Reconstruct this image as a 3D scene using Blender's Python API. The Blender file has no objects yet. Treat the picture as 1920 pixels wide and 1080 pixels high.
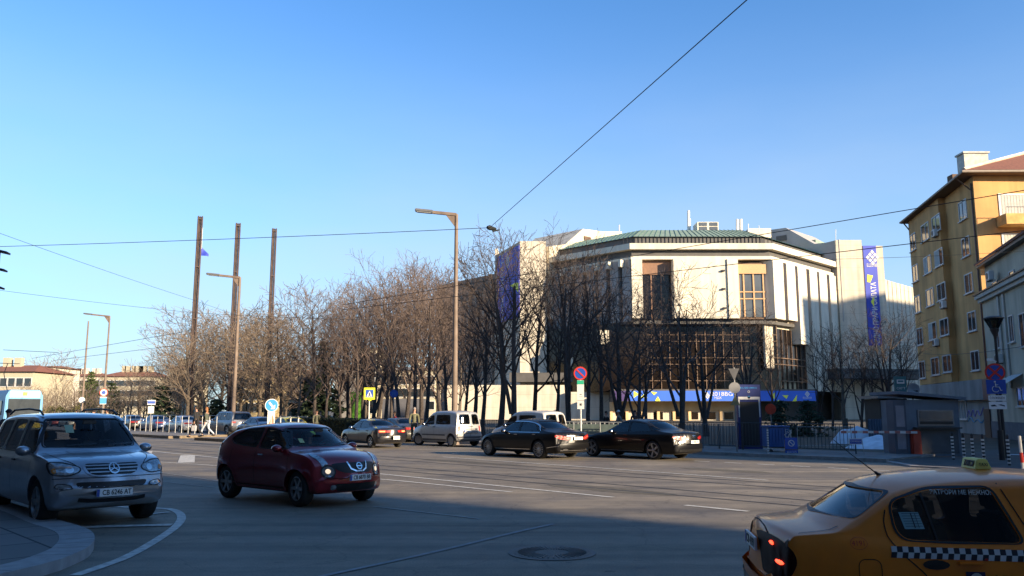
import bpy, bmesh, math, random
import numpy as np
from mathutils import Vector, Matrix, noise
from mathutils.bvhtree import BVHTree
R=math.radians
C=bpy.context.scene.collection
# ---------------------------------------------------------------- camera, sky, sun, exposure
PITCH=R(8.494); FPX=1540.0; EYE=1.8
cam=bpy.data.objects.new('camera',bpy.data.cameras.new('camera')); C.objects.link(cam)
cam.location=(0,0,EYE); cam.rotation_euler=(math.pi/2+PITCH,0,0)
cam.data.sensor_width=36; cam.data.lens=36*FPX/1920; cam.data.clip_start=.1; cam.data.clip_end=6000
bpy.context.scene.camera=cam
TO_SUN=(0.777,-0.629); SUN_EL=R(16)
w=bpy.data.worlds.new('World'); bpy.context.scene.world=w; w.use_nodes=True
nt=w.node_tree; bg=nt.nodes['Background']
sky=nt.nodes.new('ShaderNodeTexSky'); sky.sky_type='NISHITA'; sky.sun_disc=False
sky.sun_elevation=SUN_EL; sky.sun_rotation=math.atan2(TO_SUN[0],TO_SUN[1])
sky.air_density=1.0; sky.dust_density=0.3; sky.ozone_density=6.5; sky.altitude=550
tnt=nt.nodes.new('ShaderNodeMix'); tnt.data_type='RGBA'; tnt.blend_type='MULTIPLY'; tnt.inputs[0].default_value=1; tnt.inputs[7].default_value=(.95,1.04,1.0,1)
wtc=nt.nodes.new('ShaderNodeTexCoord'); wsp=nt.nodes.new('ShaderNodeSeparateXYZ'); wmr=nt.nodes.new('ShaderNodeMapRange'); wmr.inputs[1].default_value=0; wmr.inputs[2].default_value=.5; wmr.inputs[3].default_value=1; wmr.inputs[4].default_value=0; wmr.interpolation_type='SMOOTHSTEP'
wno=nt.nodes.new('ShaderNodeTexNoise'); wno.inputs['Scale'].default_value=2.2; wno.inputs['Detail'].default_value=7; wmp=nt.nodes.new('ShaderNodeMapping'); wmp.inputs['Scale'].default_value=(1,1,3.5)
wm=nt.nodes.new('ShaderNodeMath'); wm.operation='MULTIPLY'; wn2=nt.nodes.new('ShaderNodeMapRange'); wn2.inputs[1].default_value=.3; wn2.inputs[2].default_value=.75; wn2.inputs[3].default_value=.5; wn2.inputs[4].default_value=1
hz=nt.nodes.new('ShaderNodeMix'); hz.data_type='RGBA'; hz.inputs[7].default_value=(2.2,2.62,2.95,1)
nt.links.new(wtc.outputs['Generated'],wsp.inputs[0]); nt.links.new(wsp.outputs['Z'],wmr.inputs[0]); nt.links.new(wtc.outputs['Generated'],wmp.inputs[0]); nt.links.new(wmp.outputs[0],wno.inputs['Vector'])
nt.links.new(wno.outputs['Fac'],wn2.inputs[0]); nt.links.new(wmr.outputs[0],wm.inputs[0]); nt.links.new(wn2.outputs[0],wm.inputs[1]); nt.links.new(wm.outputs[0],hz.inputs[0])
nt.links.new(sky.outputs[0],tnt.inputs[6]); nt.links.new(tnt.outputs[2],hz.inputs[6]); nt.links.new(hz.outputs[2],bg.inputs[0]); bg.inputs[1].default_value=0.125
sl=bpy.data.lights.new('sun','SUN'); sl.energy=5.0; sl.angle=R(1.1); sl.color=(1,.80,.55)
so=bpy.data.objects.new('sun',sl); C.objects.link(so)
v=Vector((TO_SUN[0]*math.cos(SUN_EL),TO_SUN[1]*math.cos(SUN_EL),math.sin(SUN_EL)))
so.rotation_euler=v.to_track_quat('Z','Y').to_euler(); so.location=(40,-40,60)
vs=bpy.context.scene.view_settings; vs.view_transform='Standard'; vs.look='None'; vs.exposure=1.25; vs.gamma=1
# ---------------------------------------------------------------- helpers
cP,sP=math.cos(PITCH),math.sin(PITCH)
def _ray(x,y):
    u=x-960; v=540-y
    return u, FPX*cP-v*sP, FPX*sP+v*cP
def gp(x,y,z=0.0):
    "point of the plane at height z seen at photo pixel x,y"
    a,b,c=_ray(x,y); t=(z-EYE)/c
    return Vector((a*t,b*t,z))
def at(x,y,Y):
    a,b,c=_ray(x,y); t=Y/b
    return Vector((a*t,Y,EYE+c*t))
def hit(x,y,p,q):
    "point of the vertical plane through plan points p,q"
    a,b,c=_ray(x,y); dx,dy=q[0]-p[0],q[1]-p[1]
    t=(p[0]*dy-p[1]*dx)/(a*dy-b*dx)
    return Vector((a*t,b*t,EYE+c*t))
D_=Vector((math.cos(R(-46)),math.sin(R(-46)),0)); N_=Vector((-D_.y,D_.x,0))
def rd(s,t,z=0): return D_*s+N_*t+Vector((0,0,z))
def st(p): return p.x*D_.x+p.y*D_.y, p.x*N_.x+p.y*N_.y
_mats={}
def mat(name,col,rough=.7,metal=0,coat=0,noise_amt=.12,scale=3.0,bump=0,spec=.5,emit=0,obj=True,col2=None,detail=6):
    if name in _mats: return _mats[name]
    m=bpy.data.materials.new(name); m.use_nodes=True; t=m.node_tree; b=t.nodes['Principled BSDF']
    b.inputs['Roughness'].default_value=rough; b.inputs['Metallic'].default_value=metal
    b.inputs['Coat Weight'].default_value=coat; b.inputs['Coat Roughness'].default_value=.06
    b.inputs['Specular IOR Level'].default_value=spec
    tc=t.nodes.new('ShaderNodeTexCoord'); n=t.nodes.new('ShaderNodeTexNoise'); n.inputs['Scale'].default_value=scale; n.inputs['Detail'].default_value=detail
    t.links.new(tc.outputs['Object'],n.inputs['Vector'])
    r=t.nodes.new('ShaderNodeValToRGB'); r.color_ramp.elements[0].position=.3; r.color_ramp.elements[1].position=.7
    a=noise_amt; c2=col2 or tuple(min(1,c*(1+a)) for c in col)
    c1=tuple(c*(1-a) for c in col) if not col2 else col
    r.color_ramp.elements[0].color=(*c1,1); r.color_ramp.elements[1].color=(*c2,1)
    t.links.new(n.outputs['Fac'],r.inputs['Fac']); t.links.new(r.outputs['Color'],b.inputs['Base Color'])
    if emit:
        b.inputs['Emission Color'].default_value=(*col,1); b.inputs['Emission Strength'].default_value=emit
    if bump:
        bp=t.nodes.new('ShaderNodeBump'); bp.inputs['Strength'].default_value=bump; bp.inputs['Distance'].default_value=.02
        t.links.new(n.outputs['Fac'],bp.inputs['Height']); t.links.new(bp.outputs['Normal'],b.inputs['Normal'])
    _mats[name]=m; return m
def glassmat(name,trans,tint=(0.8,.9,.95),rough=.02):
    if name in _mats: return _mats[name]
    m=bpy.data.materials.new(name); m.use_nodes=True; t=m.node_tree; t.nodes.clear()
    o=t.nodes.new('ShaderNodeOutputMaterial'); mix=t.nodes.new('ShaderNodeMixShader'); tr=t.nodes.new('ShaderNodeBsdfTransparent'); gl=t.nodes.new('ShaderNodeBsdfGlossy'); fr=t.nodes.new('ShaderNodeFresnel')
    nz=t.nodes.new('ShaderNodeTexNoise'); nz.inputs['Scale'].default_value=2; mr=t.nodes.new('ShaderNodeMapRange'); mr.inputs[3].default_value=rough; mr.inputs[4].default_value=rough+.05
    t.links.new(nz.outputs['Fac'],mr.inputs[0]); t.links.new(mr.outputs[0],gl.inputs['Roughness'])
    fr.inputs['IOR'].default_value=1.33 if trans>.9 else 1.55
    tr.inputs[0].default_value=(*(c*trans for c in tint),1); gl.inputs[0].default_value=(1,1,1,1)
    t.links.new(fr.outputs[0],mix.inputs[0]); t.links.new(tr.outputs[0],mix.inputs[1]); t.links.new(gl.outputs[0],mix.inputs[2]); t.links.new(mix.outputs[0],o.inputs[0])
    _mats[name]=m; return m
def tag(o,label=None,cat=None,group=None,kind=None):
    if label: o['label']=label
    if cat: o['category']=cat
    if group: o['group']=group
    if kind: o['kind']=kind
    return o
def empty(name,label,cat,loc=(0,0,0),rz=0,group=None):
    o=bpy.data.objects.new(name,None); C.objects.link(o); o.location=loc; o.rotation_euler=(0,0,rz); o.empty_display_size=.2
    return tag(o,label,cat,group)
def link(name,me,m,parent=None):
    o=bpy.data.objects.new(name,me); C.objects.link(o)
    if parent: o.parent=parent
    if m and not me.materials:
        for q in (m if isinstance(m,(list,tuple)) else [m]): me.materials.append(q)
    return o
def smooth(me,ang=35):
    bm=bmesh.new(); bm.from_mesh(me)
    for f in bm.faces: f.smooth=True
    for e in bm.edges:
        if len(e.link_faces)==2: e.smooth = e.calc_face_angle(0)<R(ang)
    bm.to_mesh(me); bm.free()
class MB:
    def __init__(s): s.v=[]; s.f=[]; s.mi=[]; s.cur=0
    def add(s,vs,fs):
        n=len(s.v); s.v+= [tuple(q) for q in vs]; s.f+=[tuple(i+n for i in f) for f in fs]; s.mi+=[s.cur]*len(fs); return s
    def quad(s,a,b,c,d): return s.add([a,b,c,d],[(0,1,2,3)])
    def box(s,c,sz,rz=0,rx=0,ry=0,taper=1):
        M=Matrix.Rotation(rz,3,'Z')@Matrix.Rotation(ry,3,'Y')@Matrix.Rotation(rx,3,'X'); c=Vector(c); V=[]
        for z in (-.5,.5):
            k=1 if z<0 else taper
            for x,y in ((-.5,-.5),(.5,-.5),(.5,.5),(-.5,.5)): V.append(c+M@Vector((x*sz[0]*k,y*sz[1]*k,z*sz[2])))
        return s.add(V,[(3,2,1,0),(4,5,6,7),(0,1,5,4),(1,2,6,5),(2,3,7,6),(3,0,4,7)])
    def box2(s,a,b): # corners
        return s.box([(a[i]+b[i])/2 for i in range(3)],[abs(b[i]-a[i]) for i in range(3)])
    def tube(s,pts,rs,n=6,cap=True):
        pts=[Vector(p) for p in pts]
        if not isinstance(rs,(list,tuple)): rs=[rs]*len(pts)
        V=[];k=len(pts); prev=None
        for i,p in enumerate(pts):
            t=(pts[min(i+1,k-1)]-pts[max(i-1,0)]).normalized()
            if prev is None:
                a=Vector((0,0,1)) if abs(t.z)<.9 else Vector((1,0,0)); u=t.cross(a).normalized()
            else:
                u=(prev-t*prev.dot(t)); u=u.normalized() if u.length>1e-6 else t.orthogonal().normalized()
            prev=u; w_=t.cross(u)
            for j in range(n):
                a=2*math.pi*j/n; V.append(p+(u*math.cos(a)+w_*math.sin(a))*rs[i])
        F=[]
        for i in range(k-1):
            for j in range(n): F.append((i*n+j,i*n+(j+1)%n,(i+1)*n+(j+1)%n,(i+1)*n+j))
        if cap: F.append(tuple(reversed(range(n)))); F.append(tuple((k-1)*n+j for j in range(n)))
        return s.add(V,F)
    def prism(s,poly,z0,z1): # plan polygon (ccw) extruded
        n=len(poly); V=[(p[0],p[1],z0) for p in poly]+[(p[0],p[1],z1) for p in poly]
        F=[tuple(reversed(range(n))),tuple(range(n,2*n))]+[(i,(i+1)%n,(i+1)%n+n,i+n) for i in range(n)]
        return s.add(V,F)
    def extr(s,pts,vec): # any planar polygon extruded by vec
        n=len(pts); pts=[Vector(p) for p in pts]; vec=Vector(vec); V=pts+[p+vec for p in pts]
        F=[tuple(reversed(range(n))),tuple(range(n,2*n))]+[(i,(i+1)%n,(i+1)%n+n,i+n) for i in range(n)]
        return s.add(V,F)
    def lathe(s,prof,c=(0,0,0),n=24,axis='Z',closed=False):
        V=[];k=len(prof)
        for (r,z) in prof:
            for j in range(n):
                a=2*math.pi*j/n; x,y=r*math.cos(a),r*math.sin(a)
                V.append((c[0]+x,c[1]+y,c[2]+z) if axis=='Z' else (c[0]+x,c[1]+z,c[2]+y))
        F=[]
        for i in range(k if closed else k-1):
            i2=(i+1)%k
            for j in range(n): F.append((i*n+j,i*n+(j+1)%n,i2*n+(j+1)%n,i2*n+j))
        if not closed: F.append(tuple(reversed(range(n)))); F.append(tuple((k-1)*n+j for j in range(n)))
        return s.add(V,F)
    def ball(s,c,r,n=10,m=7):
        if not isinstance(r,(tuple,list)): r=(r,r,r)
        V=[];F=[]
        for i in range(m+1):
            th=math.pi*i/m
            for j in range(n):
                a=2*math.pi*j/n; V.append((c[0]+r[0]*math.sin(th)*math.cos(a),c[1]+r[1]*math.sin(th)*math.sin(a),c[2]+r[2]*math.cos(th)))
        for i in range(m):
            for j in range(n): F.append((i*n+j,(i+1)*n+j,(i+1)*n+(j+1)%n,i*n+(j+1)%n))
        return s.add(V,F)
    def mesh(s,name='mesh',fix=True,sm=None):
        me=bpy.data.meshes.new(name); me.from_pydata(s.v,[],s.f); me.polygons.foreach_set('material_index',s.mi)
        if fix:
            bm=bmesh.new(); bm.from_mesh(me); bmesh.ops.recalc_face_normals(bm,faces=bm.faces); bm.to_mesh(me); bm.free()
        if sm: smooth(me,sm)
        me.update(); return me
    def build(s,name,m,parent=None,sm=None,bevel=0,fix=True):
        me=s.mesh(name,fix=fix)
        if bevel:
            bm=bmesh.new(); bm.from_mesh(me); bmesh.ops.bevel(bm,geom=[e for e in bm.edges if e.is_manifold and e.calc_face_angle(0)>R(30)],offset=bevel,segments=2,affect='EDGES'); bm.to_mesh(me); bm.free(); sm=sm or 40
        if sm: smooth(me,sm)
        return link(name,me,m,parent)
def copy_tree(o,parent=None):
    c=o.copy(); C.objects.link(c)
    if parent: c.parent=parent
    for ch in list(o.children): copy_tree(ch,c)
    return c
def text_mesh(body,size,font_ext=0.002,bold=0.0):
    cu=bpy.data.curves.new('t','FONT'); cu.body=body; cu.size=size; cu.align_x='CENTER'; cu.align_y='CENTER'; cu.extrude=font_ext; cu.offset=bold
    o=bpy.data.objects.new('t',cu); C.objects.link(o)
    dg=bpy.context.evaluated_depsgraph_get(); me=bpy.data.meshes.new_from_object(o.evaluated_get(dg)); bpy.data.objects.remove(o)
    return me
def put_text(name,body,size,origin,xdir,up,m,parent=None,width=None,bold=0.0,ext=.002):
    me=text_mesh(body,size,ext,bold); x=Vector(xdir).normalized(); u=Vector(up).normalized(); n=x.cross(u)
    if width:
        ws=[q.co.x for q in me.vertices]; k=width/(max(ws)-min(ws))
    else: k=1
    o=Vector(origin)
    for q in me.vertices:
        c=q.co.copy(); q.co=o+x*c.x*k+u*c.y+n*c.z
    me.materials.clear()
    return link(name,me,m,parent)
def pchip(pts):
    xs=np.array([p[0] for p in pts],float); ys=np.array([p[1] for p in pts],float); h=np.diff(xs); d=np.diff(ys)/h; m=np.zeros(len(xs))
    for i in range(1,len(xs)-1):
        if d[i-1]*d[i]>0: m[i]=2/(1/d[i-1]+1/d[i])
    m[0]=d[0]; m[-1]=d[-1]
    def f(x):
        x=min(max(x,xs[0]),xs[-1]); i=min(max(int(np.searchsorted(xs,x)-1),0),len(h)-1); t=(x-xs[i])/h[i]
        return float((2*t**3-3*t*t+1)*ys[i]+(t**3-2*t*t+t)*h[i]*m[i]+(-2*t**3+3*t*t)*ys[i+1]+(t**3-t*t)*h[i]*m[i+1])
    return f
def boolean(me,cutters):
    o=bpy.data.objects.new('b',me); C.objects.link(o); tmp=[]
    for c in cutters:
        k=bpy.data.objects.new('c',c); C.objects.link(k); tmp.append(k)
        md=o.modifiers.new('m','BOOLEAN'); md.object=k; md.operation='DIFFERENCE'; md.solver='EXACT'
    dg=bpy.context.evaluated_depsgraph_get(); r=bpy.data.meshes.new_from_object(o.evaluated_get(dg))
    for k in tmp+[o]: bpy.data.objects.remove(k)
    return r
# materials
M_asph=mat('asphalt',(.068,.064,.060),.85,noise_amt=.25,scale=.35,detail=12,bump=.15)
def asphalt():
    m=_mats['asphalt']; t=m.node_tree; b=t.nodes['Principled BSDF']
    tc=t.nodes.new('ShaderNodeTexCoord')
    def noi(s,d,v=None):
        n=t.nodes.new('ShaderNodeTexNoise'); n.inputs['Scale'].default_value=s; n.inputs['Detail'].default_value=d
        if v:
            mp=t.nodes.new('ShaderNodeMapping'); mp.inputs['Rotation'].default_value=(0,0,R(46)); mp.inputs['Scale'].default_value=v; t.links.new(tc.outputs['Object'],mp.inputs[0]); t.links.new(mp.outputs[0],n.inputs['Vector'])
        else: t.links.new(tc.outputs['Object'],n.inputs['Vector'])
        return n
    big=noi(.5,5); streak=noi(1.0,6,(.06,1.6,1)); grain=noi(45,4); patch=t.nodes.new('ShaderNodeTexVoronoi'); patch.inputs['Scale'].default_value=.16; t.links.new(tc.outputs['Object'],patch.inputs['Vector'])
    def mul(a,b_): 
        q=t.nodes.new('ShaderNodeMath'); q.operation='MULTIPLY'; t.links.new(a,q.inputs[0]); t.links.new(b_,q.inputs[1]); return q.outputs[0]
    def rng(a,lo,hi,f0=.3,f1=.7):
        q=t.nodes.new('ShaderNodeMapRange'); q.inputs[1].default_value=f0; q.inputs[2].default_value=f1; q.inputs[3].default_value=lo; q.inputs[4].default_value=hi; t.links.new(a,q.inputs[0]); return q.outputs[0]
    sp=t.nodes.new('ShaderNodeSeparateColor'); t.links.new(patch.outputs['Color'],sp.inputs[0])
    f=mul(mul(rng(big.outputs['Fac'],.72,1.25),rng(streak.outputs['Fac'],.6,1.35)),mul(rng(grain.outputs['Fac'],.7,1.3),rng(sp.outputs[0],.93,1.05,0,1)))
    # fine cracks
    vo=t.nodes.new('ShaderNodeTexVoronoi'); vo.feature='DISTANCE_TO_EDGE'; vo.inputs['Scale'].default_value=.45
    wn=noi(1.2,6); ad=t.nodes.new('ShaderNodeVectorMath'); ad.operation='ADD'; t.links.new(tc.outputs['Object'],ad.inputs[0]); t.links.new(wn.outputs['Color'],ad.inputs[1]); t.links.new(ad.outputs[0],vo.inputs['Vector'])
    f=mul(f,rng(noi(3.2,8).outputs['Fac'],.86,1.12)); f=mul(f,rng(vo.outputs['Distance'],.72,1.0,0,.012))
    vm=t.nodes.new('ShaderNodeVectorMath'); vm.operation='SCALE'; vm.inputs[0].default_value=(.178,.150,.112); t.links.new(f,vm.inputs['Scale'])
    t.links.new(vm.outputs[0],b.inputs['Base Color'])
    rr=rng(big.outputs['Fac'],.62,.85); t.links.new(rr,b.inputs['Roughness'])
asphalt()
M_paint=mat('road_paint',(.32,.31,.28),.7,noise_amt=.0,scale=9,detail=12,col2=(.66,.65,.60))
M_steel_rail=mat('rail_steel',(.03,.028,.026),.6,noise_amt=.5,scale=4)
M_pave=mat('pavement',(.17,.16,.15),.85,noise_amt=.25,scale=2,bump=.1)
M_kerb=mat('kerb_stone',(.26,.25,.24),.8,noise_amt=.2,scale=5,bump=.2)
M_ground=mat('park_ground',(.06,.05,.035),.95,noise_amt=.4,scale=.5,col2=(.10,.085,.06),detail=10)
M_snow=mat('snow',(.62,.66,.72),.6,noise_amt=.15,scale=3,bump=.4)
M_white=mat('white_metal',(.62,.61,.58),.5,noise_amt=.06)
M_grey=mat('grey_metal',(.22,.22,.22),.5,metal=.5,noise_amt=.15)
M_dark=mat('dark_metal',(.02,.02,.022),.5,noise_amt=.2)
M_black=mat('black_plastic',(.012,.012,.013),.5,noise_amt=.1)
M_rubber=mat('tyre_rubber',(.02,.02,.02),.85,noise_amt=.2,scale=8)
M_chrome=mat('chrome',(.75,.75,.75),.15,metal=1,noise_amt=.03)
M_alloy=mat('alloy',(.42,.42,.42),.35,metal=.8,noise_amt=.1)
M_red=mat('red_paint',(.55,.03,.02),.5,noise_amt=.08)
M_blue=mat('sign_blue',(.015,.07,.35),.45,noise_amt=.06)
M_lblue=mat('sign_light_blue',(.03,.25,.6),.45,noise_amt=.06)
M_yellow=mat('sign_yellow',(.75,.75,.03),.5,noise_amt=.05)
M_green=mat('sign_green',(.02,.35,.2),.5,noise_amt=.05)
M_bgreen=mat('kiosk_blue_green',(.03,.12,.14),.5,noise_amt=.2)
# ---------------------------------------------------------------- ground and road
def slab(name,poly,z0,z1,m,kind='structure'):
    b=MB(); b.prism([(p.x,p.y) for p in poly],z0,z1); return tag(b.build(name,m),kind=kind)
def sheet(name,poly,z,m,kind='structure'):
    b=MB(); b.add([(p.x,p.y,z) for p in poly],[tuple(range(len(poly)))]); return tag(b.build(name,m,fix=False),kind=kind)
sheet('ground',[Vector(p) for p in ((-2500,-600,0),(2500,-600,0),(2500,4000,0),(-2500,4000,0))],-.03,M_ground)
sheet('road',[rd(-260,-30),rd(120,-30),rd(120,29.8),rd(-260,29.8)],0,M_asph)
M_pave2=mat('paving_apron',(.055,.053,.05),.8,noise_amt=.3,scale=1.5,bump=.1,detail=10)
# far kerb + pavement (left of the car park entrance), apron in the entrance
slab('far_kerb',[rd(-200,29.8),rd(-12,29.8),rd(-12,30.05),rd(-200,30.05)],-.02,.13,M_kerb)
slab('far_pavement',[rd(-200,30.05),rd(-12,30.05),rd(-12,34.5),rd(-200,34.5)],-.02,.12,M_pave)
slab('entrance_kerb',[rd(-12,29.8),rd(-10.5,28.0),rd(60,28.0),rd(60,28.2),rd(-10.3,28.2),rd(-11.9,30.05)],-.02,.05,M_kerb)
slab('entrance_apron',[rd(-12,30.05),rd(-10.3,28.2),rd(60,28.2),rd(60,60),rd(-12,60)],-.02,.045,M_pave2)
b=MB(); random.seed(5)
for i in range(26):
    s=random.uniform(-11,2); t=random.uniform(34,52); l=random.uniform(.8,3)
    b.add([rd(s,t,.05),rd(s+l,t-.2,.05),rd(s+l*.8,t+random.uniform(.2,.5),.05),rd(s+.2*l,t+.3,.05)],[(0,1,2,3)])
tag(b.build('thin_snow_patches',M_snow,fix=False),kind='stuff')
# tram stop island
for s0,s1 in ((-120,-54.5),(-50.5,-43)):
    slab('stop_island_kerb',[rd(s0,21.6),rd(s1,21.6),rd(s1,25.6),rd(s0,25.6)],-.02,.17,mat('island_kerb_brown',(.17,.13,.085),.9,noise_amt=.3,scale=6))
    slab('stop_island_paving',[rd(s0+.2,21.8),rd(s1-.2,21.8),rd(s1-.2,25.4),rd(s0+.2,25.4)],.1,.178,M_pave)
# rails with groove
for t in (15.1,16.15,18.3,19.35):
    b=MB(); b.add([rd(-200,t,.006),rd(60,t,.006),rd(60,t+.09,.006),rd(-200,t+.09,.006)],[(0,1,2,3)])
    o=tag(b.build('tram_rail',M_steel_rail,fix=False),kind='structure')
# near left pavement with rounded kerb
kp=[gp(x,y) for x,y in ((65,970),(105,990),(150,1003),(170,1012),(178,1025),(172,1038),(160,1050))]
kp=[rd(-60,4.2),rd(-30,4.2)]+[Vector(p) for p in kp]+[gp(65,1080)+Vector((.15,-.1,0)),Vector((-5.9,7.2,0)),Vector((-7.4,5.0,0)),Vector((-9.5,2.5,0))]
def chaik(P,n=2,closed=False):
    for _ in range(n):
        Q=[] if closed else [P[0]]
        m=len(P) if closed else len(P)-1
        for i in range(m):
            a,c=P[i],P[(i+1)%len(P)]; Q+= [a*.75+c*.25,a*.25+c*.75]
        if not closed: Q.append(P[-1])
        P=Q
    return P
kc=chaik(kp,2)
def rpoly(P,r=.05):
    out=[]; n=len(P)
    for i,p in enumerate(P):
        a,b_=P[i-1],P[(i+1)%n]; la,lb=(a-p).length,(b_-p).length
        pa=p+(a-p)*(min(r,la*.45)/la); pb=p+(b_-p)*(min(r,lb*.45)/lb)
        for t in (0,.25,.5,.75,1): out.append(pa*(1-t)**2+p*(2*t*(1-t))+pb*t*t)
    return out
def offs(P,d):
    out=[]
    for i,p in enumerate(P):
        t=(P[min(i+1,len(P)-1)]-P[max(i-1,0)]).normalized(); out.append(p+Vector((-t.y,t.x,0))*d)
    return out
ki=offs(kc,-.42)
b=MB()
n=len(kc)
for i in range(n-1):
    a,c,d,e=kc[i],kc[i+1],ki[i+1],ki[i]
    b.add([a+Vector((0,0,-.02)),c+Vector((0,0,-.02)),c+Vector((0,0,.13)),a+Vector((0,0,.13)),e+Vector((0,0,.13)),d+Vector((0,0,.13)),e-Vector((0,0,.02)),d-Vector((0,0,.02))],[(0,1,2,3),(3,2,5,4),(4,5,7,6)])
tag(b.build('near_kerb',mat('near_kerb_stone',(.30,.30,.30),.8,noise_amt=.15,scale=6,bump=.2)),kind='structure')
slabm=mat('near_paving',(.12,.12,.115),.8,noise_amt=.25,scale=3,bump=.15)
t=slabm.node_tree; bb=t.nodes['Principled BSDF']; br=t.nodes.new('ShaderNodeTexBrick'); tc=t.nodes.new('ShaderNodeTexCoord'); mp=t.nodes.new('ShaderNodeMapping'); mp.inputs['Rotation'].default_value=(0,0,R(46))
br.inputs['Scale'].default_value=1; br.inputs['Brick Width'].default_value=1.1; br.inputs['Row Height'].default_value=.8; br.inputs['Mortar Size'].default_value=.018
br.inputs['Color1'].default_value=(.12,.12,.115,1); br.inputs['Color2'].default_value=(.16,.155,.15,1); br.inputs['Mortar'].default_value=(.02,.02,.02,1)
t.links.new(tc.outputs['Object'],mp.inputs[0]); t.links.new(mp.outputs[0],br.inputs['Vector']); t.links.new(br.outputs['Color'],bb.inputs['Base Color'])
b=MB(); b.add([(p.x,p.y,.126) for p in ki]+[(-60,2,.126)],[tuple(range(n+1))]); tag(b.build('near_pavement',slabm,fix=False),kind='structure')
for i in range(2,n-3,3):
    a,e=kc[i],ki[i]; b=MB(); dd=(e-a).normalized(); tt=Vector((-dd.y,dd.x,0))*.008
    b.add([a+Vector((0,0,.1335))-tt,a+Vector((0,0,.1335))+tt,e+Vector((0,0,.1335))+tt,e+Vector((0,0,.1335))-tt],[(0,1,2,3)]); tag(b.build('kerb_joint',M_black,fix=False),kind='structure')
M_patch=mat('asphalt_patch',(.10,.088,.066),.9,noise_amt=.25,scale=5,detail=12)
rr_=random.Random(8)
for cx,cy,rx,ry in ((2.2,19.5,2.2,.5),(-6,26,2.5,.6),(6.5,25.5,1.6,.5),(-1.5,29.5,3,.45),(-9.5,20.5,1.4,.5)):
    b=MB(); P=[Vector((cx,cy,0))+D_*(rx*math.cos(a)*rr_.uniform(.85,1.1))+N_*(ry*math.sin(a)*rr_.uniform(.8,1.1)) for a in [i*.448 for i in range(14)]]; b.add([(p.x,p.y,.0035) for p in P],[tuple(range(14))]); tag(b.build('asphalt_patch',M_patch,fix=False),kind='structure')
# painted markings
def line(pts,w,m=M_paint,z=.008,name='road_marking'):
    pts=[Vector((p.x,p.y,0)) for p in pts]; a=offs(pts,w/2); c=offs(pts,-w/2); b=MB(); n=len(pts)
    b.add([(p.x,p.y,z) for p in a]+[(p.x,p.y,z) for p in c],[(i,i+1,n+i+1,n+i) for i in range(n-1)])
    return tag(b.build(name,m,fix=False),kind='structure')
M_worn=mat('worn_paint',(.22,.21,.18),.75,noise_amt=0,scale=14,detail=12,col2=(.42,.41,.38))
M_worn2=mat('faded_blue_paint',(.19,.185,.17),.75,noise_amt=0,scale=8,detail=12,col2=(.24,.26,.28))
line([gp(262,844),gp(415,859),gp(715,889),gp(1150,933)],.14)
line([gp(230,862),gp(415,874),gp(750,902),gp(960,923)],.12)
for a in ((300,336),(340,366)): pass
line([gp(352,854),gp(349,868)],.55,z=.012); line([gp(270,846),gp(262,862)],.7,z=.012)
line([gp(700,950),gp(898,973)],.07,M_worn); line([gp(300,886),gp(420,904)],.06,M_worn); line([gp(300,903),gp(400,914)],.05,M_worn)
line(chaik([gp(600,1082),gp(760,1048),gp(860,1025),gp(960,1000),gp(1038,983)],1),.09,M_worn2)
for k in range(-3,5):
    s=-9.35+3.9*k
    if k>=0: line([rd(s,13.65),rd(s+1.35,13.65)],.14)
line([gp(830,857),gp(1100,876),gp(1440,901)],.13)
for k in range(5): line([rd(-13+3.4*k+5.5,20.25),rd(-13+3.4*k+7,20.25)],.12)
for k in range(16): line([rd(-17.2+k*1.25,25.75),rd(-16.55+k*1.25,25.75)],.16)
for k in range(9):
    line([rd(-13+k*2.1,27.0+.02*k),rd(-12+k*2.1,27.0+.02*k)],.13,M_worn)
line([rd(-12,27.7),rd(40,27.6)],.1,M_worn)
line(chaik([gp(*q) for q in ((210,950),(250,952),(290,953),(325,955),(343,967),(335,985),(300,1010),(240,1045),(190,1063),(140,1080))],2),.14)
line([gp(100,992),gp(200,988),gp(322,985)],.22,z=.012); line([gp(250,968),gp(318,961)],.10,z=.012)
line([rd(-47,26.6),rd(-30,26.6)],.12)
# manhole
b=MB(); c=gp(1035,1037); b.lathe([(.50,.0),(.50,.010),(.47,.012),(.01,.012)],(c.x,c.y,0),40)
mh=tag(b.build('manhole_cover',mat('cast_iron',(.085,.08,.07),.6,metal=.4,noise_amt=.4,scale=30,bump=.5)),'round ribbed cast iron manhole cover set in the shaded asphalt','manhole')
b=MB()
for i in range(40):
    a=2*math.pi*i/40; d=Vector((math.cos(a),math.sin(a),0)); b.box(c+d*.33+Vector((0,0,.015)),(.22,.018,.008),a)
b.lathe([(.56,.003),(.56,.009),(.51,.009)],(c.x,c.y,0),40)
b.build('rib',mat('iron_rib',(.10,.095,.09),.6,metal=.3),mh)
random.seed(3)
b=MB()
for i in range(40):
    x=random.uniform(-5,4); y=random.uniform(9,13); l=random.uniform(.02,.12)
    b.add([(x,y,.004),(x+l,y+.01,.004),(x+l*1.3,y+.03,.004),(x+l*.2,y+.035,.004)],[(0,1,2,3)])
tag(b.build('asphalt_pits',M_black,fix=False),kind='stuff')
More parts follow.
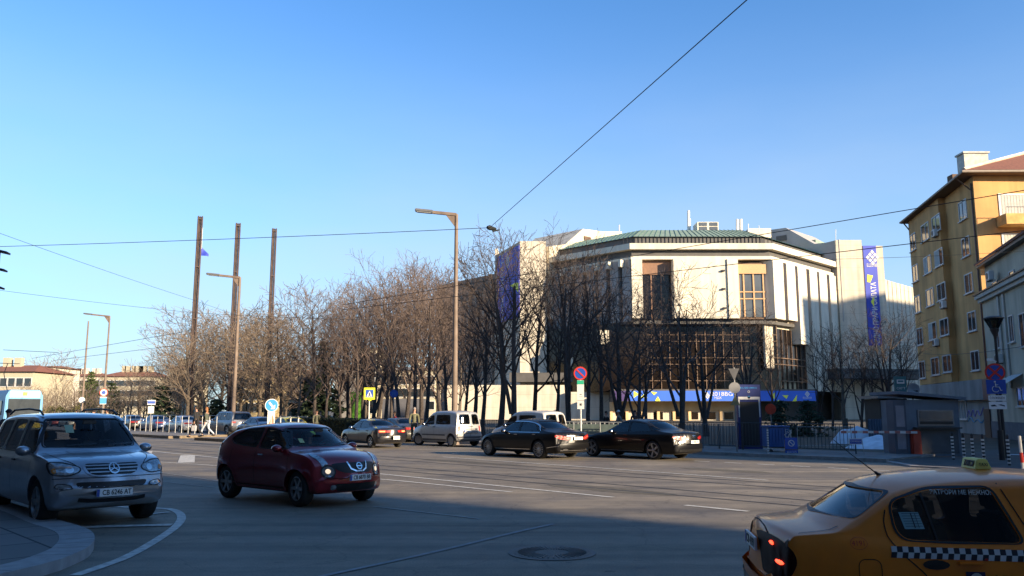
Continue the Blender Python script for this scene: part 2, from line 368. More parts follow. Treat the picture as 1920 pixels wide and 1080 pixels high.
# ---------------------------------------------------------------- facade helpers
class Wall:
    def __init__(s,p,q,out=None):
        s.p=Vector((p[0],p[1],0)); s.q=Vector((q[0],q[1],0)); s.a=(s.q-s.p).normalized(); s.n=Vector((s.a.y,-s.a.x,0))
        if s.n.dot(s.p)>0: s.n=-s.n   # outward = towards the camera side
        if out is not None and s.n.dot(Vector(out))<0: s.n=-s.n
    def sz(s,x,y):
        h=hit(x,y,(s.p.x,s.p.y),(s.q.x,s.q.y)); return (h-s.p).dot(s.a),h.z
    def P(s,k,z,o=0): return s.p+s.a*k+s.n*o+Vector((0,0,z))
    def box(s,b,k0,k1,z0,z1,o0,o1):
        V=[s.P(k,z,o) for z in (z0,z1) for k,o in ((k0,o0),(k1,o0),(k1,o1),(k0,o1))]
        return b.add(V,[(3,2,1,0),(4,5,6,7),(0,1,5,4),(1,2,6,5),(2,3,7,6),(3,0,4,7)])
    def rect(s,x0,x1,y0,y1):
        "photo pixels -> (k0,k1,z0,z1)"
        ym=(y0+y1)/2; xm=(x0+x1)/2; return s.sz(x0,ym)[0],s.sz(x1,ym)[0],s.sz(xm,y1)[1],s.sz(xm,y0)[1]
M_glass_b=mat('window_glass_dark',(.02,.025,.03),.05,noise_amt=.3,scale=.5,spec=1.0)
M_curtain=mat('window_curtain',(.45,.45,.42),.9,noise_amt=.1,scale=4)
M_frame=mat('window_frame_white',(.55,.55,.53),.5,noise_amt=.05)
def window(W,k0,k1,z0,z1,par,mull=(.5,),frame=M_frame,glass=M_glass_b,trans=(),curtain=0,fw=.07,sill=True,out=.06):
    if k0>k1: k0,k1=k1,k0
    b=MB(); W.box(b,k0,k0+fw,z0,z1,.0,out); W.box(b,k1-fw,k1,z0,z1,0,out); W.box(b,k0+fw,k1-fw,z1-fw,z1,0,out); W.box(b,k0+fw,k1-fw,z0,z0+fw,0,out)
    for m in mull: x=k0+(k1-k0)*m; W.box(b,x-fw*.4,x+fw*.4,z0+fw,z1-fw,0,out*.9)
    for m in trans: z=z0+(z1-z0)*m; W.box(b,k0+fw,k1-fw,z-fw*.4,z+fw*.4,0,out*.86)
    if sill: W.box(b,k0-.08,k1+.08,z0-.07,z0-.002,0,out+.1)
    o=b.build('window',frame,par)
    g=MB(); W.box(g,k0+fw,k1-fw,z0+fw,z1-fw,.0,out*.35); g.build('pane',glass,o)
    if curtain:
        g=MB(); 
        nst=max(4,int((k1-k0)*curtain/.12)); x=k0+fw
        for i in range(nst):
            xa=k0+fw+(k1-k0-2*fw)*curtain*i/nst; xb=k0+fw+(k1-k0-2*fw)*curtain*(i+1)/nst
            W.box(g,xa+.005,xb-.005,z0+fw,z1-fw,out*.36,out*.36+.01+.012*(i%2))
        g.build('curtain',M_curtain,o)
    return o
def zof(x,y,Y): return at(x,y,Y).z
# ---------------------------------------------------------------- congress hall
M_panel=mat('concrete_panel_white',(.66,.60,.48),.85,noise_amt=.07,scale=.4,detail=8,bump=.08)
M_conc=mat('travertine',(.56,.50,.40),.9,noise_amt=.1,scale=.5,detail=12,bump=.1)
M_bronze=mat('bronze_cladding',(.14,.085,.05),.45,metal=.3,noise_amt=.15,scale=1)
M_dkroof=mat('dark_fascia',(.085,.08,.075),.6,noise_amt=.15,scale=1)
M_copper=mat('green_copper_roof',(.21,.28,.22),.6,noise_amt=.2,scale=1.5)
M_dglass=mat('bronze_glass',(.014,.010,.008),.12,noise_amt=.3,scale=.4,spec=.35)
M_bglass=mat('grey_glass',(.09,.10,.11),.1,noise_amt=.2,scale=.3,spec=.6)
M_banner=mat('banner_blue',(.035,.06,.42),.6,noise_amt=.1,scale=.3)
M_banner2=mat('banner_bright_blue',(.03,.13,.60),.6,noise_amt=.1,scale=.3)
M_ylw=mat('banner_yellow',(.75,.78,.08),.6,noise_amt=.05)
M_warm=mat('warm_wall',(.62,.45,.25),.8,noise_amt=.15,scale=.5)
hall=empty('congress_hall','huge white octagonal congress hall with green copper roof and blue banners','building',(35,170,0))
inv=Matrix.Translation((-35,-170,0))
def hb(b,name,m,par=None,**k):
    o=b.build(name,m,None,**k); o.data.transform(inv) if par is None else None
    if par is None: o.parent=hall
    else: o.data.transform(inv); o.parent=par
    return o
LF=at(1183,500,150); RF=at(1447,500,150); F=Wall((LF.x,150),(RF.x,150))
Lw=Wall((LF.x,150),(LF.x-16,166)); Rw=Wall((RF.x,150),(RF.x+22,172))
zt=F.sz(1300,457)[1]; zs=F.sz(1300,468)[1]; zd=F.sz(1300,480)[1]; zp=F.sz(1300,486)[1]; zb=F.sz(1300,597)[1]; zc=F.sz(1300,733)[1]; zc0=F.sz(1300,753)[1]
LFx,RFx=LF.x,RF.x
def octa(o,back=60,le=16,re=21.5):
    "plan outline set back by o from the facets"
    k=o*math.tan(R(22.5))
    return [(LFx+k,150+o),(RFx-k,150+o),(RFx+re-o*.4,150+re+o*1.02),(RFx+re-o,150+back),(LFx-le+o,150+back),(LFx-le+o*.4,150+le+o*1.02)]
b=MB(); b.prism(octa(2.2),zb-.3,zs); hb(b,'core_wall',M_bronze)
b=MB(); b.prism(octa(4.5),0,zb-.3); hb(b,'lower_core',mat('recess_brown',(.05,.045,.04),.8))
b=MB(); b.prism(octa(-.5),zs,zt); hb(b,'white_fascia',M_panel)
b=MB(); b.prism(octa(.6),zd,zs); hb(b,'dark_band',M_dkroof)
b=MB(); b.prism(octa(.1),zp,zd); hb(b,'lower_white_band',M_panel)
b=MB(); b.prism(octa(.9),zb-.9,zb-.3); hb(b,'soffit',M_dkroof)
# dark attic and copper roof
za=at(1300,443.5,152).z; zr=at(1300,431.5,158).z
o1=octa(2.5); o2=octa(3.0); o3=octa(9)
b=MB(); b.prism(o1,zt,za); hb(b,'dark_attic',M_dkroof)
b=MB(); lo=[Vector((*p,za)) for p in octa(2.0)]; hi=[Vector((*p,zr)) for p in octa(8)]
b.add(lo+hi,[(i,(i+1)%6,(i+1)%6+6,i+6) for i in range(6)]+[tuple(range(6,12))]); rf=hb(b,'copper_roof',M_copper)
b=MB()
for i in (5,0,1):
    a,c,d,e=lo[i],lo[(i+1)%6],hi[i],hi[(i+1)%6]; L=(c-a).length; n=int(L/1.0)
    for k in range(n+1):
        f=k/n; b.tube([a.lerp(c,f)+Vector((0,0,.05)),d.lerp(e,f)+Vector((0,0,.08))],.05,4)
hb(b,'roof_seam',mat('copper_seam',(.12,.22,.16),.6),rf)
b=MB()
for i in range(40): F.box(b,-1+i*(RFx-LFx+2)/39,-.93+i*(RFx-LFx+2)/39,zt,za,-2.6,-2.35)
hb(b,'attic_joint',M_black)
def weather(m,joint=0,streak=.25):
    t=m.node_tree; b=t.nodes['Principled BSDF']; src=b.inputs['Base Color'].links[0].from_socket
    tc=t.nodes.new('ShaderNodeTexCoord'); mp=t.nodes.new('ShaderNodeMapping'); mp.inputs['Scale'].default_value=(1.1,1.1,.07); n=t.nodes.new('ShaderNodeTexNoise'); n.inputs['Scale'].default_value=1.0; n.inputs['Detail'].default_value=8
    t.links.new(tc.outputs['Object'],mp.inputs[0]); t.links.new(mp.outputs[0],n.inputs['Vector']); r=t.nodes.new('ShaderNodeMapRange'); r.inputs[1].default_value=.35; r.inputs[2].default_value=.62; r.inputs[3].default_value=1-streak; r.inputs[4].default_value=1.04; t.links.new(n.outputs['Fac'],r.inputs[0]); f=r.outputs[0]
    if joint:
        sp=t.nodes.new('ShaderNodeSeparateXYZ'); t.links.new(tc.outputs['Object'],sp.inputs[0]); md=t.nodes.new('ShaderNodeMath'); md.operation='MODULO'; md.inputs[1].default_value=joint; t.links.new(sp.outputs['Z'],md.inputs[0]); gt=t.nodes.new('ShaderNodeMapRange'); gt.inputs[1].default_value=0; gt.inputs[2].default_value=.12; gt.inputs[3].default_value=.72; gt.inputs[4].default_value=1; t.links.new(md.outputs[0],gt.inputs[0]); mu=t.nodes.new('ShaderNodeMath'); mu.operation='MULTIPLY'; t.links.new(f,mu.inputs[0]); t.links.new(gt.outputs[0],mu.inputs[1]); f=mu.outputs[0]
    sc=t.nodes.new('ShaderNodeVectorMath'); sc.operation='SCALE'; t.links.new(src,sc.inputs[0]); t.links.new(f,sc.inputs['Scale']); t.links.new(sc.outputs[0],b.inputs['Base Color'])
weather(M_panel,0,.12); weather(M_conc,2.4,.2)
# front facet panels: (x0,x1,ytop,ybot,out,material)
def pan(W,x0,x1,y0,y1,o0,o1,b,ref=None):
    k0,k1,z0,z1=W.rect(x0,x1,y0,y1); W.box(b,min(k0,k1),max(k0,k1),z0,z1,o0,o1); return k0,k1,z0,z1
b=MB()
for x0,x1 in ((1184,1205),(1264,1364),(1364,1385)): 
    k0,k1=F.sz(x0,540)[0],F.sz(x1,540)[0]
    b=MB(); F.box(b,k0+.04,k1-.04,zb,zp,-2.2,(.35 if x1-x0<30 else .05)); hb(b,'front_panel',M_panel)
b=MB(); k0,k1=F.sz(1262,540)[0],F.sz(1278,540)[0]; F.box(b,k0,k1,zb,zp,-2.2,.9)
hb(b,'front_panel',M_panel)
# bronze window between panels
b=MB(); k0,k1=F.sz(1385,540)[0],F.sz(1447,540)[0]; F.box(b,k0+.1,k1-.1,zb,F.sz(1400,490)[1],-2.2,-1.2)
hb(b,'bronze_recess',M_bronze)
b=MB(); z0_,z1_=zb+.4,F.sz(1400,512)[1]; F.box(b,k0+.3,k1-.3,z0_,z1_,-1.2,-1.1); pw=hb(b,'tall_window',M_bglass)
b=MB(); mb=mat('bronze_mullion',(.50,.31,.15),.5,noise_amt=.1)
for f in (0,.17,.5,.83,1): x=k0+.3+(k1-k0-.6)*f; F.box(b,x-.13,x+.13,z0_,z1_,-1.1,-.9)
for f in (.42,.58): F.box(b,k0+.3,k1-.3,z0_+(z1_-z0_)*f-.1,z0_+(z1_-z0_)*f+.1,-1.1,-.93)
F.box(b,k0+.1,k1-.1,z1_,F.sz(1400,494)[1],-1.15,-.7)
hb(b,'mullion',mb,pw)
b=MB(); k0,k1=F.sz(1205,540)[0],F.sz(1262,540)[0]; F.box(b,k0,k1,zb,zp-2.6,-2.1,-1.6); pw=hb(b,'tall_window',M_dglass)
b=MB()
for f in (0,.33,.66,1): x=k0+(k1-k0)*f; F.box(b,x-.12,x+.12,zb,zp-2.6,-1.6,-1.4)
F.box(b,k0,k1,zp-2.7,zp-.1,-1.6,-1.2); hb(b,'mullion',mat('bronze_mullion_dark',(.22,.12,.07),.5),pw)
for (x,y) in ((1355,508),(1356,542),(1358,578)):
    b=MB(); k,z=F.sz(x,y); F.box(b,k-.3,k+.3,z-.15,z+.15,.05,.5); hb(b,'floodlight',M_dark)
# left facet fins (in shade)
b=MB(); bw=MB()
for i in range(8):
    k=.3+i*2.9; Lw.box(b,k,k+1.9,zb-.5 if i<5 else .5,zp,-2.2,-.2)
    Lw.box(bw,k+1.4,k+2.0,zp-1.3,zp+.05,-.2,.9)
hb(b,'left_fin',mat('panel_shaded',(.30,.29,.28),.9,noise_amt=.15,scale=.5)); hb(bw,'fin_bracket',M_panel)  # fins use a darker copy of the panel, shade put into the colour
# right facet fins, stepping down
fx=[(1449,1468,597),(1474,1490,600),(1495,1511,645),(1517,1531,690),(1535,1549,700),(1554,1567,705)]
for i,(x0,x1,yb) in enumerate(fx):
    b=MB(); ka=Rw.sz(x0,540)[0]; kb=Rw.sz(x1,540)[0]; z0=Rw.sz(x0,yb)[1] if i<3 else 5.5; z1=zp-.1
    H=z1-z0; n=4 if i>1 else 3
    for j in range(n): Rw.box(b,ka,kb,z0+H*j/n+.06,z0+H*(j+1)/n,-2.2,.25)
    Rw.box(b,ka+.01,kb-.01,z0+.07,z1-.01,-2.2,.2)
    hb(b,'fin_panel',M_panel)
    b=MB(); Rw.box(b,kb+.02,kb+.45,z0,z1-.3,-2.2,-.2); hb(b,'fin_side',mat('fin_side_brown',(.22,.13,.10),.8))
b=MB(); Rw.box(b,0,Rw.sz(1575,540)[0],zb-9,zp,-2.4,-2.0); hb(b,'fin_backing',M_conc)
# lower curtain wall front + right
GW=Wall((LFx-6,153.5),(RFx+1.4,153.5)); GR=Wall((RFx+1.4,153.5),(RFx+15,167.1)); GL=Wall((LFx-6,153.5),(LFx-17,164.5))
b=MB(); GW.box(b,0,RFx-LFx+7.4,zc,zb-.9,-.5,-.1); GR.box(b,0,16,zc,zb-1.5,-.5,-.1); GL.box(b,0,15,zc,zb-.9,-.5,-.1); cw=hb(b,'curtain_wall_glass',M_dglass)
gz=F.sz(1300,597)[1]-F.sz(1300,733)[1]
b=MB(); LW=RFx-LFx+7.4; n=20
gk=GW.sz(1207,670)[0]
for i in range(n+1):
    if LW*i/n<gk: continue
    GW.box(b,LW*i/n-.07,LW*i/n+.07,zc,zb-.9,-.1,.12)
for y in (628,640,671,683,714): z=GW.sz(1320,y)[1]; GW.box(b,gk,LW,z-.06,z+.06,-.08,.16)
for i in range(1,9): GR.box(b,i*1.9-.07,i*1.9+.07,zc,zb-1.5,-.1,.12)
for y in (671,683,714): z=GW.sz(1440,y)[1]; GR.box(b,0,15.5,z-.08,z+.08,-.08,.16)
hb(b,'curtain_wall_mullion',mat('mullion_warm',(.15,.095,.06),.5),cw)
# canopy with blue banner
b=MB(); cz1=F.sz(1300,733)[1]; cz0=F.sz(1300,753)[1]; CWl=Wall((at(1150,740,149).x,149),(at(1534,740,149).x,149)); L=(CWl.q-CWl.p).length
CWl.box(b,0,L,cz0,cz1+.3,-8,0); hb(b,'entrance_canopy',M_dkroof)
b=MB(); ks=CWl.sz(1180,740)[0]; CWl.box(b,ks,L-.05,cz0+.1,cz1,0.01,.12); bn=hb(b,'canopy_banner',M_banner2)
b=MB(); CWl.box(b,0.05,ks,cz0+.1,cz1,0.01,.1); hb(b,'canopy_banner',mat('banner_purple',(.06,.035,.14),.6))
b=MB(); 
def tri(W,pts,o,b):
    P=[]
    for x,y in pts:
        k,z=W.sz(x,y); P.append(W.P(k,z,o))
    b.extr(P,W.n*.03)
for T in (((1188,733),(1198,739),(1188,746)),((1200,746),(1208,738),(1214,746)),((1220,734),(1232,736),(1226,741)),((1228,752),(1233,743),(1238,752)),((1446,742),(1452,736),(1452,749)),((1466,741),(1478,741),(1474,748)),((1456,753),(1460,749),(1464,753)),((1485,753),(1494,740),(1493,752))): tri(CWl,T,.125,b)
hb(b,'banner_triangle',M_ylw,bn)
def ptext(W,x,y,s,size,m,par,o=.14,up=None,xd=None,bold=0.0,width=None):
    k,z=W.sz(x,y); p=W.P(k,z,o)
    a=W.a if W.a.x>0 else -W.a
    q=put_text('lettering',s,size,p,xd or a,up or Vector((0,0,1)),m,None,width,bold); q.data.transform(inv); q.parent=par; return q
ptext(CWl,1346,739,'EU2018BG',1.0,M_white,bn,width=5.2); ptext(CWl,1346,746,'НДК',.6,M_white,bn); ptext(CWl,1513,746,'EU2018',.5,M_white,bn)
def logo(W,x,y,h,par,o=.14):
    "white diamond of small petals"
    k,z=W.sz(x,y); b=MB()
    for i in range(-2,3):
        for j in range(-3,4):
            if abs(i)/2.2+abs(j)/3.3<=1 and (i+j)%2==0:
                c=W.P(k+i*h*.12,z+j*h*.14,o); a=W.a*h*.09; u=Vector((0,0,h*.11)); b.extr([c-a,c-u,c+a,c+u],W.n*.02)
    hb(b,'emblem',M_white,par)
logo(CWl,1326,742,1.6,bn); logo(CWl,1513,739,1.4,bn)
# under the canopy: warm lit wall and columns
b=MB(); e=Wall((LFx-4,153.4),(RFx+5,153.4)); L=RFx-LFx+9; e.box(b,0,L*.72,0,cz0,-.3,0); hb(b,'entrance_wall',M_conc)
b=MB(); e.box(b,0,L*.74,cz0-1.6,cz0,.02,.6)
for i in range(9): e.box(b,L*.74*i/9,L*.74*i/9+.5,0,cz0-1.6,.02,.5)
hb(b,'entrance_pillar',M_warm)
for i in range(7):
    b=MB(); k=L*.74*(i+.5)/8; e.box(b,k,k+1.7,.2,cz0-1.9,.01,.06); hb(b,'entrance_door',M_dglass)
# towers
def tower(poly,ztop,name='tower',m=M_conc):
    b=MB(); b.prism(poly,0,ztop); return hb(b,name,m)
def X(px,Y,py=560): return at(px,py,Y).x
TL=[(X(975,162),162),(X(1024,163),162.3),(X(1024,163)+1,185),(X(933,176)+.4,185),(X(933,176),176)]
tower(TL,zof(1000,452,162)); 
TLw=Wall(TL[4],TL[0]); 
b=MB(); L=(TLw.q-TLw.p).length; TLw.box(b,.25,L-.1,TLw.sz(955,600)[1],TLw.sz(970,462)[1],.02,.2); bl=hb(b,'tower_banner',mat('banner_navy',(.05,.055,.40),.6,noise_amt=.1,scale=.3))
b=MB(); tri(TLw,((958,536),(968,530),(974,530),(974,548),(966,540)),.22,b); hb(b,'banner_triangle',M_ylw,bl); logo(TLw,953,490,5,bl,.22)
ptext(TLw,944,545,'ПРАВИ СИЛАТА',2.0,M_white,bl,.23,up=TLw.a*(-1 if TLw.a.x>0 else 1),xd=Vector((0,0,1)))
b=MB(); tl2=[(X(928,176),176),(X(933,176)-.02,176),(X(933,176)+.5,188),(X(928,176),188)]; b.prism(tl2,0,zof(930,466,176)); hb(b,'tower_edge',M_conc)
# left back wing
LW0=Wall((X(928,178),178),(X(818,196),196)); b=MB(); LWp=[(X(928,178),178),(X(928,178)+6,200),(X(818,200)+2,215),(X(818,196),196)]; b.prism(LWp,0,zof(925,508,178)-.6); lw=hb(b,'left_wing',mat('wing_brown',(.27,.20,.15),.9,noise_amt=.25,scale=.3))
b=MB(); L=(LW0.q-LW0.p).length
for i in range(8): LW0.box(b,i*L/8+.3,i*L/8+1.2,1,zof(925,512,178)-2,.02,.5)
hb(b,'wing_fin',mat('wing_fin_brown',(.34,.27,.21),.9),lw)
# high stage block left (lit) and right (shaded)
def gable(W,pts,th,name,m):
    P=[]
    for x,y in pts:
        k,z=W.sz(x,y); P.append(W.P(k,z,0))
    lo=[Vector((p.x,p.y,20)) for p in (P[-1],P[0])]
    b=MB(); b.extr(P+lo,-W.n*th); return hb(b,name,m)
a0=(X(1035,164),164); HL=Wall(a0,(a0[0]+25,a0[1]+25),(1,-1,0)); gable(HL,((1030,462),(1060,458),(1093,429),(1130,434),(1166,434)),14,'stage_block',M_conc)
b=MB(); k0,k1,z0,z1=HL.rect(1095,1107,444,454); HL.box(b,k0,k1,z0,z1,.02,.2); hb(b,'block_window',M_bronze)
a1=(X(1573,169),169); HR=Wall(a1,(a1[0]-25,a1[1]+25),(-1,-1,0)); gable(HR,((1573,449),(1548,455),(1527,457),(1473,427),(1436,432)),14,'stage_block',mat('travertine_shaded',(.36,.34,.33),.9,noise_amt=.1,scale=.5))  # greyer copy of the travertine, shade of this side put into the colour
b=MB(); k0,k1,z0,z1=HR.rect(1456,1475,442,452); HR.box(b,k0,k1,z0,z1,.02,.2); hb(b,'block_window',M_dkroof)
b=MB(); c=at(1515,450,176); b.box((c.x+2,c.y+6,c.z-1.2),(9,8,2.6),R(45)); c=at(1058,452,172); b.box((c.x-1,c.y+6,c.z-1.2),(9,8,2.8),R(-45)); hb(b,'side_copper_roof',M_copper)
Yt=168.6; TR=[(X(1573,Yt),Yt),(X(1622,Yt),Yt),(X(1623,Yt)+.2,Yt+2),(X(1648,Yt+2),Yt+2),(X(1659,Yt+2.1),Yt+2),(X(1659,Yt+2.1),Yt+22),(X(1573,Yt)+1,Yt+22)]
b=MB(); b.prism([TR[0],TR[1],(TR[1][0],Yt+20),(TR[0][0],Yt+20)],0,zof(1600,450,Yt)); hb(b,'tower',M_conc)
b=MB(); b.prism([(TR[1][0]+.01,Yt+1.5),(TR[4][0],Yt+1.5),(TR[4][0],Yt+20),(TR[1][0]+.01,Yt+20)],0,zof(1645,461,Yt+1.5)); hb(b,'tower_edge',M_conc)
TB=Wall((TR[1][0],Yt+1.5),(TR[4][0],Yt+1.5)); b=MB(); kA,kB=TB.sz(1623.5,560)[0],TB.sz(1648,560)[0]; TB.box(b,kA,kB,TB.sz(1640,648)[1],TB.sz(1640,461)[1],.02,.2); br_=hb(b,'tower_banner',M_banner)
b=MB(); tri(TB,((1625,515),(1636,517),(1631,530),(1625,529)),.22,b); tri(TB,((1632,566),(1638,556),(1638,576)),.22,b); hb(b,'banner_triangle',M_ylw,br_); logo(TB,1635,483,4.2,br_,.22)
ptext(TB,1636,498,'EU2018BG',1.0,M_white,br_,.23,width=2.6); ptext(TB,1641,592,'ЗАЕДНО ПРАВИ СИЛАТА',1.5,M_white,br_,.23,up=-TB.a if TB.a.x>0 else TB.a,xd=Vector((0,0,1)),bold=.03,width=14)
# dark balcony ledge at right and right low wing
b=MB(); Z=Wall((X(1535,166),166),(X(1735,172),172)); L=(Z.q-Z.p).length; Z.box(b,0,L,Z.sz(1640,712)[1],Z.sz(1640,694)[1],0,5); hb(b,'side_ledge',M_dkroof)
RWg=Wall((X(1658,176),176),(X(1658,176)+20,196),(1,-1,0)); b=MB(); L=34; zz=RWg.sz(1690,533)[1]
for i in range(14): RWg.box(b,i*L/14+.25,(i+1)*L/14-.05,0,zz,-6,0)
hb(b,'right_wing',M_conc)
b=MB(); RWg.box(b,0,L,0,zz-1,-7,-1); 
hb(b,'right_wing_backing',M_dark)
b=MB(); Z=Wall((X(975,161.5),161.5),(X(1080,161),161)); L=(Z.q-Z.p).length; Z.box(b,-2,L,Z.sz(1040,717)[1],Z.sz(1040,700)[1],0,3); hb(b,'side_ledge',M_dkroof)
# small lit stair boxes in the left recess
for (x0,x1,y0,y1,Y) in ((1122,1142,619,645,152),(1068,1084,664,690,158)):
    p=at(x0,(y0+y1)/2,Y); q=at(x1,(y0+y1)/2,Y); zA,zB=zof(x0,y1,Y),zof(x0,y0,Y); b=MB(); b.box2((p.x,Y,zA),(q.x,Y+3,zB)); hb(b,'stair_box',M_panel)
b=MB(); p=at(975,740,158); q=at(1064,740,158); b.box2((p.x-14,157.5,0),(q.x,160,zof(1000,722,158))); hb(b,'plinth_wall',M_conc)
b=MB(); p=at(1064,760,157); q=at(1160,760,157); b.box2((p.x,156,0),(q.x,157,zof(1000,735,157))); hb(b,'plinth_wall',M_conc)
# roof things
def roofbox(x0,x1,y0,y1,Y): p=at(x0,y1,Y); q=at(x1,y0,Y); return p,q
p,q=roofbox(1308,1347,416,436,164); b=MB(); b.box2((p.x,164,p.z-1),(q.x,168,q.z)); pb=hb(b,'roof_lantern',M_panel)
b=MB(); 
for f in (0,.5): 
    for g_ in (0,.5): b.box2((p.x+.35+(q.x-p.x)*f,163.9,p.z+.5+(q.z-p.z)*g_*.8),(p.x+(q.x-p.x)*(f+.5)-.2,163.97,p.z+.4+(q.z-p.z)*(g_+.45)*.8))
hb(b,'lantern_window',M_bglass,pb)
for (x,y0,y1,r) in ((1291,395,436,.28),(1294,410,436,.12),(1382,411,434,.25),(1389,411,434,.35),(1403,420,436,.1),(1567,430,452,.06),(1423,423,436,.07),(1161,422,436,.12)):
    p=at(x,y1,166); q=at(x,y0,166); b=MB(); b.tube([p,q],r,8); hb(b,'antenna',M_white)
b=MB(); p=at(1399,432,172); q=at(1440,432,172); b.box2((p.x,170,p.z-2),(q.x,176,p.z)); hb(b,'roof_block',M_panel)
# ---------------------------------------------------------------- yellow apartment block on the right
M_ochre=mat('ochre_render',(.58,.32,.12),.9,noise_amt=.16,scale=.5,detail=12,bump=.08)
M_base=mat('pale_base_render',(.30,.30,.29),.9,noise_amt=.15,scale=.6,detail=10)
M_tile=mat('roof_tile',(.22,.085,.05),.9,noise_amt=.3,scale=6,bump=.5)
M_wood=mat('eave_board',(.12,.07,.04),.8)
yb=empty('yellow_apartment_block','ochre rendered apartment block with red tiled roof and rows of white windows','building',(40,70,0))
inv2=Matrix.Translation((-40,-70,0))
def yk(o,par=None):
    o.data.transform(inv2); o.parent=par or yb; return o
A=Wall((38.35,76.5),(35.3,61.0)); Bf=Wall((35.3,61.0),(60,61.0)); L=(A.q-A.p).length
ze=19.6
q0,q1=A.p,A.q
b=MB(); b.prism([(q1.x,q1.y),(60,61),(60,76.5),(q0.x,q0.y)],0,ze-.02); wall_=yk(b.build('wall',M_ochre))
kR=A.sz(1786,560)[0]
b=MB(); A.box(b,0,kR,4.15,ze,-.3,.55); yk(b.build('projecting_bay',M_ochre))
b=MB(); A.box(b,-.05,L+.0,2.6,4.12,.02,.56 ); A.box(b,.0,L,0,2.58,.02,.06); yk(b.build('base_band',M_base))
b=MB(); A.box(b,-.12,-.01,0,ze,-.1,.3); yk(b.build('downpipe',mat('rusty_pipe',(.15,.09,.07),.7))); b=MB(); A.box(b,L-.35,L-.25,0,ze-.5,.03,.13); yk(b.build('downpipe',mat('rusty_pipe',(.15,.09,.07),.7)))
An=Wall(tuple((A.p+A.n*.55).xy),tuple((A.q+A.n*.55).xy),A.n)
def yw(W,x0,x1,zc,h,**k):
    k0=W.sz(x0,560)[0]; k1=W.sz(x1,560)[0]; o=window(W,k0,k1,zc-h/2,zc+h/2,yb,**k); o.data.transform(inv2)
    for c in o.children: c.data.transform(inv2)
zc_=[17.55,14.6,11.7,8.7,5.65]
cols=[(1714.5,1725.5,.6,An),(1737.5,1752,.5,An),(1759,1775,.5,An),(1812,1827.5,.5,A)]
def colx(W,xa,xb,z):
    pass
random.seed(11)
for ci,(xa,xb,mu,W) in enumerate(cols):
    # pixel columns measured at mid height; true verticals
    k0=W.sz(xa,560)[0]; k1=W.sz(xb,560)[0]
    for r,z in enumerate(zc_):
        o=window(W,k0,k1,z-.8+(.1 if ci==2 else 0)-(.15 if ci==0 else 0),z+.75-(.1 if ci==0 else 0),yb,mull=(random.choice((.45,.5,.55)),),fw=.09,curtain=random.choice((0,0,0,.5)) if ci!=0 else 0)
        o.data.transform(inv2)
        for c in o.children: c.data.transform(inv2)
# lit front with balconies
for z in (17.3,14.2,11.2):
    o=window(Bf,.8+1.0,5.6,z-1.0,z+.9,yb,mull=(.6,.63),curtain=.9,fw=.12); o.data.transform(inv2)
    for c in o.children: c.data.transform(inv2)
    b=MB(); Bf.box(b,1.5,9,z-1.75,z-.95,.05,1.3); yk(b.build('balcony',mat('balcony_render',(.55,.34,.12),.9,noise_amt=.25,scale=2,detail=10)))
    b=MB(); b.tube([Bf.P(1.6,z-.45,1.25),Bf.P(9,z-.45,1.25)],.03,6); [b.tube([Bf.P(1.6+j*.9,z-.95,1.25),Bf.P(1.6+j*.9,z-.45,1.25)],.02,5) for j in range(9)]; yk(b.build('balcony_rail',M_grey))
# roof: eaves + hip
e=.9; P=[A.P(-.7,ze,1.05),A.P(L+.8,ze,1.05)+Vector((0,-.3,0)),Vector((62,59.6,ze)),Vector((62,78,ze))]
r0,r1=Vector((45,69,ze+4.4)),Vector((56,69,ze+4.4))
b=MB(); b.add(P+[p+Vector((0,0,.22)) for p in P],[(3,2,1,0),(4,5,6,7),(0,1,5,4),(1,2,6,5),(2,3,7,6),(3,0,4,7)]); yk(b.build('eave',M_wood))
Q=[p+Vector((0,0,.23)) for p in P]; b=MB(); b.add(Q+[r0,r1],[(0,1,4),(1,2,5,4),(2,3,5),(3,0,4,5),(3,2,1,0)]); yk(b.build('roof',M_tile))
b=MB(); b.tube([P[0]+Vector((-.05,0,.1)),P[1]+Vector((-.05,0,.1)),P[2]+Vector((0,-.05,.1))],.09,6); yk(b.build('gutter',mat('gutter_metal',(.3,.25,.2),.6)))
b=MB(); b.tube([Q[1]+Vector((.1,.1,.05)),r0+Vector((0,0,.08))],.16,5); yk(b.build('ridge_tiles',M_conc))
c=at(1826,330,66); b=MB(); b.box((c.x,66,c.z+.2),(2.0,1.1,3.2)); b.box((c.x,66,c.z+1.85),(2.2,1.3,.14)); yk(b.build('chimney',mat('chimney_render',(.50,.48,.42),.9,noise_amt=.2,scale=3)))
c=at(1791,343,72); b=MB(); b.box((c.x,72,c.z),(.9,.9,1.4)); yk(b.build('chimney',M_wood))
b=MB(); b.tube([A.P(.1,ze-.1,1.0),A.P(.1,ze-1.3,.2)],.06,6); b.tube([A.P(L-.3,ze-.1,1.0),A.P(L-.3,ze-1.0,.15)],.06,6); yk(b.build('gutter_spout',M_wood))
def aircon(p,rz,label,size=(.85,.32,.6)):
    t=empty('air_conditioner',label,'air conditioner',p,rz,'air conditioner units on the house walls')
    b=MB(); b.box((0,0,size[2]/2),size); b.build('casing',M_white,t,bevel=.03)
    b=MB(); b.lathe([(.02,0),(.22,0),(.22,-.02),(.02,-.02)],(-.1,-size[1]/2-.005,size[2]/2),16,'Y'); b.build('fan_grille',M_dark,t)
    b=MB(); b.box((-.3,.05,-.04),(.05,.4,.05)); b.box((.3,.05,-.04),(.05,.4,.05)); b.build('bracket',M_dark,t)
    return t
def rot(W): return math.atan2(W.n.y,W.n.x)+math.pi/2
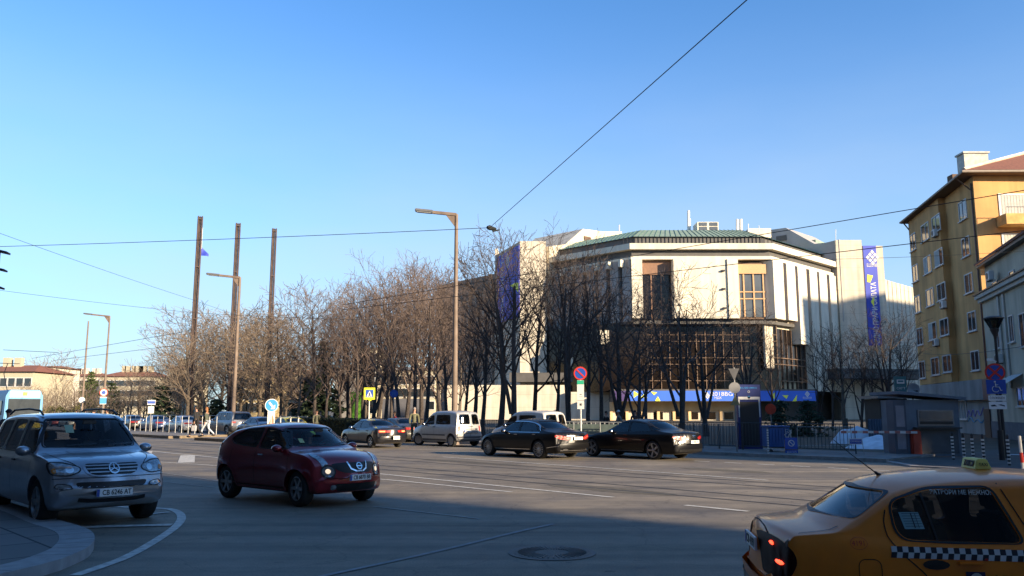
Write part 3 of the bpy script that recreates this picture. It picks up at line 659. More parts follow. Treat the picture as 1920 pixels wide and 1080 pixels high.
for (x,y,W,lb) in ((1757,437,An,'white air conditioner under the top floor window of the yellow block'),(1773,571,An,'white air conditioner below a third floor window of the yellow block'),(1759,642,An,'white air conditioner hanging beneath a second floor window of the yellow block')):
    k,z=W.sz(x,y); aircon(W.P(k,z-.3,.2),rot(W),lb)
# graffiti and service door on the base of the block
k,z=A.sz(1832,770); kA,kB=A.sz(1822,770)[0],A.sz(1850,770)[0]
def scribble(W,pts,m,w=.05,name='graffiti'):
    b=MB(); P=[W.P(*W.sz(x,y),.075) for x,y in pts]; b.tube(chaik(P,2),w,4); return b.build(name,m)
g_=scribble(A,[(1815,785),(1819,765),(1822,785),(1827,763),(1830,786),(1835,765),(1840,783),(1846,764)],mat('graffiti_violet',(.25,.2,.5),.7),.05)
yk(g_); g_=scribble(A,[(1818,790),(1822,780),(1828,794),(1835,784),(1842,795),(1848,786)],mat('graffiti_blue',(.1,.3,.5),.7),.04); yk(g_)
o=window(A,A.sz(1800,770)[0],A.sz(1815,770)[0],1.1,2.9-.3,yb,mull=(.33,.66),out=.12); o.data.transform(inv2)
for c in o.children: c.data.transform(inv2)
# ---------------------------------------------------------------- beige house in front of it
M_beige=mat('beige_render',(.52,.45,.33),.9,noise_amt=.12,scale=.6,detail=10)
M_cream=mat('cream_trim',(.45,.42,.36),.8,noise_amt=.1)
H=Wall((32.5,56.3),(28.2,42.0)); weather(M_beige,0,.2); weather(M_ochre,0,.22); weather(M_base,0,.25); hs=empty('beige_house','old beige two storey house with moulded cornice and attic windows','building',(36,50,0)); inv3=Matrix.Translation((-36,-50,0))
def hk(o,par=None): o.data.transform(inv3); o.parent=par or hs; return o
L=(H.q-H.p).length; ez=H.sz(1827,569)[1]; 
b=MB(); b.prism([(H.q.x,H.q.y),(46,40),(48,56),(H.p.x,H.p.y)],0,ez); hk(b.build('wall',M_beige))
b=MB(); H.box(b,-.2,L+1,ez,ez+.25,-2,.42); H.box(b,-.1,L+1,ez-.25,ez-.003,-.5,.25); hk(b.build('cornice',M_cream))
b=MB(); H.box(b,-.3,L+1,ez+.26,ez+.34,-2,.52); hk(b.build('gutter',M_dark))
za2=H.sz(1838,517)[1]; k0=H.sz(1838,540)[0]
b=MB(); H.box(b,.3,L+1,ez+.35,za2+.5,-5,-.25); hk(b.build('attic_wall',M_beige)); b=MB(); H.box(b,0,L+1,za2+.5,za2+.68,-5.2,.2); hk(b.build('attic_eave',M_dark))
b=MB(); V=[H.P(-.1,za2+.7,.3),H.P(L+1,za2+.7,.3),H.P(L+1,za2+3,-5),H.P(1,za2+3,-5)]; b.extr(V,Vector((0,0,.15))); hk(b.build('roof',M_tile))
for x0,x1,y0,y1 in ((1853,1864,527,553),(1885,1895,507,532)):
    k0,k1,z0,z1=H.rect(x0,x1,y0,y1); W2=Wall(tuple((H.p-H.n*.24).xy),tuple((H.q-H.n*.24).xy),H.n); o=window(W2,k0,k1,z0,z1,hs,mull=()); o.data.transform(inv3)
    for c in o.children: c.data.transform(inv3)
for x0,x1,y0,y1 in ((1866,1875,612,654),(1893,1902,590,642),(1913,1930,585,650),(1908,1925,725,762)):
    k0,k1,z0,z1=H.rect(x0,x1,y0,y1); o=window(H,k0,k1,z0,z1,hs,mull=(.5,)); o.data.transform(inv3)
    for c in o.children: c.data.transform(inv3)
for x in (1878,1888):
    k=H.sz(x,640)[0]; b=MB(); H.box(b,k,k+.35,3.2,ez-.3,.02,.1); hk(b.build('pilaster',M_cream))
b=MB(); H.box(b,.02,L,0,1.1,.02,.09); hk(b.build('plinth',mat('plinth_grey',(.14,.14,.15),.9)))
b=MB(); k0,k1,z0,z1=H.rect(1849,1860,767,818); H.box(b,k0,k1,0,z1,.02,.12); hk(b.build('door',mat('brown_door',(.05,.035,.025),.6)))
b=MB(); k0,_,z0,z1=H.rect(1895,1945,700,724); 
for i in range(8): b.add([H.P(k0+i*.33,z1,.02),H.P(k0+i*.33+.30,z1,.02),H.P(k0+i*.33+.30,z0,1.2),H.P(k0+i*.33,z0,1.2)],[(0,1,2,3)])
hk(b.build('awning',M_frame,fix=False))
for (x,y,lb) in ((1881,672,'white air conditioner on the beige house wall, upper of two units'),(1873,708,'grey air conditioner on the beige house wall beside the lamp post'),(1864,517,'air conditioner standing in front of the attic of the beige house')):
    k,z=H.sz(x,y); aircon(H.P(k,z-.3,.25),rot(H),lb,(.8,.3,.6))
# ---------------------------------------------------------------- unseen blocks outside the frame, placed and sized for the shade they cast
Aq=Vector((.777,-.629,0)); Nq=Vector((.629,.777,0))
def block(q0,q1,a0,a1,h,label):
    t=empty('street_block',label,'building',tuple(Aq*((a0+a1)/2)+Nq*((q0+q1)/2)))
    c=t.location; b=MB(); P=[Nq*q+Aq*a-Vector(c) for q,a in ((q0,a0),(q1,a0),(q1,a1),(q0,a1))]; b.prism([(p.x,p.y) for p in P],0,h); b.build('wall',M_beige,t)
    b=MB(); P=[Nq*q+Aq*a-Vector(c) for q,a in ((q0-.3,a0-.3),(q1+.3,a0-.3),(q1+.3,a1+.3),(q0-.3,a1+.3))]; b.prism([(p.x,p.y) for p in P],h,h+.3); b.build('roof',M_tile,t)
    W=Wall(tuple((Nq*q0+Aq*a0).xy),tuple((Nq*q1+Aq*a0).xy)); LL=(W.q-W.p).length; g=MB()
    z=2
    while z<h-2:
        k=1.5
        while k<LL-2:
            W.box(g,k,k+1.3,z,z+1.6,.02,.06); k+=3.2
        z+=3.1
    g.v=[(x-c.x,y-c.y,z) for x,y,z in g.v]
    g.build('window_row',M_glass_b,t)
block(-45,12.4,38,52,24,'beige street block outside the frame, its corner shading the near lane')
block(29.5,35.6,22,34,12.6,'low unseen block outside the frame, sized to shade the entrance by the kiosk')
block(35.7,60,22,36,25,'taller unseen beige block outside the frame, sized to shade the kiosk area')
block(143,158,22,34,32.5,'low unseen block outside the frame, sized to shade the foot of the hall')
block(158.2,215,22,40,45.5,'tall unseen block outside the frame, sized to shade the right of the hall')
b=MB(); t9=empty('street_block','plain unseen block added beside the near left pavement to darken the parked car','building',tuple(rd(-45,-8))); b.box((0,0,12),(70,16,24),R(-46)); b.build('wall',mat('unseen_block_dark',(.09,.085,.08),.9),t9); b=MB(); tq=empty('street_block','plain unseen block added behind the viewer to cut sky light and reflections','building',(0,-15,0)); b.box((-16,0,12),(88,14,24)); b.build('wall',M_base,tq)  # unseen blocks added to cut sky light and darken car reflections
g=MB()
for i in range(26):
    for j in range(7): g.box((-58+i*3.3,7.03,2.5+j*3.2),(1.4,.06,1.7))
g.build('window_row',M_glass_b,tq)
# ---------------------------------------------------------------- far houses on the left
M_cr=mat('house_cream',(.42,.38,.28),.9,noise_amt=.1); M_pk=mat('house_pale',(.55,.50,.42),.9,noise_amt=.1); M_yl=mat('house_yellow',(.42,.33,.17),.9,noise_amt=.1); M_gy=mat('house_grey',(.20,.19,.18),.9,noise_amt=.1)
def house(x0,x1,yt,yr,Y,label,m=M_cr,dep=14,fl=4,cols=8,roof=M_tile,chim=2,gable=True):
    p=at(x0,770,Y); q=at(x1,770,Y); h=zof((x0+x1)/2,yt,Y); hr=zof((x0+x1)/2,yr,Y)
    # keep widths as seen near the eaves
    a=at(x0,yt,Y).x; c=at(x1,yt,Y).x; t=empty('apartment_house',label,'building',((a+c)/2,Y,0)); w2=(c-a)/2
    b=MB(); b.box2((-w2,0,0),(w2,dep,h)); b.build('wall',m,t)
    b=MB(); e=.6; lo=[Vector((-w2-e,-e,h)),Vector((w2+e,-e,h)),Vector((w2+e,dep+e,h)),Vector((-w2-e,dep+e,h))]; i_=min(w2*.5,5); hi=[Vector((-w2+i_,dep/2,hr)),Vector((w2-i_,dep/2,hr))]
    b.add([v+Vector((0,0,.02)) for v in lo]+hi,[(0,1,5,4),(1,2,5),(2,3,4,5),(3,0,4),(3,2,1,0)]); rf=b.build('roof',roof,t)
    random.seed(int(x0+yt))
    for i in range(chim):
        x=random.uniform(-w2*.8,w2*.8); b=MB(); b.box((x,dep*.4,(h+hr)/2+.9),(1.2,1.2,(hr-h)*.9+1)); b.build('chimney',m,rf)
    fh=min(3.1,h/fl)
    for j in range(fl):
        for i in range(cols):
            z=h-1.9-j*fh
            if z<1: continue
            x=-w2+2*w2*(i+.5)/cols; b=MB(); b.box((x,-.05,z),(1.4,.1,1.7)); fr=b.build('window',M_frame,t); g=MB(); g.box((x,-.08,z),(1.15,.1,1.45)); g.build('pane',M_glass_b,fr)
    return t
house(-60,62,697,681,150,'cream house with brown red hipped roof above the blue tram',M_cr,14,3,8)
house(62,92,688,683,165,'pale blank gable wall right of the cream house',M_pk,12,1,1,chim=0)
house(118,190,706,698,240,'long low pale terrace with orange tiled roof left of the lamp post',M_pk,12,3,9,chim=5)
house(188,290,706,693,235,'long yellow terrace with red roof and many chimneys behind the lamp post',M_cr,14,4,14,chim=8)
house(318,352,691,682,170,'cream house with small red roof behind the left flag mast',M_cr,12,2,4,chim=1)
house(436,506,700,684,150,'yellow block behind the bare trees right of the middle mast',M_yl,14,4,7)
house(508,590,702,690,165,'ochre block with red roof behind the bare trees right of the third mast',M_cr,14,4,8)
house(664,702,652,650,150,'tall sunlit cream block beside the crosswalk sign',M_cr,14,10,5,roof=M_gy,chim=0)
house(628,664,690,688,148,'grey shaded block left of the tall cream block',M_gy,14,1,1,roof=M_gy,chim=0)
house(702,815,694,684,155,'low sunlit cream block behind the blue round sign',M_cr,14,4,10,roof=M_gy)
house(-300,-120,690,675,200,'cream terrace left of the blue tram',M_cr,14,4,14)
b=MB(); p=at(652,756,140); q=at(682,735,140); b.box2((p.x,139,0),(q.x,140,q.z)); t=b.build('green_hoarding',mat('hoarding_green',(.10,.28,.02),.7,noise_amt=.3,scale=2)); tag(t,'bright green hoarding panel left of the crosswalk sign pole','hoarding')
b=MB(); p=at(720,775,120); q=at(800,748,120); b.box2((p.x,118,0),(q.x,122,q.z)); t=b.build('kiosk_pavilion',mat('pavilion_grey',(.10,.10,.11),.7)); tag(t,'low dark grey pavilion behind the trees by the blue round sign','pavilion')
# ---------------------------------------------------------------- vehicles
G_CLEAR=glassmat('car_glass_clear',1.0,(.97,1,1)); G_TINT=glassmat('car_glass_tinted',.28,(.8,.85,.9)); G_DARK=mat('car_glass_black',(.008,.01,.012),.04,noise_amt=.2,scale=1,spec=.9)
M_lampred=mat('tail_lamp_red',(.30,.012,.01),.35,coat=.2,noise_amt=.1); M_lampdark=mat('tail_lamp_smoked',(.025,.003,.003),.5,coat=0,spec=.15,noise_amt=.1)
M_redglow=mat('tail_lamp_glow',(1,.05,.02),.3,emit=2.2,noise_amt=0); M_lampclear=mat('headlamp_glass',(.35,.36,.37),.08,metal=.6,coat=1,noise_amt=.5,scale=14)
M_headglow=mat('headlamp_glow',(1,.80,.55),.3,emit=.4,noise_amt=0); M_inter=mat('car_interior',(.02,.02,.022),.8,noise_amt=.2); M_plate=mat('number_plate',(.80,.80,.78),.5,noise_amt=.03); M_amber=mat('amber_lamp',(.6,.2,.02),.2,coat=1)
M_seam=mat('panel_gap',(.004,.004,.004),.9,noise_amt=0)
def paint(name,col,metal=.35,rough=.32,coat=1): return mat(name,col,rough,metal=metal,coat=coat,noise_amt=.07,scale=6,detail=12)
def body_geo(P,ins=0.0,x0=None,x1=None,floor=None,N=116,drop=0):
    top,belt,bot,hw=[pchip(P[k]) for k in ('top','belt','bot','hw')]
    X0,X1=P['top'][0][0],P['top'][-1][0]; a=X0 if x0 is None else x0; c=X1 if x1 is None else x1
    zr=max(p[1] for p in P['top']); wr=P['wr']-ins; k=P.get('k',.16); kn=P.get('kn',.16); cr=P.get('crown',.035); xm=P.get('xm',0)
    fl=P.get('flare',0); wx=P['wheels']
    V=[];F=[];rings=[]
    for i in range(N):
        u=i/(N-1); x=a+(c-a)*(u*.34+.66*(0.5-0.5*math.cos(math.pi*u)))
        w_=hw(x)-ins; zb=bot(x) if floor is None else floor; sg=math.tanh((x-xm)/.35)
        def zt(t): return top(min(max(x+sg*k*t*t,X0),X1))-ins-cr*t*t-drop
        z1=max(zt(1),zb+.12); zl=min(belt(x)-ins*.3,z1-.012); zl=max(zl,zb+.08); zc=max(z1,zl+.01)
        fr=min(max((zc-zl)/(zr-belt(xm)),0),1); wb=.945*w_; wc=wb+(wr-wb)*fr
        r=min(.085,(zc-zl)*.75); H=zl-zb
        e=sum(math.exp(-((x-q)/.42)**2) for q in wx)*fl
        pts=[(0,zb),(.45*w_,zb),(.80*w_,zb),(.91*w_+e*.6,zb+.02*min(1,H*2)),(.965*w_+e,zb+.16*H),(.99*w_+e,zb+.36*H),(1.0*w_+e*.9,zb+.58*H),(.998*w_+e*.5,zb+.76*H),(.985*w_+e*.15,zb+.88*H),(.967*w_,zb+.96*H),(wb,zl)]
        ws=wb+(wc-wb)*((zc-r-zl)/(zc-zl) if zc>zl else 0)
        for u2 in (.2,.4,.6,.8,1): pts.append((wb+(ws-wb)*u2,zl+(zc-r-zl)*u2))
        for an in (30,60,85): pts.append((wc-r+(r+ws-wc)*math.cos(R(an)),zc-r+r*math.sin(R(an))))
        wt=pts[-1][0]; zz=pts[-1][1]; d0=zz-zt(1)
        for t in (.86,.7,.55,.4,.27,.13,0): pts.append((wt*t,zt(t)+d0*t**4 if True else 0))
        end=max(0,1-(X1-x)/.7) if x>xm else max(0,1-(x-X0)/.5); sh=kn*(end**1.3)*(1 if x>xm else -1)
        full=[(y,z) for y,z in pts]+[(-y,z) for y,z in reversed(pts[1:-1])]
        n=len(full); base=len(V)
        for y,z in full: V.append((x-sh*(y/max(w_,.1))**2,y,z))
        rings.append(base)
    for i in range(N-1):
        p,q=rings[i],rings[i+1]
        for j in range(n): F.append((p+j,p+(j+1)%n,q+(j+1)%n,q+j))
    F.append(tuple(reversed([rings[0]+j for j in range(n)]))); F.append(tuple(rings[-1]+j for j in range(n)))
    return V,F
class Car:
    def __init__(s,P,name,label,cat,loc,rz,group=None,body=None,cut=True,steer=0,wheelkw={},glass=None,seats=True):
        s.P=P; s.t=empty(name,label,cat,loc,rz,group)
        V,F=body_geo(P); s.bvh=BVHTree.FromPolygons([Vector(v) for v in V],F)
        m=MB(); m.add(V,F); me=m.mesh('body')
        cut_=[]; r=P['r']; L=P['hw'][len(P['hw'])//2][1]
        for x in P['wheels']:
            for sd in (-1,1):
                c=MB(); ya,yb_=sd*(L-.30),sd*(L+.3); c.lathe([(r+.055,min(ya,yb_)),(r+.055,max(ya,yb_))],(x,0,r+.0),28,'Y'); cut_.append(c.mesh('w'))
        if cut:
            c=MB(); V2,F2=body_geo(P,.07,P['cab'][0],P['cab'][1],.32,40,drop=-.02); c.add(V2,F2); cut_.append(c.mesh('cab'))
            for side in P['side']:
                c=MB(); q=[Vector((p[0],-2,p[1])) for p in rpoly([Vector(p) for p in s.inset(side,.012)],.07)]; c.extr(q,(0,4,0)); cut_.append(c.mesh('sw'))
            for nm in ('wind','back'):
                pl=P.get(nm); 
                if not pl: continue
                xx=P['cab'][2] if nm=='wind' else P['cab'][3]
                for pl_ in (pl if isinstance(pl[0],list) else [pl]):
                    q=[Vector((xx,p[0],p[1])) for p in rpoly([Vector(p) for p in s.inset(pl_,.012)],.08)]; c=MB(); c.extr(q,(3 if nm=='wind' else -3,0,0)); cut_.append(c.mesh('ww'))
        me=boolean(me,cut_); 
        if len(me.polygons)<200: print('BOOLEAN FAIL',name)
        me.materials.clear(); smooth(me,52); s.body=link('body',me,body,s.t)
        gl=glass or G_TINT; off=-.008 if cut else .006
        s.glass=[]
        for sd in (1,-1):
            for i,side in enumerate(P['side']):
                o=s.patch('side_window',[(x,sd*1.2,z) for x,z in side],(0,-sd,0),off,gl if i<P.get('ntint',9) else G_TINT,rings=4)
                s.band('window_seal',[(x,sd*1.2,z) for x,z in side],(0,-sd,0),.004,.014,M_black,par=o)
        for nm,dx in (('wind',-1),('back',1)):
            pl=P.get(nm)
            if not pl: continue
            for pl_ in (pl if isinstance(pl[0],list) else [pl]):
                o=s.patch('windscreen' if nm=='wind' else 'rear_window',[(-dx*3,y,z) for y,z in pl_],(dx,0,0),off,gl if nm=='back' else (G_CLEAR if cut else gl),rings=7)
                s.band('window_seal',[(-dx*3,y,z) for y,z in pl_],(dx,0,0),.004,.018,M_black,par=o)
        s.wheels(steer,**wheelkw)
        if cut and seats: s.interior()
    def inset(s,pl,d):
        cx=sum(p[0] for p in pl)/len(pl); cy=sum(p[1] for p in pl)/len(pl); out=[]
        for x,y in pl:
            l=math.hypot(x-cx,y-cy); k=1-d/l; out.append((cx+(x-cx)*k,cy+(y-cy)*k,0))
        return out
    def hit(s,p,d,off):
        p=Vector(p); d=Vector(d).normalized(); h=s.bvh.ray_cast(p-d*4,d)
        if h[0] is None or abs((h[0]-p).dot(d))>3.3:
            h=s.bvh.find_nearest(p)
        nrm=h[1]
        if nrm.dot(d)>0: nrm=-nrm
        return h[0]+nrm*off
    def ringpts(s,poly,ch=2,step=.05):
        P=[Vector(p) for p in poly]; P=rpoly(P,min(.075,.12*max((a_-P[0]).length for a_ in P))) if ch else P; Q=[]
        for i,p in enumerate(P):
            q=P[(i+1)%len(P)]; n=max(1,int((q-p).length/step)); Q+=[p.lerp(q,j/n) for j in range(n)]
        return Q
    def patch(s,name,poly,d,off,m,rings=5,ch=2,par=None):
        Q=s.ringpts(poly,ch); c=sum(Q,Vector())/len(Q); n=len(Q); V=[s.hit(c,d,off)];F=[]
        for j in range(1,rings+1): V+=[s.hit(c+(q-c)*(j/rings),d,off) for q in Q]
        for i in range(n): F.append((0,1+i,1+(i+1)%n))
        for j in range(rings-1):
            for i in range(n): F.append((1+j*n+i,1+(j+1)*n+i,1+(j+1)*n+(i+1)%n,1+j*n+(i+1)%n))
        b=MB(); b.add(V,F); o=b.build(name,m,par or s.t); [setattr(p,'use_smooth',True) for p in o.data.polygons]; return o
    def band(s,name,poly,d,off,w_,m,ch=2,par=None):
        Q=s.ringpts(poly,ch); c=sum(Q,Vector())/len(Q); n=len(Q)
        V=[s.hit(q+(c-q).normalized()*w_*.4,d,off) for q in Q]+[s.hit(q+(q-c).normalized()*w_,d,off) for q in Q]
        b=MB(); b.add(V,[(i,(i+1)%n,n+(i+1)%n,n+i) for i in range(n)]); return b.build(name,m,par or s.t)
    def strip(s,name,pts,d,off,w_,m,closed=False,ch=2,par=None,step=.06):
        P=[Vector(p) for p in pts]; P=chaik(P,ch,closed) if ch else P; Q=[]
        for i in range(len(P)-(0 if closed else 1)):
            p,q=P[i],P[(i+1)%len(P)]; n=max(1,int((q-p).length/step)); Q+=[p.lerp(q,j/n) for j in range(n)]
        if not closed: Q.append(P[-1])
        n=len(Q); dv=Vector(d).normalized(); A=[];B=[]
        for i,q in enumerate(Q):
            t=(Q[(i+1)%n]-Q[i-1]) if closed else (Q[min(i+1,n-1)]-Q[max(i-1,0)]); sd=t.cross(dv).normalized()*w_/2
            A.append(s.hit(q+sd,d,off)); B.append(s.hit(q-sd,d,off))
        b=MB(); b.add(A+B,[(i,(i+1)%n,n+(i+1)%n,n+i) for i in range(n if closed else n-1)]); return b.build(name,m,par or s.t)
    def text(s,name,body,size,c,xd,up,d,off,m,width=None,par=None,bold=0):
        me=text_mesh(body,size,0.0,bold); xs=[q.co.x for q in me.vertices]; k=(width/(max(xs)-min(xs))) if width else 1
        c=Vector(c); xd=Vector(xd).normalized(); up=Vector(up).normalized()
        for q in me.vertices: q.co=s.hit(c+xd*q.co.x*k+up*q.co.y,d,off)
        me.materials.clear(); return link(name,me,m,par or s.t)
    def wheels(s,steer=0,spokes=5,rimm=None,sw=.05,dual=False,cap=False):
        P=s.P; r=P['r']; hwid=P['hw'][len(P['hw'])//2][1]; rr=r*P.get('rimf',.68); tw=P.get('tw',.21)
        tm=MB(); yy=tw/2; tm.lathe([(rr,-yy),(r*.9,-yy*1.02),(r*.97,-yy*.88),(r,-yy*.6),(r,yy*.6),(r*.97,yy*.88),(r*.9,yy*1.02),(rr,yy),(rr*.96,yy*.6),(rr*.96,-yy*.6)],n=32,axis='Y',closed=True); tme=tm.mesh('tyre',sm=40); tme.materials.append(M_rubber)
        rm=MB(); rm.lathe([(rr*1.01,yy*.95),(rr*.93,yy*.97),(rr*.90,yy*.6),(rr*.96,yy*.5),(rr*1.01,yy*.5)],n=32,axis='Y',closed=True)
        rm.cur=0
        for i in range(spokes):
            a=2*math.pi*i/spokes
            for off_ in ((-.09,.09) if dual else (0,)):
                aa=a+off_; ca,sa=math.cos(aa),math.sin(aa); h=sw/2; pr=Vector((ca,0,sa)); tn=Vector((-sa,0,ca))
                w0,w1=(h*1.15,h*.85) if not dual else (h*.6,h*.45)
                V=[]
                for rad,ww,y in ((rr*.12,w0,yy*.78),(rr*.93,w1,yy*.86)):
                    for sg in (-1,1): V.append(pr*rad+tn*sg*ww+Vector((0,y,0))); V.append(pr*rad+tn*sg*ww*1.2+Vector((0,y-.05,0)))
                rm.add(V,[(0,2,6,4),(1,0,4,5),(2,3,7,6),(4,6,7,5)])
        rm.lathe([(rr*.2,yy*.6),(rr*.2,yy*.84),(rr*.15,yy*.88),(.001,yy*.88)],n=16,axis='Y')
        if cap: rm.lathe([(rr*.9,yy*.75),(.001,yy*.8)],n=24,axis='Y')
        rme=rm.mesh('rim',sm=30); rme.materials.append(rimm or M_alloy)
        dm=MB(); dm.lathe([(rr*.955,-yy*.5),(rr*.955,yy*.32),(.001,yy*.32)],n=24,axis='Y'); dme=dm.mesh('hub_disc'); dme.materials.append(M_dark)
        for i,x in enumerate(P['wheels']):
            for sd in (1,-1):
                o=link('tyre',tme,None,s.t); o.location=(x,sd*(hwid-tw/2-.025),r); a=0 if sd==1 else math.pi
                o.rotation_euler=(0,random.random()*3,a+(steer if i==1 else 0)) if False else (0,0,a+(steer if x>0 else 0))
                q=link('rim',rme,None,o); q=link('hub_disc',dme,None,o)
    def interior(s):
        P=s.P; xs=P['seatx']; hwid=P['wr']; z0=.42+P.get('seatz',0)
        for x in xs:
            for sd in ((-1,1) if x==xs[0] else (0,)):
                wdt=.46 if sd else hwid*1.55; y=sd*hwid*.55
                b=MB(); b.box((x+.18,y,z0),(.5,wdt,.16)); b.box((x-.08,y,z0+.33),(.16,wdt,.58),0,0,-.2); 
                for yy in ((y,) if sd else (-.35,.35)): b.box((x-.17,yy,z0+.72),(.1,.24,.17),0,0,-.15)
                b.build('seat',M_inter,s.t,bevel=.03)
        xd=P['dash']; b=MB(); b.box((xd,0,P['dashz']-.16),(.4,hwid*1.75,.3)); b.build('dashboard',M_inter,s.t,bevel=.05)
        b=MB(); b.lathe([(.17,-.012),(.19,-.012),(.19,.012),(.17,.012)],n=20,closed=True); me=b.mesh('w'); o=link('steering_wheel',me,M_black,s.t); o.location=(xd-.3,hwid*.5,P['dashz']-.05); o.rotation_euler=(0,R(-65),0)
        b=MB(); zr=max(p[1] for p in P['top']); b.box((xd-.12,0,P.get('mirz',zr-.16)),(.03,.22,.06)); b.build('rear_view_mirror',M_black,s.t,bevel=.01)
    def mirror(s,x,z,m,sz=(.11,.19,.13)):
        for sd in (1,-1):
            y=abs(s.hit((x,sd*1.3,z),(0,-sd,0),0).y); b=MB(); b.ball((x,sd*(y+.12),z+.03),(sz[0],sz[1]*.62,sz[2]*.62),12,8); b.box((x+.01,sd*(y+.01),z-.02),(.05,.1,.035)); o=b.build('wing_mirror',m,s.t,sm=50)
            b=MB(); b.ball((x-sz[0]*.45,sd*(y+.12),z+.03),(sz[0]*.6,sz[1]*.54,sz[2]*.53),10,6); b.build('mirror_glass',M_chrome,o,sm=60)
    def handles(s,pts,m):
        for x,z in pts:
            for sd in (1,-1):
                h=s.hit((x,sd*1.3,z),(0,-sd,0),.012); b=MB(); b.box(h,(.19,.035,.03)); b.build('door_handle',m,s.t,bevel=.01)
    def plate(s,txt,front=True,z=.5,w_=.52,h=.11,y0=0,eu=True,m=M_plate,tm=None,proud=.012):
        d=(-1,0,0) if front else (1,0,0); sg=1 if front else -1
        c=s.hit((sg*3,y0,z),d,proud); c.x=sg*(max(sg*s.hit((sg*3,y0+dy,z+dz),d,0).x for dy in (-w_/2,0,w_/2) for dz in (-h/2,0,h/2))+proud); b=MB(); b.box((c.x+sg*0.0,y0,z),(.02,w_,h)); p=b.build('number_plate',m,s.t)
        xd=(0,1,0) if front else (0,-1,0); x=c.x+sg*.0125
        if txt: put_text('lettering',txt,h*.95,(x,y0-(sg*(-.0) )+ (0.03 if front else -.03)*(1 if eu else 0),z-.002),xd,(0,0,1),tm or M_black,p,width=w_*(.80 if eu else .9),bold=.0015,ext=.0008)
        if eu: b=MB(); b.box((x-sg*.001,y0-(w_/2-.022)*(1 if front else -1),z),(.003,.042,h*.97)); b.build('plate_band',M_blue,p)
        return p
def ell(cx,cz,rx,rz,n=12,rot=0):
    return [(cx+rx*math.cos(2*math.pi*i/n)*math.cos(rot)-rz*math.sin(2*math.pi*i/n)*math.sin(rot),cz+rx*math.cos(2*math.pi*i/n)*math.sin(rot)+rz*math.sin(2*math.pi*i/n)*math.cos(rot)) for i in range(n)]
P_SUV=dict(top=[(-2.29,.72),(-2.27,.95),(-2.2,1.12),(-2.03,1.60),(-1.85,1.71),(-1.1,1.76),(0,1.765),(.4,1.74),(.58,1.68),(1.12,1.22),(1.24,1.14),(1.5,1.115),(1.9,1.05),(2.1,.96),(2.22,.82),(2.29,.62)],
 belt=[(-2.29,.72),(-2.2,1.02),(1.1,1.06),(1.6,1.02),(2.0,.93),(2.2,.76),(2.29,.58)],bot=[(-2.29,.5),(-2.1,.34),(-1.8,.28),(1.8,.26),(2.1,.30),(2.25,.42),(2.29,.50)],
 hw=[(-2.29,.83),(-2.0,.90),(-1,.915),(1.4,.915),(1.9,.885),(2.15,.84),(2.29,.76)],wr=.67,wheels=(1.42,-1.40),r=.37,k=.16,kn=.16,crown=.03,flare=.03,cab=(-2.0,1.05,.25,-1.5),
 side=[[(.98,1.13),(.55,1.60),(.0,1.64),(-.05,1.12)],[(-.14,1.12),(-.12,1.64),(-.85,1.64),(-1.0,1.12)],[(-1.1,1.12),(-.96,1.63),(-1.62,1.60),(-1.85,1.16)]],
 wind=[(-.735,1.20),(-.60,1.66),(.60,1.66),(.735,1.20)],back=[(-.70,1.14),(-.58,1.60),(.58,1.60),(.70,1.14)],seatx=(.1,-.85),dash=.95,dashz=1.18,seatz=.22,tw=.26)
P_JUKE=dict(top=[(-2.07,.72),(-2.03,.98),(-1.93,1.10),(-1.62,1.36),(-1.45,1.44),(-.9,1.52),(-.2,1.56),(.25,1.53),(.45,1.46),(1.0,1.12),(1.12,1.06),(1.5,1.01),(1.8,.93),(1.95,.83),(2.03,.68),(2.07,.55)],
 belt=[(-2.07,.70),(-1.9,1.06),(-1.4,1.10),(-.6,1.02),(.9,.99),(1.5,.95),(1.8,.86),(2.0,.66),(2.07,.5)],bot=[(-2.07,.5),(-1.9,.32),(-1.6,.24),(1.6,.24),(1.85,.26),(2.0,.34),(2.07,.45)],
 hw=[(-2.07,.72),(-1.9,.82),(-1.3,.875),(0,.855),(1.2,.875),(1.7,.83),(1.95,.76),(2.07,.64)],wr=.575,wheels=(1.22,-1.31),r=.335,k=.2,kn=.26,crown=.04,flare=.045,cab=(-1.8,.9,.1,-1.2),
 side=[[(.83,1.06),(.42,1.40),(-.18,1.46),(-.22,1.05)],[(-.30,1.06),(-.26,1.46),(-.85,1.43),(-1.30,1.22),(-1.12,1.12)]],
 wind=[(-.70,1.11),(-.53,1.45),(.53,1.45),(.70,1.11)],back=[(-.60,1.10),(-.5,1.36),(.5,1.36),(.60,1.10)],seatx=(.0,-.8),dash=.8,dashz=1.08,seatz=.12,tw=.22)
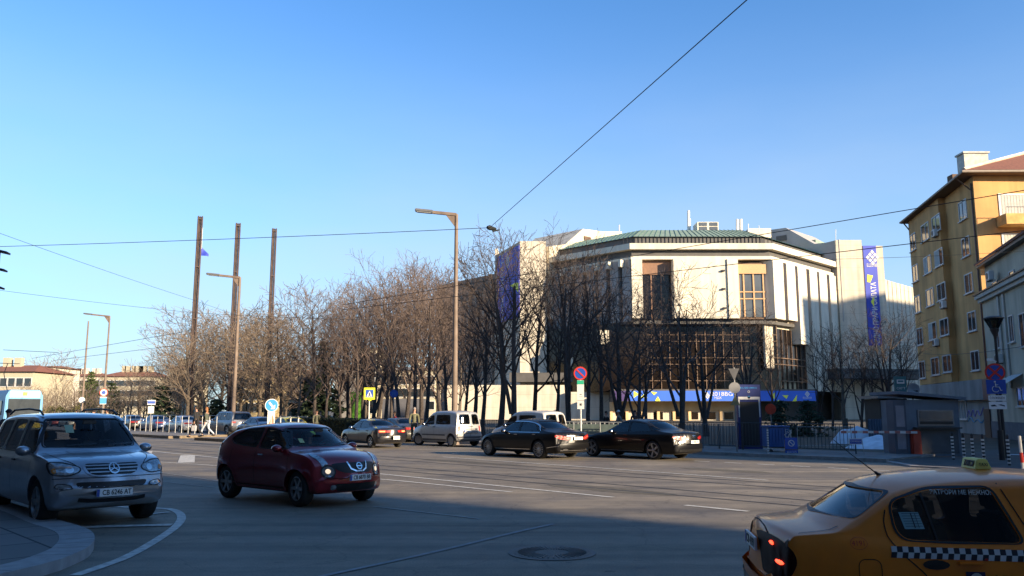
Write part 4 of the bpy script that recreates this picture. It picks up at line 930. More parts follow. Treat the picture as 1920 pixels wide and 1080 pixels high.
P_TAXI=dict(top=[(-2.13,.60),(-2.12,.78),(-2.09,.93),(-2.04,.985),(-1.9,1.0),(-1.7,1.02),(-1.6,1.07),(-1.36,1.23),(-1.2,1.32),(-1.0,1.375),(-.6,1.42),(-.1,1.44),(.35,1.425),(.6,1.37),(1.2,1.04),(1.3,.99),(1.7,.90),(1.95,.80),(2.08,.65),(2.13,.5)],
 belt=[(-2.13,.58),(-2.09,.88),(-2.0,.955),(-1.6,.965),(-1.2,.93),(0,.90),(1.2,.88),(1.7,.82),(2.0,.68),(2.13,.45)],bot=[(-2.13,.42),(-2.0,.27),(-1.6,.22),(1.6,.2),(1.95,.22),(2.13,.38)],
 hw=[(-2.13,.74),(-2.05,.775),(-1.5,.815),(0,.825),(1.3,.815),(1.9,.76),(2.13,.66)],wr=.60,wheels=(1.33,-1.20),r=.30,k=.10,kn=.07,crown=.045,flare=.008,cab=(-1.45,1.1,.3,-1.0),
 side=[[(1.0,.97),(.55,1.30),(-.05,1.335),(-.02,.93)],[(-.19,.915),(-.36,1.335),(-.85,1.315),(-1.15,1.215),(-1.14,1.0),(-1.07,.925)]],
 wind=[(-.66,1.04),(-.53,1.34),(.53,1.34),(.66,1.04)],back=[(-.68,1.075),(-.565,1.285),(.565,1.285),(.68,1.075)],seatx=(.2,-.6),dash=.95,dashz=.98,tw=.18)
P_LIMO=dict(top=[(-2.56,.62),(-2.54,.85),(-2.49,.98),(-2.4,1.02),(-1.95,1.07),(-1.75,1.12),(-1.15,1.38),(-.9,1.44),(-.3,1.49),(.2,1.47),(.5,1.40),(1.15,1.07),(1.28,1.01),(1.8,.93),(2.3,.80),(2.48,.66),(2.56,.5)],
 belt=[(-2.56,.58),(-2.45,.92),(-1.8,.98),(0,.95),(1.2,.92),(1.9,.85),(2.4,.65),(2.56,.45)],bot=[(-2.56,.42),(-2.4,.26),(-2,.2),(2,.2),(2.35,.2),(2.56,.34)],
 hw=[(-2.56,.78),(-2.4,.88),(-1.6,.945),(0,.95),(1.6,.945),(2.2,.90),(2.45,.8),(2.56,.70)],wr=.62,wheels=(1.70,-1.33),r=.345,k=.22,kn=.2,crown=.04,flare=.012,cab=(-1.5,1.0,.2,-.9),
 side=[[(.95,1.0),(.42,1.34),(-.1,1.37),(-.14,.99)],[(-.22,.99),(-.18,1.37),(-.75,1.34),(-1.0,1.27),(-1.25,1.04)],[(-1.30,1.06),(-1.08,1.25),(-1.22,1.22),(-1.58,1.08)]],
 wind=[(-.74,1.06),(-.56,1.40),(.56,1.40),(.74,1.06)],back=[(-.72,1.13),(-.56,1.39),(.56,1.39),(.72,1.13)],seatx=(.1,-.95),dash=.9,dashz=1.0,tw=.24,rimf=.76)
P_SEDAN=dict(top=[(-2.2,.60),(-2.18,.82),(-2.13,.95),(-2.05,.98),(-1.7,1.02),(-1.5,1.06),(-1.0,1.29),(-.75,1.36),(-.2,1.41),(.2,1.40),(.45,1.33),(1.05,1.0),(1.2,.94),(1.7,.86),(2.0,.74),(2.14,.6),(2.2,.48)],
 belt=[(-2.2,.58),(-2.1,.88),(-1.5,.93),(0,.9),(1.1,.87),(1.7,.79),(2.05,.62),(2.2,.42)],bot=[(-2.2,.42),(-2.05,.26),(-1.7,.2),(1.7,.19),(2.05,.2),(2.2,.34)],
 hw=[(-2.2,.72),(-2.05,.80),(-1.4,.85),(0,.86),(1.4,.85),(1.9,.8),(2.1,.73),(2.2,.64)],wr=.58,wheels=(1.32,-1.25),r=.30,k=.2,kn=.18,crown=.04,flare=.01,cab=(-1.3,.95,.2,-.8),
 side=[[(.88,.95),(.40,1.27),(-.05,1.30),(-.08,.94)],[(-.16,.94),(-.12,1.30),(-.6,1.27),(-.98,1.14),(-1.08,.98)]],
 wind=[(-.68,1.0),(-.53,1.33),(.53,1.33),(.68,1.0)],back=[(-.66,1.08),(-.52,1.31),(.52,1.31),(.66,1.08)],seatx=(.05,-.8),dash=.8,dashz=.95,tw=.19)
P_VAN=dict(top=[(-2.06,.7),(-2.05,1.05),(-2.02,1.25),(-1.93,1.66),(-1.80,1.76),(-1.0,1.81),(-.2,1.80),(.25,1.72),(.5,1.58),(1.02,1.16),(1.15,1.08),(1.6,.97),(1.85,.85),(1.98,.68),(2.06,.52)],
 belt=[(-2.06,.68),(-2.0,1.05),(-1,1.07),(.9,1.05),(1.4,.96),(1.8,.80),(2.0,.6),(2.06,.46)],bot=[(-2.06,.42),(-1.9,.28),(-1.6,.24),(1.6,.22),(1.9,.24),(2.06,.36)],
 hw=[(-2.06,.80),(-1.95,.84),(-1,.86),(.9,.86),(1.5,.83),(1.85,.76),(2.06,.66)],wr=.68,wheels=(1.25,-1.44),r=.31,k=.14,kn=.10,crown=.04,flare=.01,cab=(-1.9,.9,.2,-1.5),
 side=[[(.84,1.12),(.36,1.52),(.0,1.56),(-.05,1.10)],[(-.2,1.12),(-.18,1.58),(-1.25,1.58),(-1.35,1.12)]],
 wind=[(-.72,1.16),(-.60,1.64),(.60,1.64),(.72,1.16)],back=[[(-.66,1.12),(-.60,1.60),(-.08,1.62),(-.08,1.12)],[(.08,1.12),(.08,1.62),(.60,1.60),(.66,1.12)]],seatx=(.1,-.9),dash=.8,dashz=1.08,seatz=.15,tw=.18)
def seams(c,xs,z0,z1,m=M_seam,d=.008):
    for x in xs:
        for sd in (1,-1): c.strip('door_gap',[(x[0],sd*1.3,z0),(x[1],sd*1.3,(z0+z1)/2),(x[2],sd*1.3,z1)],(0,-sd,0),.0035,d,m,ch=2)
# --- silver off-road car, parked, front to the camera
sil=paint('silver_paint',(.38,.39,.42),.75,.3)
def ctr(p,h,lx,ly):
    a=R(h); return (p[0]-lx*math.cos(a)+ly*math.sin(a),p[1]-lx*math.sin(a)-ly*math.cos(a),0)
c=Car(P_SUV,'parked_suv','silver off-road car parked at the near kerb with its front to the camera','car',ctr((-6.28,14.44),-46,1.42,.8),R(-46),body=sil,wheelkw=dict(spokes=5,sw=.09))
c.mirror(.80,1.12,sil,(.10,.19,.13)); c.handles([(-.02,.98),(-1.0,.98)],M_black)
seams(c,[(1.02,1.0,1.0),(-.10,-.12,-.1),(-1.05,-1.05,-1.0)],.42,1.1)
for sd in (1,-1): 
    o=c.patch('headlight',[(3,sd*.86,.93),(3,sd*.84,1.0),(3,sd*.66,.985),(3,sd*.46,.92),(3,sd*.47,.86),(3,sd*.62,.80),(3,sd*.84,.815)],(-1,0,0),.006,M_lampclear,ch=2)
    q=c.patch('lamp_lens',[(3,sd*(.60+y),z) for y,z in ell(0,.885,.055,.05)],(-1,0,0),.010,M_chrome,par=o,ch=0); q=c.band('lamp_rim',[(3,sd*.86,.93),(3,sd*.84,1.0),(3,sd*.66,.985),(3,sd*.46,.92),(3,sd*.47,.86),(3,sd*.62,.80),(3,sd*.84,.815)],(-1,0,0),.009,.012,M_black,par=o)
    q=c.patch('turn_lamp',[(3,sd*(.80+y),z) for y,z in ell(0,.87,.03,.04)],(-1,0,0),.011,M_amber,par=o,ch=0)
    o=c.patch('fog_lamp',[(3,sd*.80,.63),(3,sd*.76,.68),(3,sd*.60,.66),(3,sd*.58,.61),(3,sd*.74,.60)],(-1,0,0),.008,M_lampclear)
    c.band('lamp_rim',[(3,sd*.80,.63),(3,sd*.76,.68),(3,sd*.60,.66),(3,sd*.58,.61),(3,sd*.74,.60)],(-1,0,0),.009,.012,M_black,par=o)
gr=c.patch('grille',[(3,-.42,.97),(3,.42,.97),(3,.38,.84),(3,.28,.79),(3,-.28,.79),(3,-.38,.84)],(-1,0,0),.006,M_black,rings=8,ch=1)
c.band('grille_surround',[(3,-.42,.97),(3,.42,.97),(3,.38,.84),(3,.28,.79),(3,-.28,.79),(3,-.38,.84)],(-1,0,0),.014,.028,sil,par=gr,ch=1)
for z,w_ in ((.935,.40),(.89,.38),(.84,.34)): c.strip('grille_bar',[(3,-w_,z),(3,w_,z)],(-1,0,0),.018,.017,M_alloy,par=gr,ch=0)
em=c.band('badge',[(3,y,z) for y,z in ell(0,.885,.068,.068,20)],(-1,0,0),.03,.012,M_chrome,par=gr,ch=0)
for a in (90,210,330): c.strip('badge_ray',[(3,0,.885),(3,.066*math.cos(R(a)),.885+.066*math.sin(R(a)))],(-1,0,0),.028,.013,M_chrome,par=em,ch=0,step=.02)
o=c.patch('lower_intake',[(3,-.54,.70),(3,.54,.70),(3,.50,.62),(3,.40,.605),(3,-.40,.605),(3,-.50,.62)],(-1,0,0),.006,M_black,ch=1)
c.strip('bumper_line',[(3,-.83,.755),(3,-.5,.765),(3,.5,.765),(3,.83,.755)],(-1,0,0),.006,.010,M_seam,ch=1)
c.strip('bumper_line',[(3,-.5,.44),(3,-.3,.415),(3,.3,.415),(3,.5,.44)],(-1,0,0),.006,.06,M_black,ch=1)
c.plate('CB 6246 AT',True,.535,.54,.115,y0=.0)
for sd in (1,-1): c.strip('bonnet_gap',[(1.18,sd*.74,2),(1.7,sd*.70,2),(2.02,sd*.50,2)],(0,0,-1),.005,.010,M_seam); c.strip('bonnet_crease',[(1.15,sd*.42,2),(1.7,sd*.40,2),(2.08,sd*.44,2)],(0,0,-1),.003,.02,sil)
for sd in (1,-1):
    b=MB(); b.tube([(.35,sd*.60,1.73),(.15,sd*.60,1.80),(-.5,sd*.60,1.83),(-1.5,sd*.60,1.81),(-1.8,sd*.60,1.73)],.018,8); b.build('roof_rail',M_black,c.t,sm=50)
for y in (-.35,.30): c.strip('wiper',[(3,y-.05,1.215),(3,y+.35,1.235),(3,y+.40,1.24)],(-1,0,0),.02,.02,M_black)
for x0,x1,z0,z1,mm in ((-.36,-.24,1.43,1.56,'sheet'),):
    o=c.patch('paper_sheet',[(3,x0,z0),(3,x0,z1),(3,x1,z1),(3,x1,z0)],(-1,0,0),.001,mat('paper_greenish',(.35,.45,.30),.8),ch=0)
# --- dark red crossover
dred=paint('dark_red_paint',(.25,.008,.016),.35,.28)
c=Car(P_JUKE,'red_crossover','dark red small crossover driving past with lit round headlights','car',ctr((-4.06,16.01),-41,1.22,-.8),R(-41),body=dred,steer=R(-6),wheelkw=dict(spokes=6,sw=.06))
juke=c
c.mirror(.62,1.04,dred,(.10,.17,.12)); c.handles([(-.05,.93)],M_chrome)
seams(c,[(.92,.96,.9),(-.26,-.28,-.25),(-1.0,-1.12,-1.1)],.36,1.02)
for sd in (1,-1):
    o=c.patch('headlight',[(3,sd*(.56+y),z) for y,z in ell(0,.66,.10,.10,16)],(-1,0,0),.01,M_lampclear,ch=0); c.band('lamp_rim',[(3,sd*(.56+y),z) for y,z in ell(0,.66,.105,.105,16)],(-1,0,0),.012,.018,M_black,par=o,ch=0)
    c.patch('lamp_glow',[(3,sd*(.565+y),z) for y,z in ell(0,.665,.045,.045,12)],(-1,0,0),.016,M_headglow,par=o,ch=0,rings=2)
    o=c.patch('top_lamp',[(1.32,sd*.70,2),(1.5,sd*.74,2),(1.86,sd*.60,2),(1.80,sd*.54,2),(1.5,sd*.62,2)],(0,0,-1),.010,M_lampclear)
    o=c.patch('fog_lamp',[(3,sd*(.50+y),z) for y,z in ell(0,.375,.05,.05,12)],(-1,0,0),.012,M_lampclear,ch=0)
    c.strip('wheel_arch',[(1.22+.40*math.cos(R(a)),sd*1.2,.335+.40*math.sin(R(a))) for a in range(-25,206,15)],(0,-sd,0),.010,.055,dred,ch=1); c.strip('wheel_arch',[(-1.31+.40*math.cos(R(a)),sd*1.2,.335+.40*math.sin(R(a))) for a in range(-25,206,15)],(0,-sd,0),.010,.055,dred,ch=1)
    c.strip('sill_trim',[(.8,sd*1.2,.29),(-.9,sd*1.2,.29)],(0,-sd,0),.012,.09,M_black,ch=0)
    c.strip('tail_light',[(-1.98,sd*1.2,1.02),(-1.75,sd*1.2,1.07),(-1.60,sd*1.2,1.10)],(0,-sd,0),.012,.06,M_lampred,ch=1)
gr=c.patch('grille',[(3,-.52,.80),(3,-.3,.82),(3,.3,.82),(3,.52,.80),(3,.44,.70),(3,.30,.63),(3,-.30,.63),(3,-.44,.70)],(-1,0,0),.007,M_black,ch=1,rings=8)
c.strip('grille_frame',[(3,-.22,.83),(3,-.155,.66),(3,.155,.66),(3,.22,.83)],(-1,0,0),.018,.026,M_chrome,par=gr,ch=1)
em=c.band('badge',[(3,y,z) for y,z in ell(0,.745,.052,.052,16)],(-1,0,0),.03,.012,M_chrome,par=gr,ch=0); c.strip('badge_bar',[(3,-.07,.745),(3,.07,.745)],(-1,0,0),.032,.022,M_chrome,par=em,ch=0)
c.patch('lower_intake',[(3,-.50,.44),(3,.50,.44),(3,.42,.30),(3,-.42,.30)],(-1,0,0),.007,M_black,ch=1,rings=7)
c.plate('CB 6870 BB',True,.545,.50,.11)
for y in (-.3,.30): c.strip('wiper',[(3,y-.05,1.125),(3,y+.35,1.14)],(-1,0,0),.02,.018,M_black)
o=c.patch('sticker',[(3,-.50,1.17),(3,-.48,1.25),(3,-.40,1.25),(3,-.42,1.17)],(-1,0,0),.002,mat('sticker_yellow',(.5,.55,.25),.6),ch=0)
o=c.patch('air_freshener',[(3,-.10,1.41),(3,.02,1.41),(3,-.05,1.33)],(-1,0,0),-.03,M_ylw,ch=0)
b=MB(); b.tube([(-1.5,0,1.43),(-1.62,0,1.58)],.006,5); b.build('aerial',M_black,c.t)
# --- yellow taxi, rear quarter close to the camera
tyl=paint('taxi_yellow_paint',(.85,.215,.005),0,.42,.4)
TX=Car(P_TAXI,'yellow_taxi','orange yellow taxi saloon close to the camera with black and white checker band','taxi',(3.95,6.80,0),R(-7),body=tyl,glass=G_TINT,wheelkw=dict(spokes=7,sw=.05,cap=True))
c=TX; c.t.scale=(.93,.93,.93)
for sd in (1,-1):
    o=c.patch('tail_light',[(-2.095,sd*1.2,.92),(-1.99,sd*1.2,.90),(-1.92,sd*1.2,.82),(-1.90,sd*1.2,.74),(-1.94,sd*1.2,.65),(-2.0,sd*1.2,.60),(-2.095,sd*1.2,.59)],(0,-sd,0),.010,M_lampdark,rings=8)
    c.patch('tail_light',[(-3,sd*.67,.88),(-3,sd*.725,.92),(-3,sd*.735,.75),(-3,sd*.725,.59),(-3,sd*.64,.62),(-3,sd*.63,.75)],(1,0,0),.008,M_lampdark,rings=5)
    q=c.patch('lamp_bulb',[(-2.03+x,sd*1.2,z) for x,z in ell(0,.85,.012,.016,8)],(0,-sd,0),.016,M_redglow,par=o,ch=0,rings=1); q=c.patch('lamp_bulb',[(-2.0+x,sd*1.2,z) for x,z in ell(0,.72,.022,.018,8)],(0,-sd,0),.016,M_redglow,par=o,ch=0,rings=1)
    c.strip('boot_gap',[(-2.03,sd*.69,2),(-1.8,sd*.69,2),(-1.55,sd*.67,2)],(0,0,-1),.004,.008,M_seam,ch=1)
    # checker band
    for mi,mm in ((0,mat('checker_white',(.62,.62,.62),.5)),(1,mat('checker_black',(.012,.012,.02),.5))):
        V=[];F=[]
        n0=-1.19
        for i in range(56):
            for j in range(2):
                if (i+j)%2!=mi: continue
                x0,x1=n0+i*.042,n0+(i+1)*.042; zz=.885-.012*(x0-n0); z1_=zz-.0*j-.042*j; z0_=z1_-.042; k=len(V)
                V+=[c.hit((x,sd*1.2,z),(0,-sd,0),.004) for x,z in ((x0-.01*j,z0_),(x1-.01*j,z0_),(x1,z1_),(x0,z1_))]; F.append((k,k+1,k+2,k+3))
        b=MB(); b.add(V,F); b.build('checker_band',mm,c.t,fix=False)
    c.handles([(-.62,.77)] if sd==1 else [],tyl)
    o=c.patch('door_handle_recess',[(-.87+x,sd*1.2,z) for x,z in ell(0,.755,.10,.036,12)],(0,-sd,0),.005,M_black,ch=0)
    o=c.patch('door_handle_recess',[(.12+x,sd*1.2,z) for x,z in ell(0,.75,.10,.035,12)],(0,-sd,0),.005,M_black,ch=0)
    c.strip('door_gap',[(-.75,sd*1.2,.30),(-.86,sd*1.2,.60),(-1.19,sd*1.2,.90),(-1.22,sd*1.2,1.05),(-1.19,sd*1.2,1.15)],(0,-sd,0),.004,.009,M_seam)
    c.strip('door_gap',[(-.10,sd*1.2,.30),(-.10,sd*1.2,.9),(-.30,sd*1.2,1.36)],(0,-sd,0),.004,.009,M_seam,ch=1)
    c.text('lettering','ЗАТВОРИ МЕ НЕЖНО!',.048,(-.59,sd*1.2,1.288),(-sd*-1 if sd==-1 else -1,0,0) if False else ((1,0,0) if sd==-1 else (-1,0,0)),(0,0,1),(0,-sd,0),.002,M_frame,width=.46,bold=.0008)
    c.text('lettering','ЗАТВОРИ МЕ НЕЖНО!',.05,(.16,sd*1.2,1.29),((1,0,0) if sd==-1 else (-1,0,0)),(0,0,1),(0,-sd,0),.002,M_frame,width=.40,bold=.0008)
    o=c.patch('price_list',[(-1.06,sd*1.2,1.01),(-1.09,sd*1.2,1.135),(-.94,sd*1.2,1.137),(-.91,sd*1.2,1.012)],(0,-sd,0),.001,mat('price_sheet',(.22,.38,.42),.7),ch=0)
    for j in range(6): c.strip('price_line',[(-1.07+.004*j,sd*1.2,1.125-.019*j),(-.94+.004*j,sd*1.2,1.128-.019*j)],(0,-sd,0),.003,.003,M_dark,par=o,ch=0)
    c.strip('price_line',[(-1.0,sd*1.2,1.13),(-.98,sd*1.2,1.02)],(0,-sd,0),.003,.008,M_dark,par=o,ch=0); c.strip('price_line',[(-.97,sd*1.2,1.13),(-.95,sd*1.2,1.02)],(0,-sd,0),.003,.004,M_dark,par=o,ch=0)
    o=c.strip('number_badge',[(-1.43+x,sd*1.2,z) for x,z in ell(0,.90,.065,.045,18)],(0,-sd,0),.004,.003,mat('badge_red',(.5,.03,.02),.5),closed=True,ch=0)
    c.text('lettering','4191',.055,(-1.43,sd*1.2,.90),((1,0,0) if sd==-1 else (-1,0,0)),(0,0,1),(0,-sd,0),.004,M_red,width=.095,par=o,bold=0)
    c.strip('side_window_divider',[(-.83,sd*1.2,.93),(-.90,sd*1.2,1.30)],(0,-sd,0),.002,.018,M_black,ch=0)
    o=c.patch('firm_logo',[(-.66,sd*1.2,.59),(-.66,sd*1.2,.71),(-.52,sd*1.2,.71),(-.52,sd*1.2,.59)],(0,-sd,0),.004,mat('logo_navy',(.02,.02,.08),.5),ch=0)
    c.strip('logo_crescent',[(-.63,sd*1.2,.655),(-.59,sd*1.2,.695),(-.55,sd*1.2,.675),(-.555,sd*1.2,.61)],(0,-sd,0),.007,.028,M_frame,par=o,ch=2)
    c.text('lettering','AEP',.10,(-.38,sd*1.2,.645),((1,0,0) if sd==-1 else (-1,0,0)),(0,0,1),(0,-sd,0),.004,M_black,width=.2,bold=.003)
    c.text('lettering','ЛУКС',.10,(-.10,sd*1.2,.64),((1,0,0) if sd==-1 else (-1,0,0)),(0,0,1),(0,-sd,0),.004,M_red,width=.26,bold=.003)
c.strip('fuel_flap_gap',[(-1.36+.085*math.copysign(abs(math.cos(a))**.6,math.cos(a)),-1.2,.70+.085*math.copysign(abs(math.sin(a))**.6,math.sin(a))) for a in [i*math.pi/12 for i in range(24)]],(0,1,0),.004,.006,M_seam,closed=True,ch=0)
c.patch('side_repeater',[(-.50+x,-1.2,z) for x,z in ell(0,.80,.014,.01,8)],(0,1,0),.006,M_red,ch=0,rings=1)
c.plate('CB 4191',False,.80,.50,.11,y0=.0,proud=.012)
c.strip('boot_gap',[(-3,-.66,.58),(-3,.66,.58)],(1,0,0),.004,.009,M_seam,ch=0); c.strip('boot_gap',[(-2.04,-.60,2),(-2.06,0,2),(-2.04,.60,2)],(0,0,-1),.004,.006,M_seam,ch=1)
b=MB()
V,F=body_geo(P_TAXI,-.035,-2.13,-1.62,None,14)
o=c.strip('rear_bumper',[(-3,-.74,.50),(-3,-.4,.50),(-3,.4,.50),(-3,.74,.50)],(1,0,0),.05,.14,tyl,ch=1); c.strip('bumper_trim',[(-3,-.74,.44),(-3,.74,.44)],(1,0,0),.045,.05,M_black,ch=0)
for sd in (1,-1): c.strip('rear_bumper',[(-2.2,sd*.70,.50),(-2.0,sd*1.2,.50),(-1.55,sd*1.2,.50)],(.6,-sd*.8,0),.03,.12,tyl,ch=1); c.strip('bumper_trim',[(-2.2,sd*.70,.45),(-2.0,sd*1.2,.45),(-1.55,sd*1.2,.45)],(.6,-sd*.8,0),.04,.04,M_black,ch=1)
c.mirror(.78,.98,tyl,(.08,.14,.1))
b=MB(); b.tube([(-.98,0,1.35),(-1.04,0,1.40)],[.022,.010],8); b.tube([(-1.03,0,1.39),(-1.22,.0,1.54),(-1.38,.0,1.68)],[.006,.004,.003],6); b.build('aerial',M_black,c.t)
b=MB(); z=1.435; b.extr([(-.26,-.15,z),(-.12,-.15,z),(-.15,-.13,z+.09),(-.23,-.13,z+.09)],(0,.30,0)); o=b.build('roof_sign',mat('taxi_sign_yellow',(.75,.68,.18),.5),c.t,bevel=.008); put_text('lettering','ТАКСИ',.07,(-.25,0,z+.045),(0,-1,0),(.3,0,.95),M_black,o,width=.2,bold=.001,ext=.003); put_text('lettering','TAXI',.04,(-.19,-.148,z+.042),(1,0,0),(0,.24,.97),M_black,o,width=.07,ext=.001)
# --- black limousines
blk=mat('black_paint',(.006,.006,.007),.32,coat=.35,spec=.2,noise_amt=.07,scale=6)
c=Car(P_LIMO,'black_limousine','long black limousine with chrome window trim standing behind the silver grey van','car',ctr((1.01,31.75),131,-1.33,.9),R(131),body=blk,wheelkw=dict(spokes=14,sw=.025))
S_=c
c.mirror(.62,.98,blk); c.handles([(-.05,.88),(-1.1,.9)],M_chrome); seams(c,[(.98,1.0,.98),(-.18,-.18,-.18),(-1.1,-1.25,-1.2)],.32,.98)
for sd in (1,-1):
    c.strip('window_chrome',[(1.0,sd*1.2,.985),(.42,sd*1.2,1.36),(-.1,sd*1.2,1.395),(-.75,sd*1.2,1.37),(-1.2,sd*1.2,1.25),(-1.42,sd*1.2,1.04)],(0,-sd,0),.010,.022,M_chrome,ch=2); c.strip('window_chrome',[(.95,sd*1.2,.965),(-1.4,sd*1.2,.98)],(0,-sd,0),.010,.016,M_chrome,ch=0)
    c.strip('sill_chrome',[(1.2,sd*1.2,.32),(-.85,sd*1.2,.34)],(0,-sd,0),.010,.022,M_chrome,ch=0); c.strip('sill_chrome',[(-1.8,sd*1.2,.42),(-2.4,sd*1.2,.50)],(0,-sd,0),.010,.02,M_chrome,ch=0)
    o=c.patch('tail_light',[(-2.7,sd*.58,.80),(-2.6,sd*.80,.86),(-2.35,sd*1.0,.90),(-2.30,sd*1.0,.83),(-2.45,sd*.9,.74),(-2.65,sd*.62,.70)],(.7,-sd*.7,0),.012,M_lampred); c.strip('lamp_bar',[(-2.65,sd*.62,.76),(-2.4,sd*.95,.83)],(.7,-sd*.7,0),.018,.02,M_redglow,par=o,ch=0)
c.strip('boot_chrome',[(-3,-.45,.86),(-3,.45,.86)],(1,0,0),.012,.025,M_chrome,ch=0); c.plate('CB 2774',False,.77,.46,.11,tm=M_red,eu=False,m=M_plate); c.strip('bumper_chrome',[(-3,-.75,.33),(-3,.75,.33)],(1,0,0),.01,.03,M_chrome,ch=0)
for y in (-.55,.55): c.patch('exhaust',[(-3,y+a,z) for a,z in ell(0,.37,.11,.03,10)],(1,0,0),.015,M_chrome,ch=0,rings=2)
c=Car(P_LIMO,'black_saloon','large black saloon with thick five pair spoke wheels in front of the crowd fence','car',ctr((5.24,31.07),133,-1.33,.9),R(133),body=blk,wheelkw=dict(spokes=5,sw=.07,dual=True))
c.mirror(.62,.98,blk); c.handles([(-.05,.88),(-1.1,.9)],blk); seams(c,[(.98,1.0,.98),(-.18,-.18,-.18),(-1.1,-1.25,-1.2)],.32,.98)
for sd in (1,-1):
    c.strip('sill_chrome',[(1.2,sd*1.2,.30),(-.85,sd*1.2,.30)],(0,-sd,0),.010,.02,M_alloy,ch=0)
    o=c.patch('tail_light',[(-2.7,sd*.45,.82),(-2.6,sd*.80,.86),(-2.3,sd*1.0,.87),(-2.35,sd*1.0,.79),(-2.5,sd*.9,.74),(-2.68,sd*.5,.74)],(.7,-sd*.7,0),.012,M_lampred)
c.plate('CB 4882 PX',False,.66,.5,.11,eu=False); em=None
for i in range(4): c.band('badge_ring',[(-3,-.09+.06*i+y,z) for y,z in ell(0,.86,.035,.035,12)],(1,0,0),.012,.010,M_chrome,ch=0)
c.strip('bumper_grille',[(-3,-.7,.36),(-3,.7,.36)],(1,0,0),.01,.10,M_black,ch=0)
# --- vans
vsil=paint('van_silver_paint',(.45,.45,.44),.35,.4,.6)
def vandet(c,pt=True):
    c.mirror(.62,1.08,M_black); c.handles([(-.1,.98)],M_black); seams(c,[(.88,.92,.88),(-.12,-.12,-.12),(-1.38,-1.40,-1.40)],.36,1.05)
    for sd in (1,-1):
        c.patch('tail_light',[(-2.3,sd*.74,1.05),(-2.3,sd*.86,1.05),(-2.3,sd*.87,.78),(-2.3,sd*.76,.78)],(.9,-sd*.3,0),.010,M_lampred,ch=1)
        c.strip('side_rub_strip',[(.85,sd*1.2,.58),(-1.0,sd*1.2,.58)],(0,-sd,0),.008,.07,mat('grey_trim',(.08,.08,.085),.6),ch=0); c.strip('sill_trim',[(.85,sd*1.2,.33),(-1.05,sd*1.2,.33)],(0,-sd,0),.008,.10,mat('grey_trim',(.08,.08,.085),.6),ch=0)
        c.patch('headlight',[(3,sd*.70,.80),(3,sd*.66,.88),(3,sd*.45,.82),(3,sd*.48,.72),(3,sd*.68,.70)],(-1,0,0),.01,M_lampclear)
    c.strip('door_split',[(-3,0,1.72),(-3,0,.50)],(1,0,0),.006,.014,M_seam,ch=0); c.strip('rear_bumper',[(-3,-.80,.42),(-3,.80,.42)],(1,0,0),.03,.20,mat('grey_trim',(.08,.08,.085),.6),ch=0)
    c.patch('rear_door_recess',[(-3,-.55,.66),(-3,-.52,.92),(-3,.52,.92),(-3,.55,.66)],(1,0,0),.004,mat('recess_grey',(.20,.20,.20),.5),ch=1)
    c.strip('door_grip',[(-3,-.10,1.0),(-3,.25,1.0)],(1,0,0),.02,.03,M_black,ch=0)
    if pt: c.plate('CB 3817 KA',False,.78,.46,.10,y0=.25)
c=Car(P_VAN,'silver_van','silver grey leisure van with two rear windows standing under the tall lamp post','van',ctr((-3.08,41.94),134,-1.44,.83),R(134),body=vsil,steer=R(22),wheelkw=dict(spokes=8,sw=.04,cap=True)); vandet(c)
c=Car(P_VAN,'white_van','white leisure van mostly hidden behind the long black limousine','van',(.75,40.2,0),R(134),body=paint('van_white_paint',(.55,.54,.50),.1,.4,.6),wheelkw=dict(spokes=8,cap=True)); vandet(c,False)
# --- other traffic
def saldet(c,ptxt='CB 5521 HM',glow=False):
    c.mirror(.55,.93,c.body.data.materials[0]); c.handles([(-.05,.84),(-.95,.84)],M_black); seams(c,[(.9,.92,.9),(-.12,-.12,-.12),(-.95,-1.0,-1.0)],.3,.94)
    for sd in (1,-1):
        o=c.patch('tail_light',[(-3,sd*.42,.86),(-3,sd*.74,.86),(-3,sd*.74,.73),(-3,sd*.42,.73)],(1,0,0),.010,M_lampred,ch=1); c.strip('side_marker',[(-2.15,sd*1.2,.80),(-1.95,sd*1.2,.80)],(0,-sd,0),.008,.10,M_lampred,par=o,ch=0)
        if glow: c.patch('lamp_glow',[(-3,sd*.46,.83),(-3,sd*.70,.83),(-3,sd*.70,.77),(-3,sd*.46,.77)],(1,0,0),.016,mat('brake_glow',(1,.16,.05),.3,emit=2.5,noise_amt=0),par=o,ch=0,rings=2)
        c.patch('headlight',[(3,sd*.66,.66),(3,sd*.64,.74),(3,sd*.40,.72),(3,sd*.42,.62),(3,sd*.64,.60)],(-1,0,0),.01,M_lampclear)
    if ptxt: c.plate(ptxt,False,.50,.36,.17,y0=-.1,eu=False)
    c.strip('bumper_gap',[(-3,-.74,.60),(-3,.74,.60)],(1,0,0),.006,.012,M_seam,ch=0)
c=Car(P_SEDAN,'dark_saloon','old black saloon with glowing brake lights left of the silver grey van','car',ctr((-6.89,40.75),129,-1.25,.78),R(129),body=paint('dark_saloon_paint',(.018,.018,.022),.3,.3),wheelkw=dict(spokes=6)); saldet(c,'CB 7315',True)
c=Car(P_SEDAN,'grey_saloon','dark grey saloon just beyond the black one with brake lights','car',(-6.7,49.0,0),R(129),body=paint('gunmetal_paint',(.07,.068,.062),.5,.35),wheelkw=dict(spokes=6)); saldet(c,None)
def place(px,t):
    "ground point on the ray of photo column px at road offset t"
    k=(px-960)/1557.; Y=t/(k*N_.x+N_.y); return (k*Y,Y,0)
c=Car(P_SEDAN,'distant_taxi','yellow taxi half hidden behind the roof of the red crossover','taxi',place(540,27.6),R(134),body=paint('bright_taxi_paint',(.62,.55,.03),.1,.35),wheelkw=dict(spokes=6)); saldet(c,None)
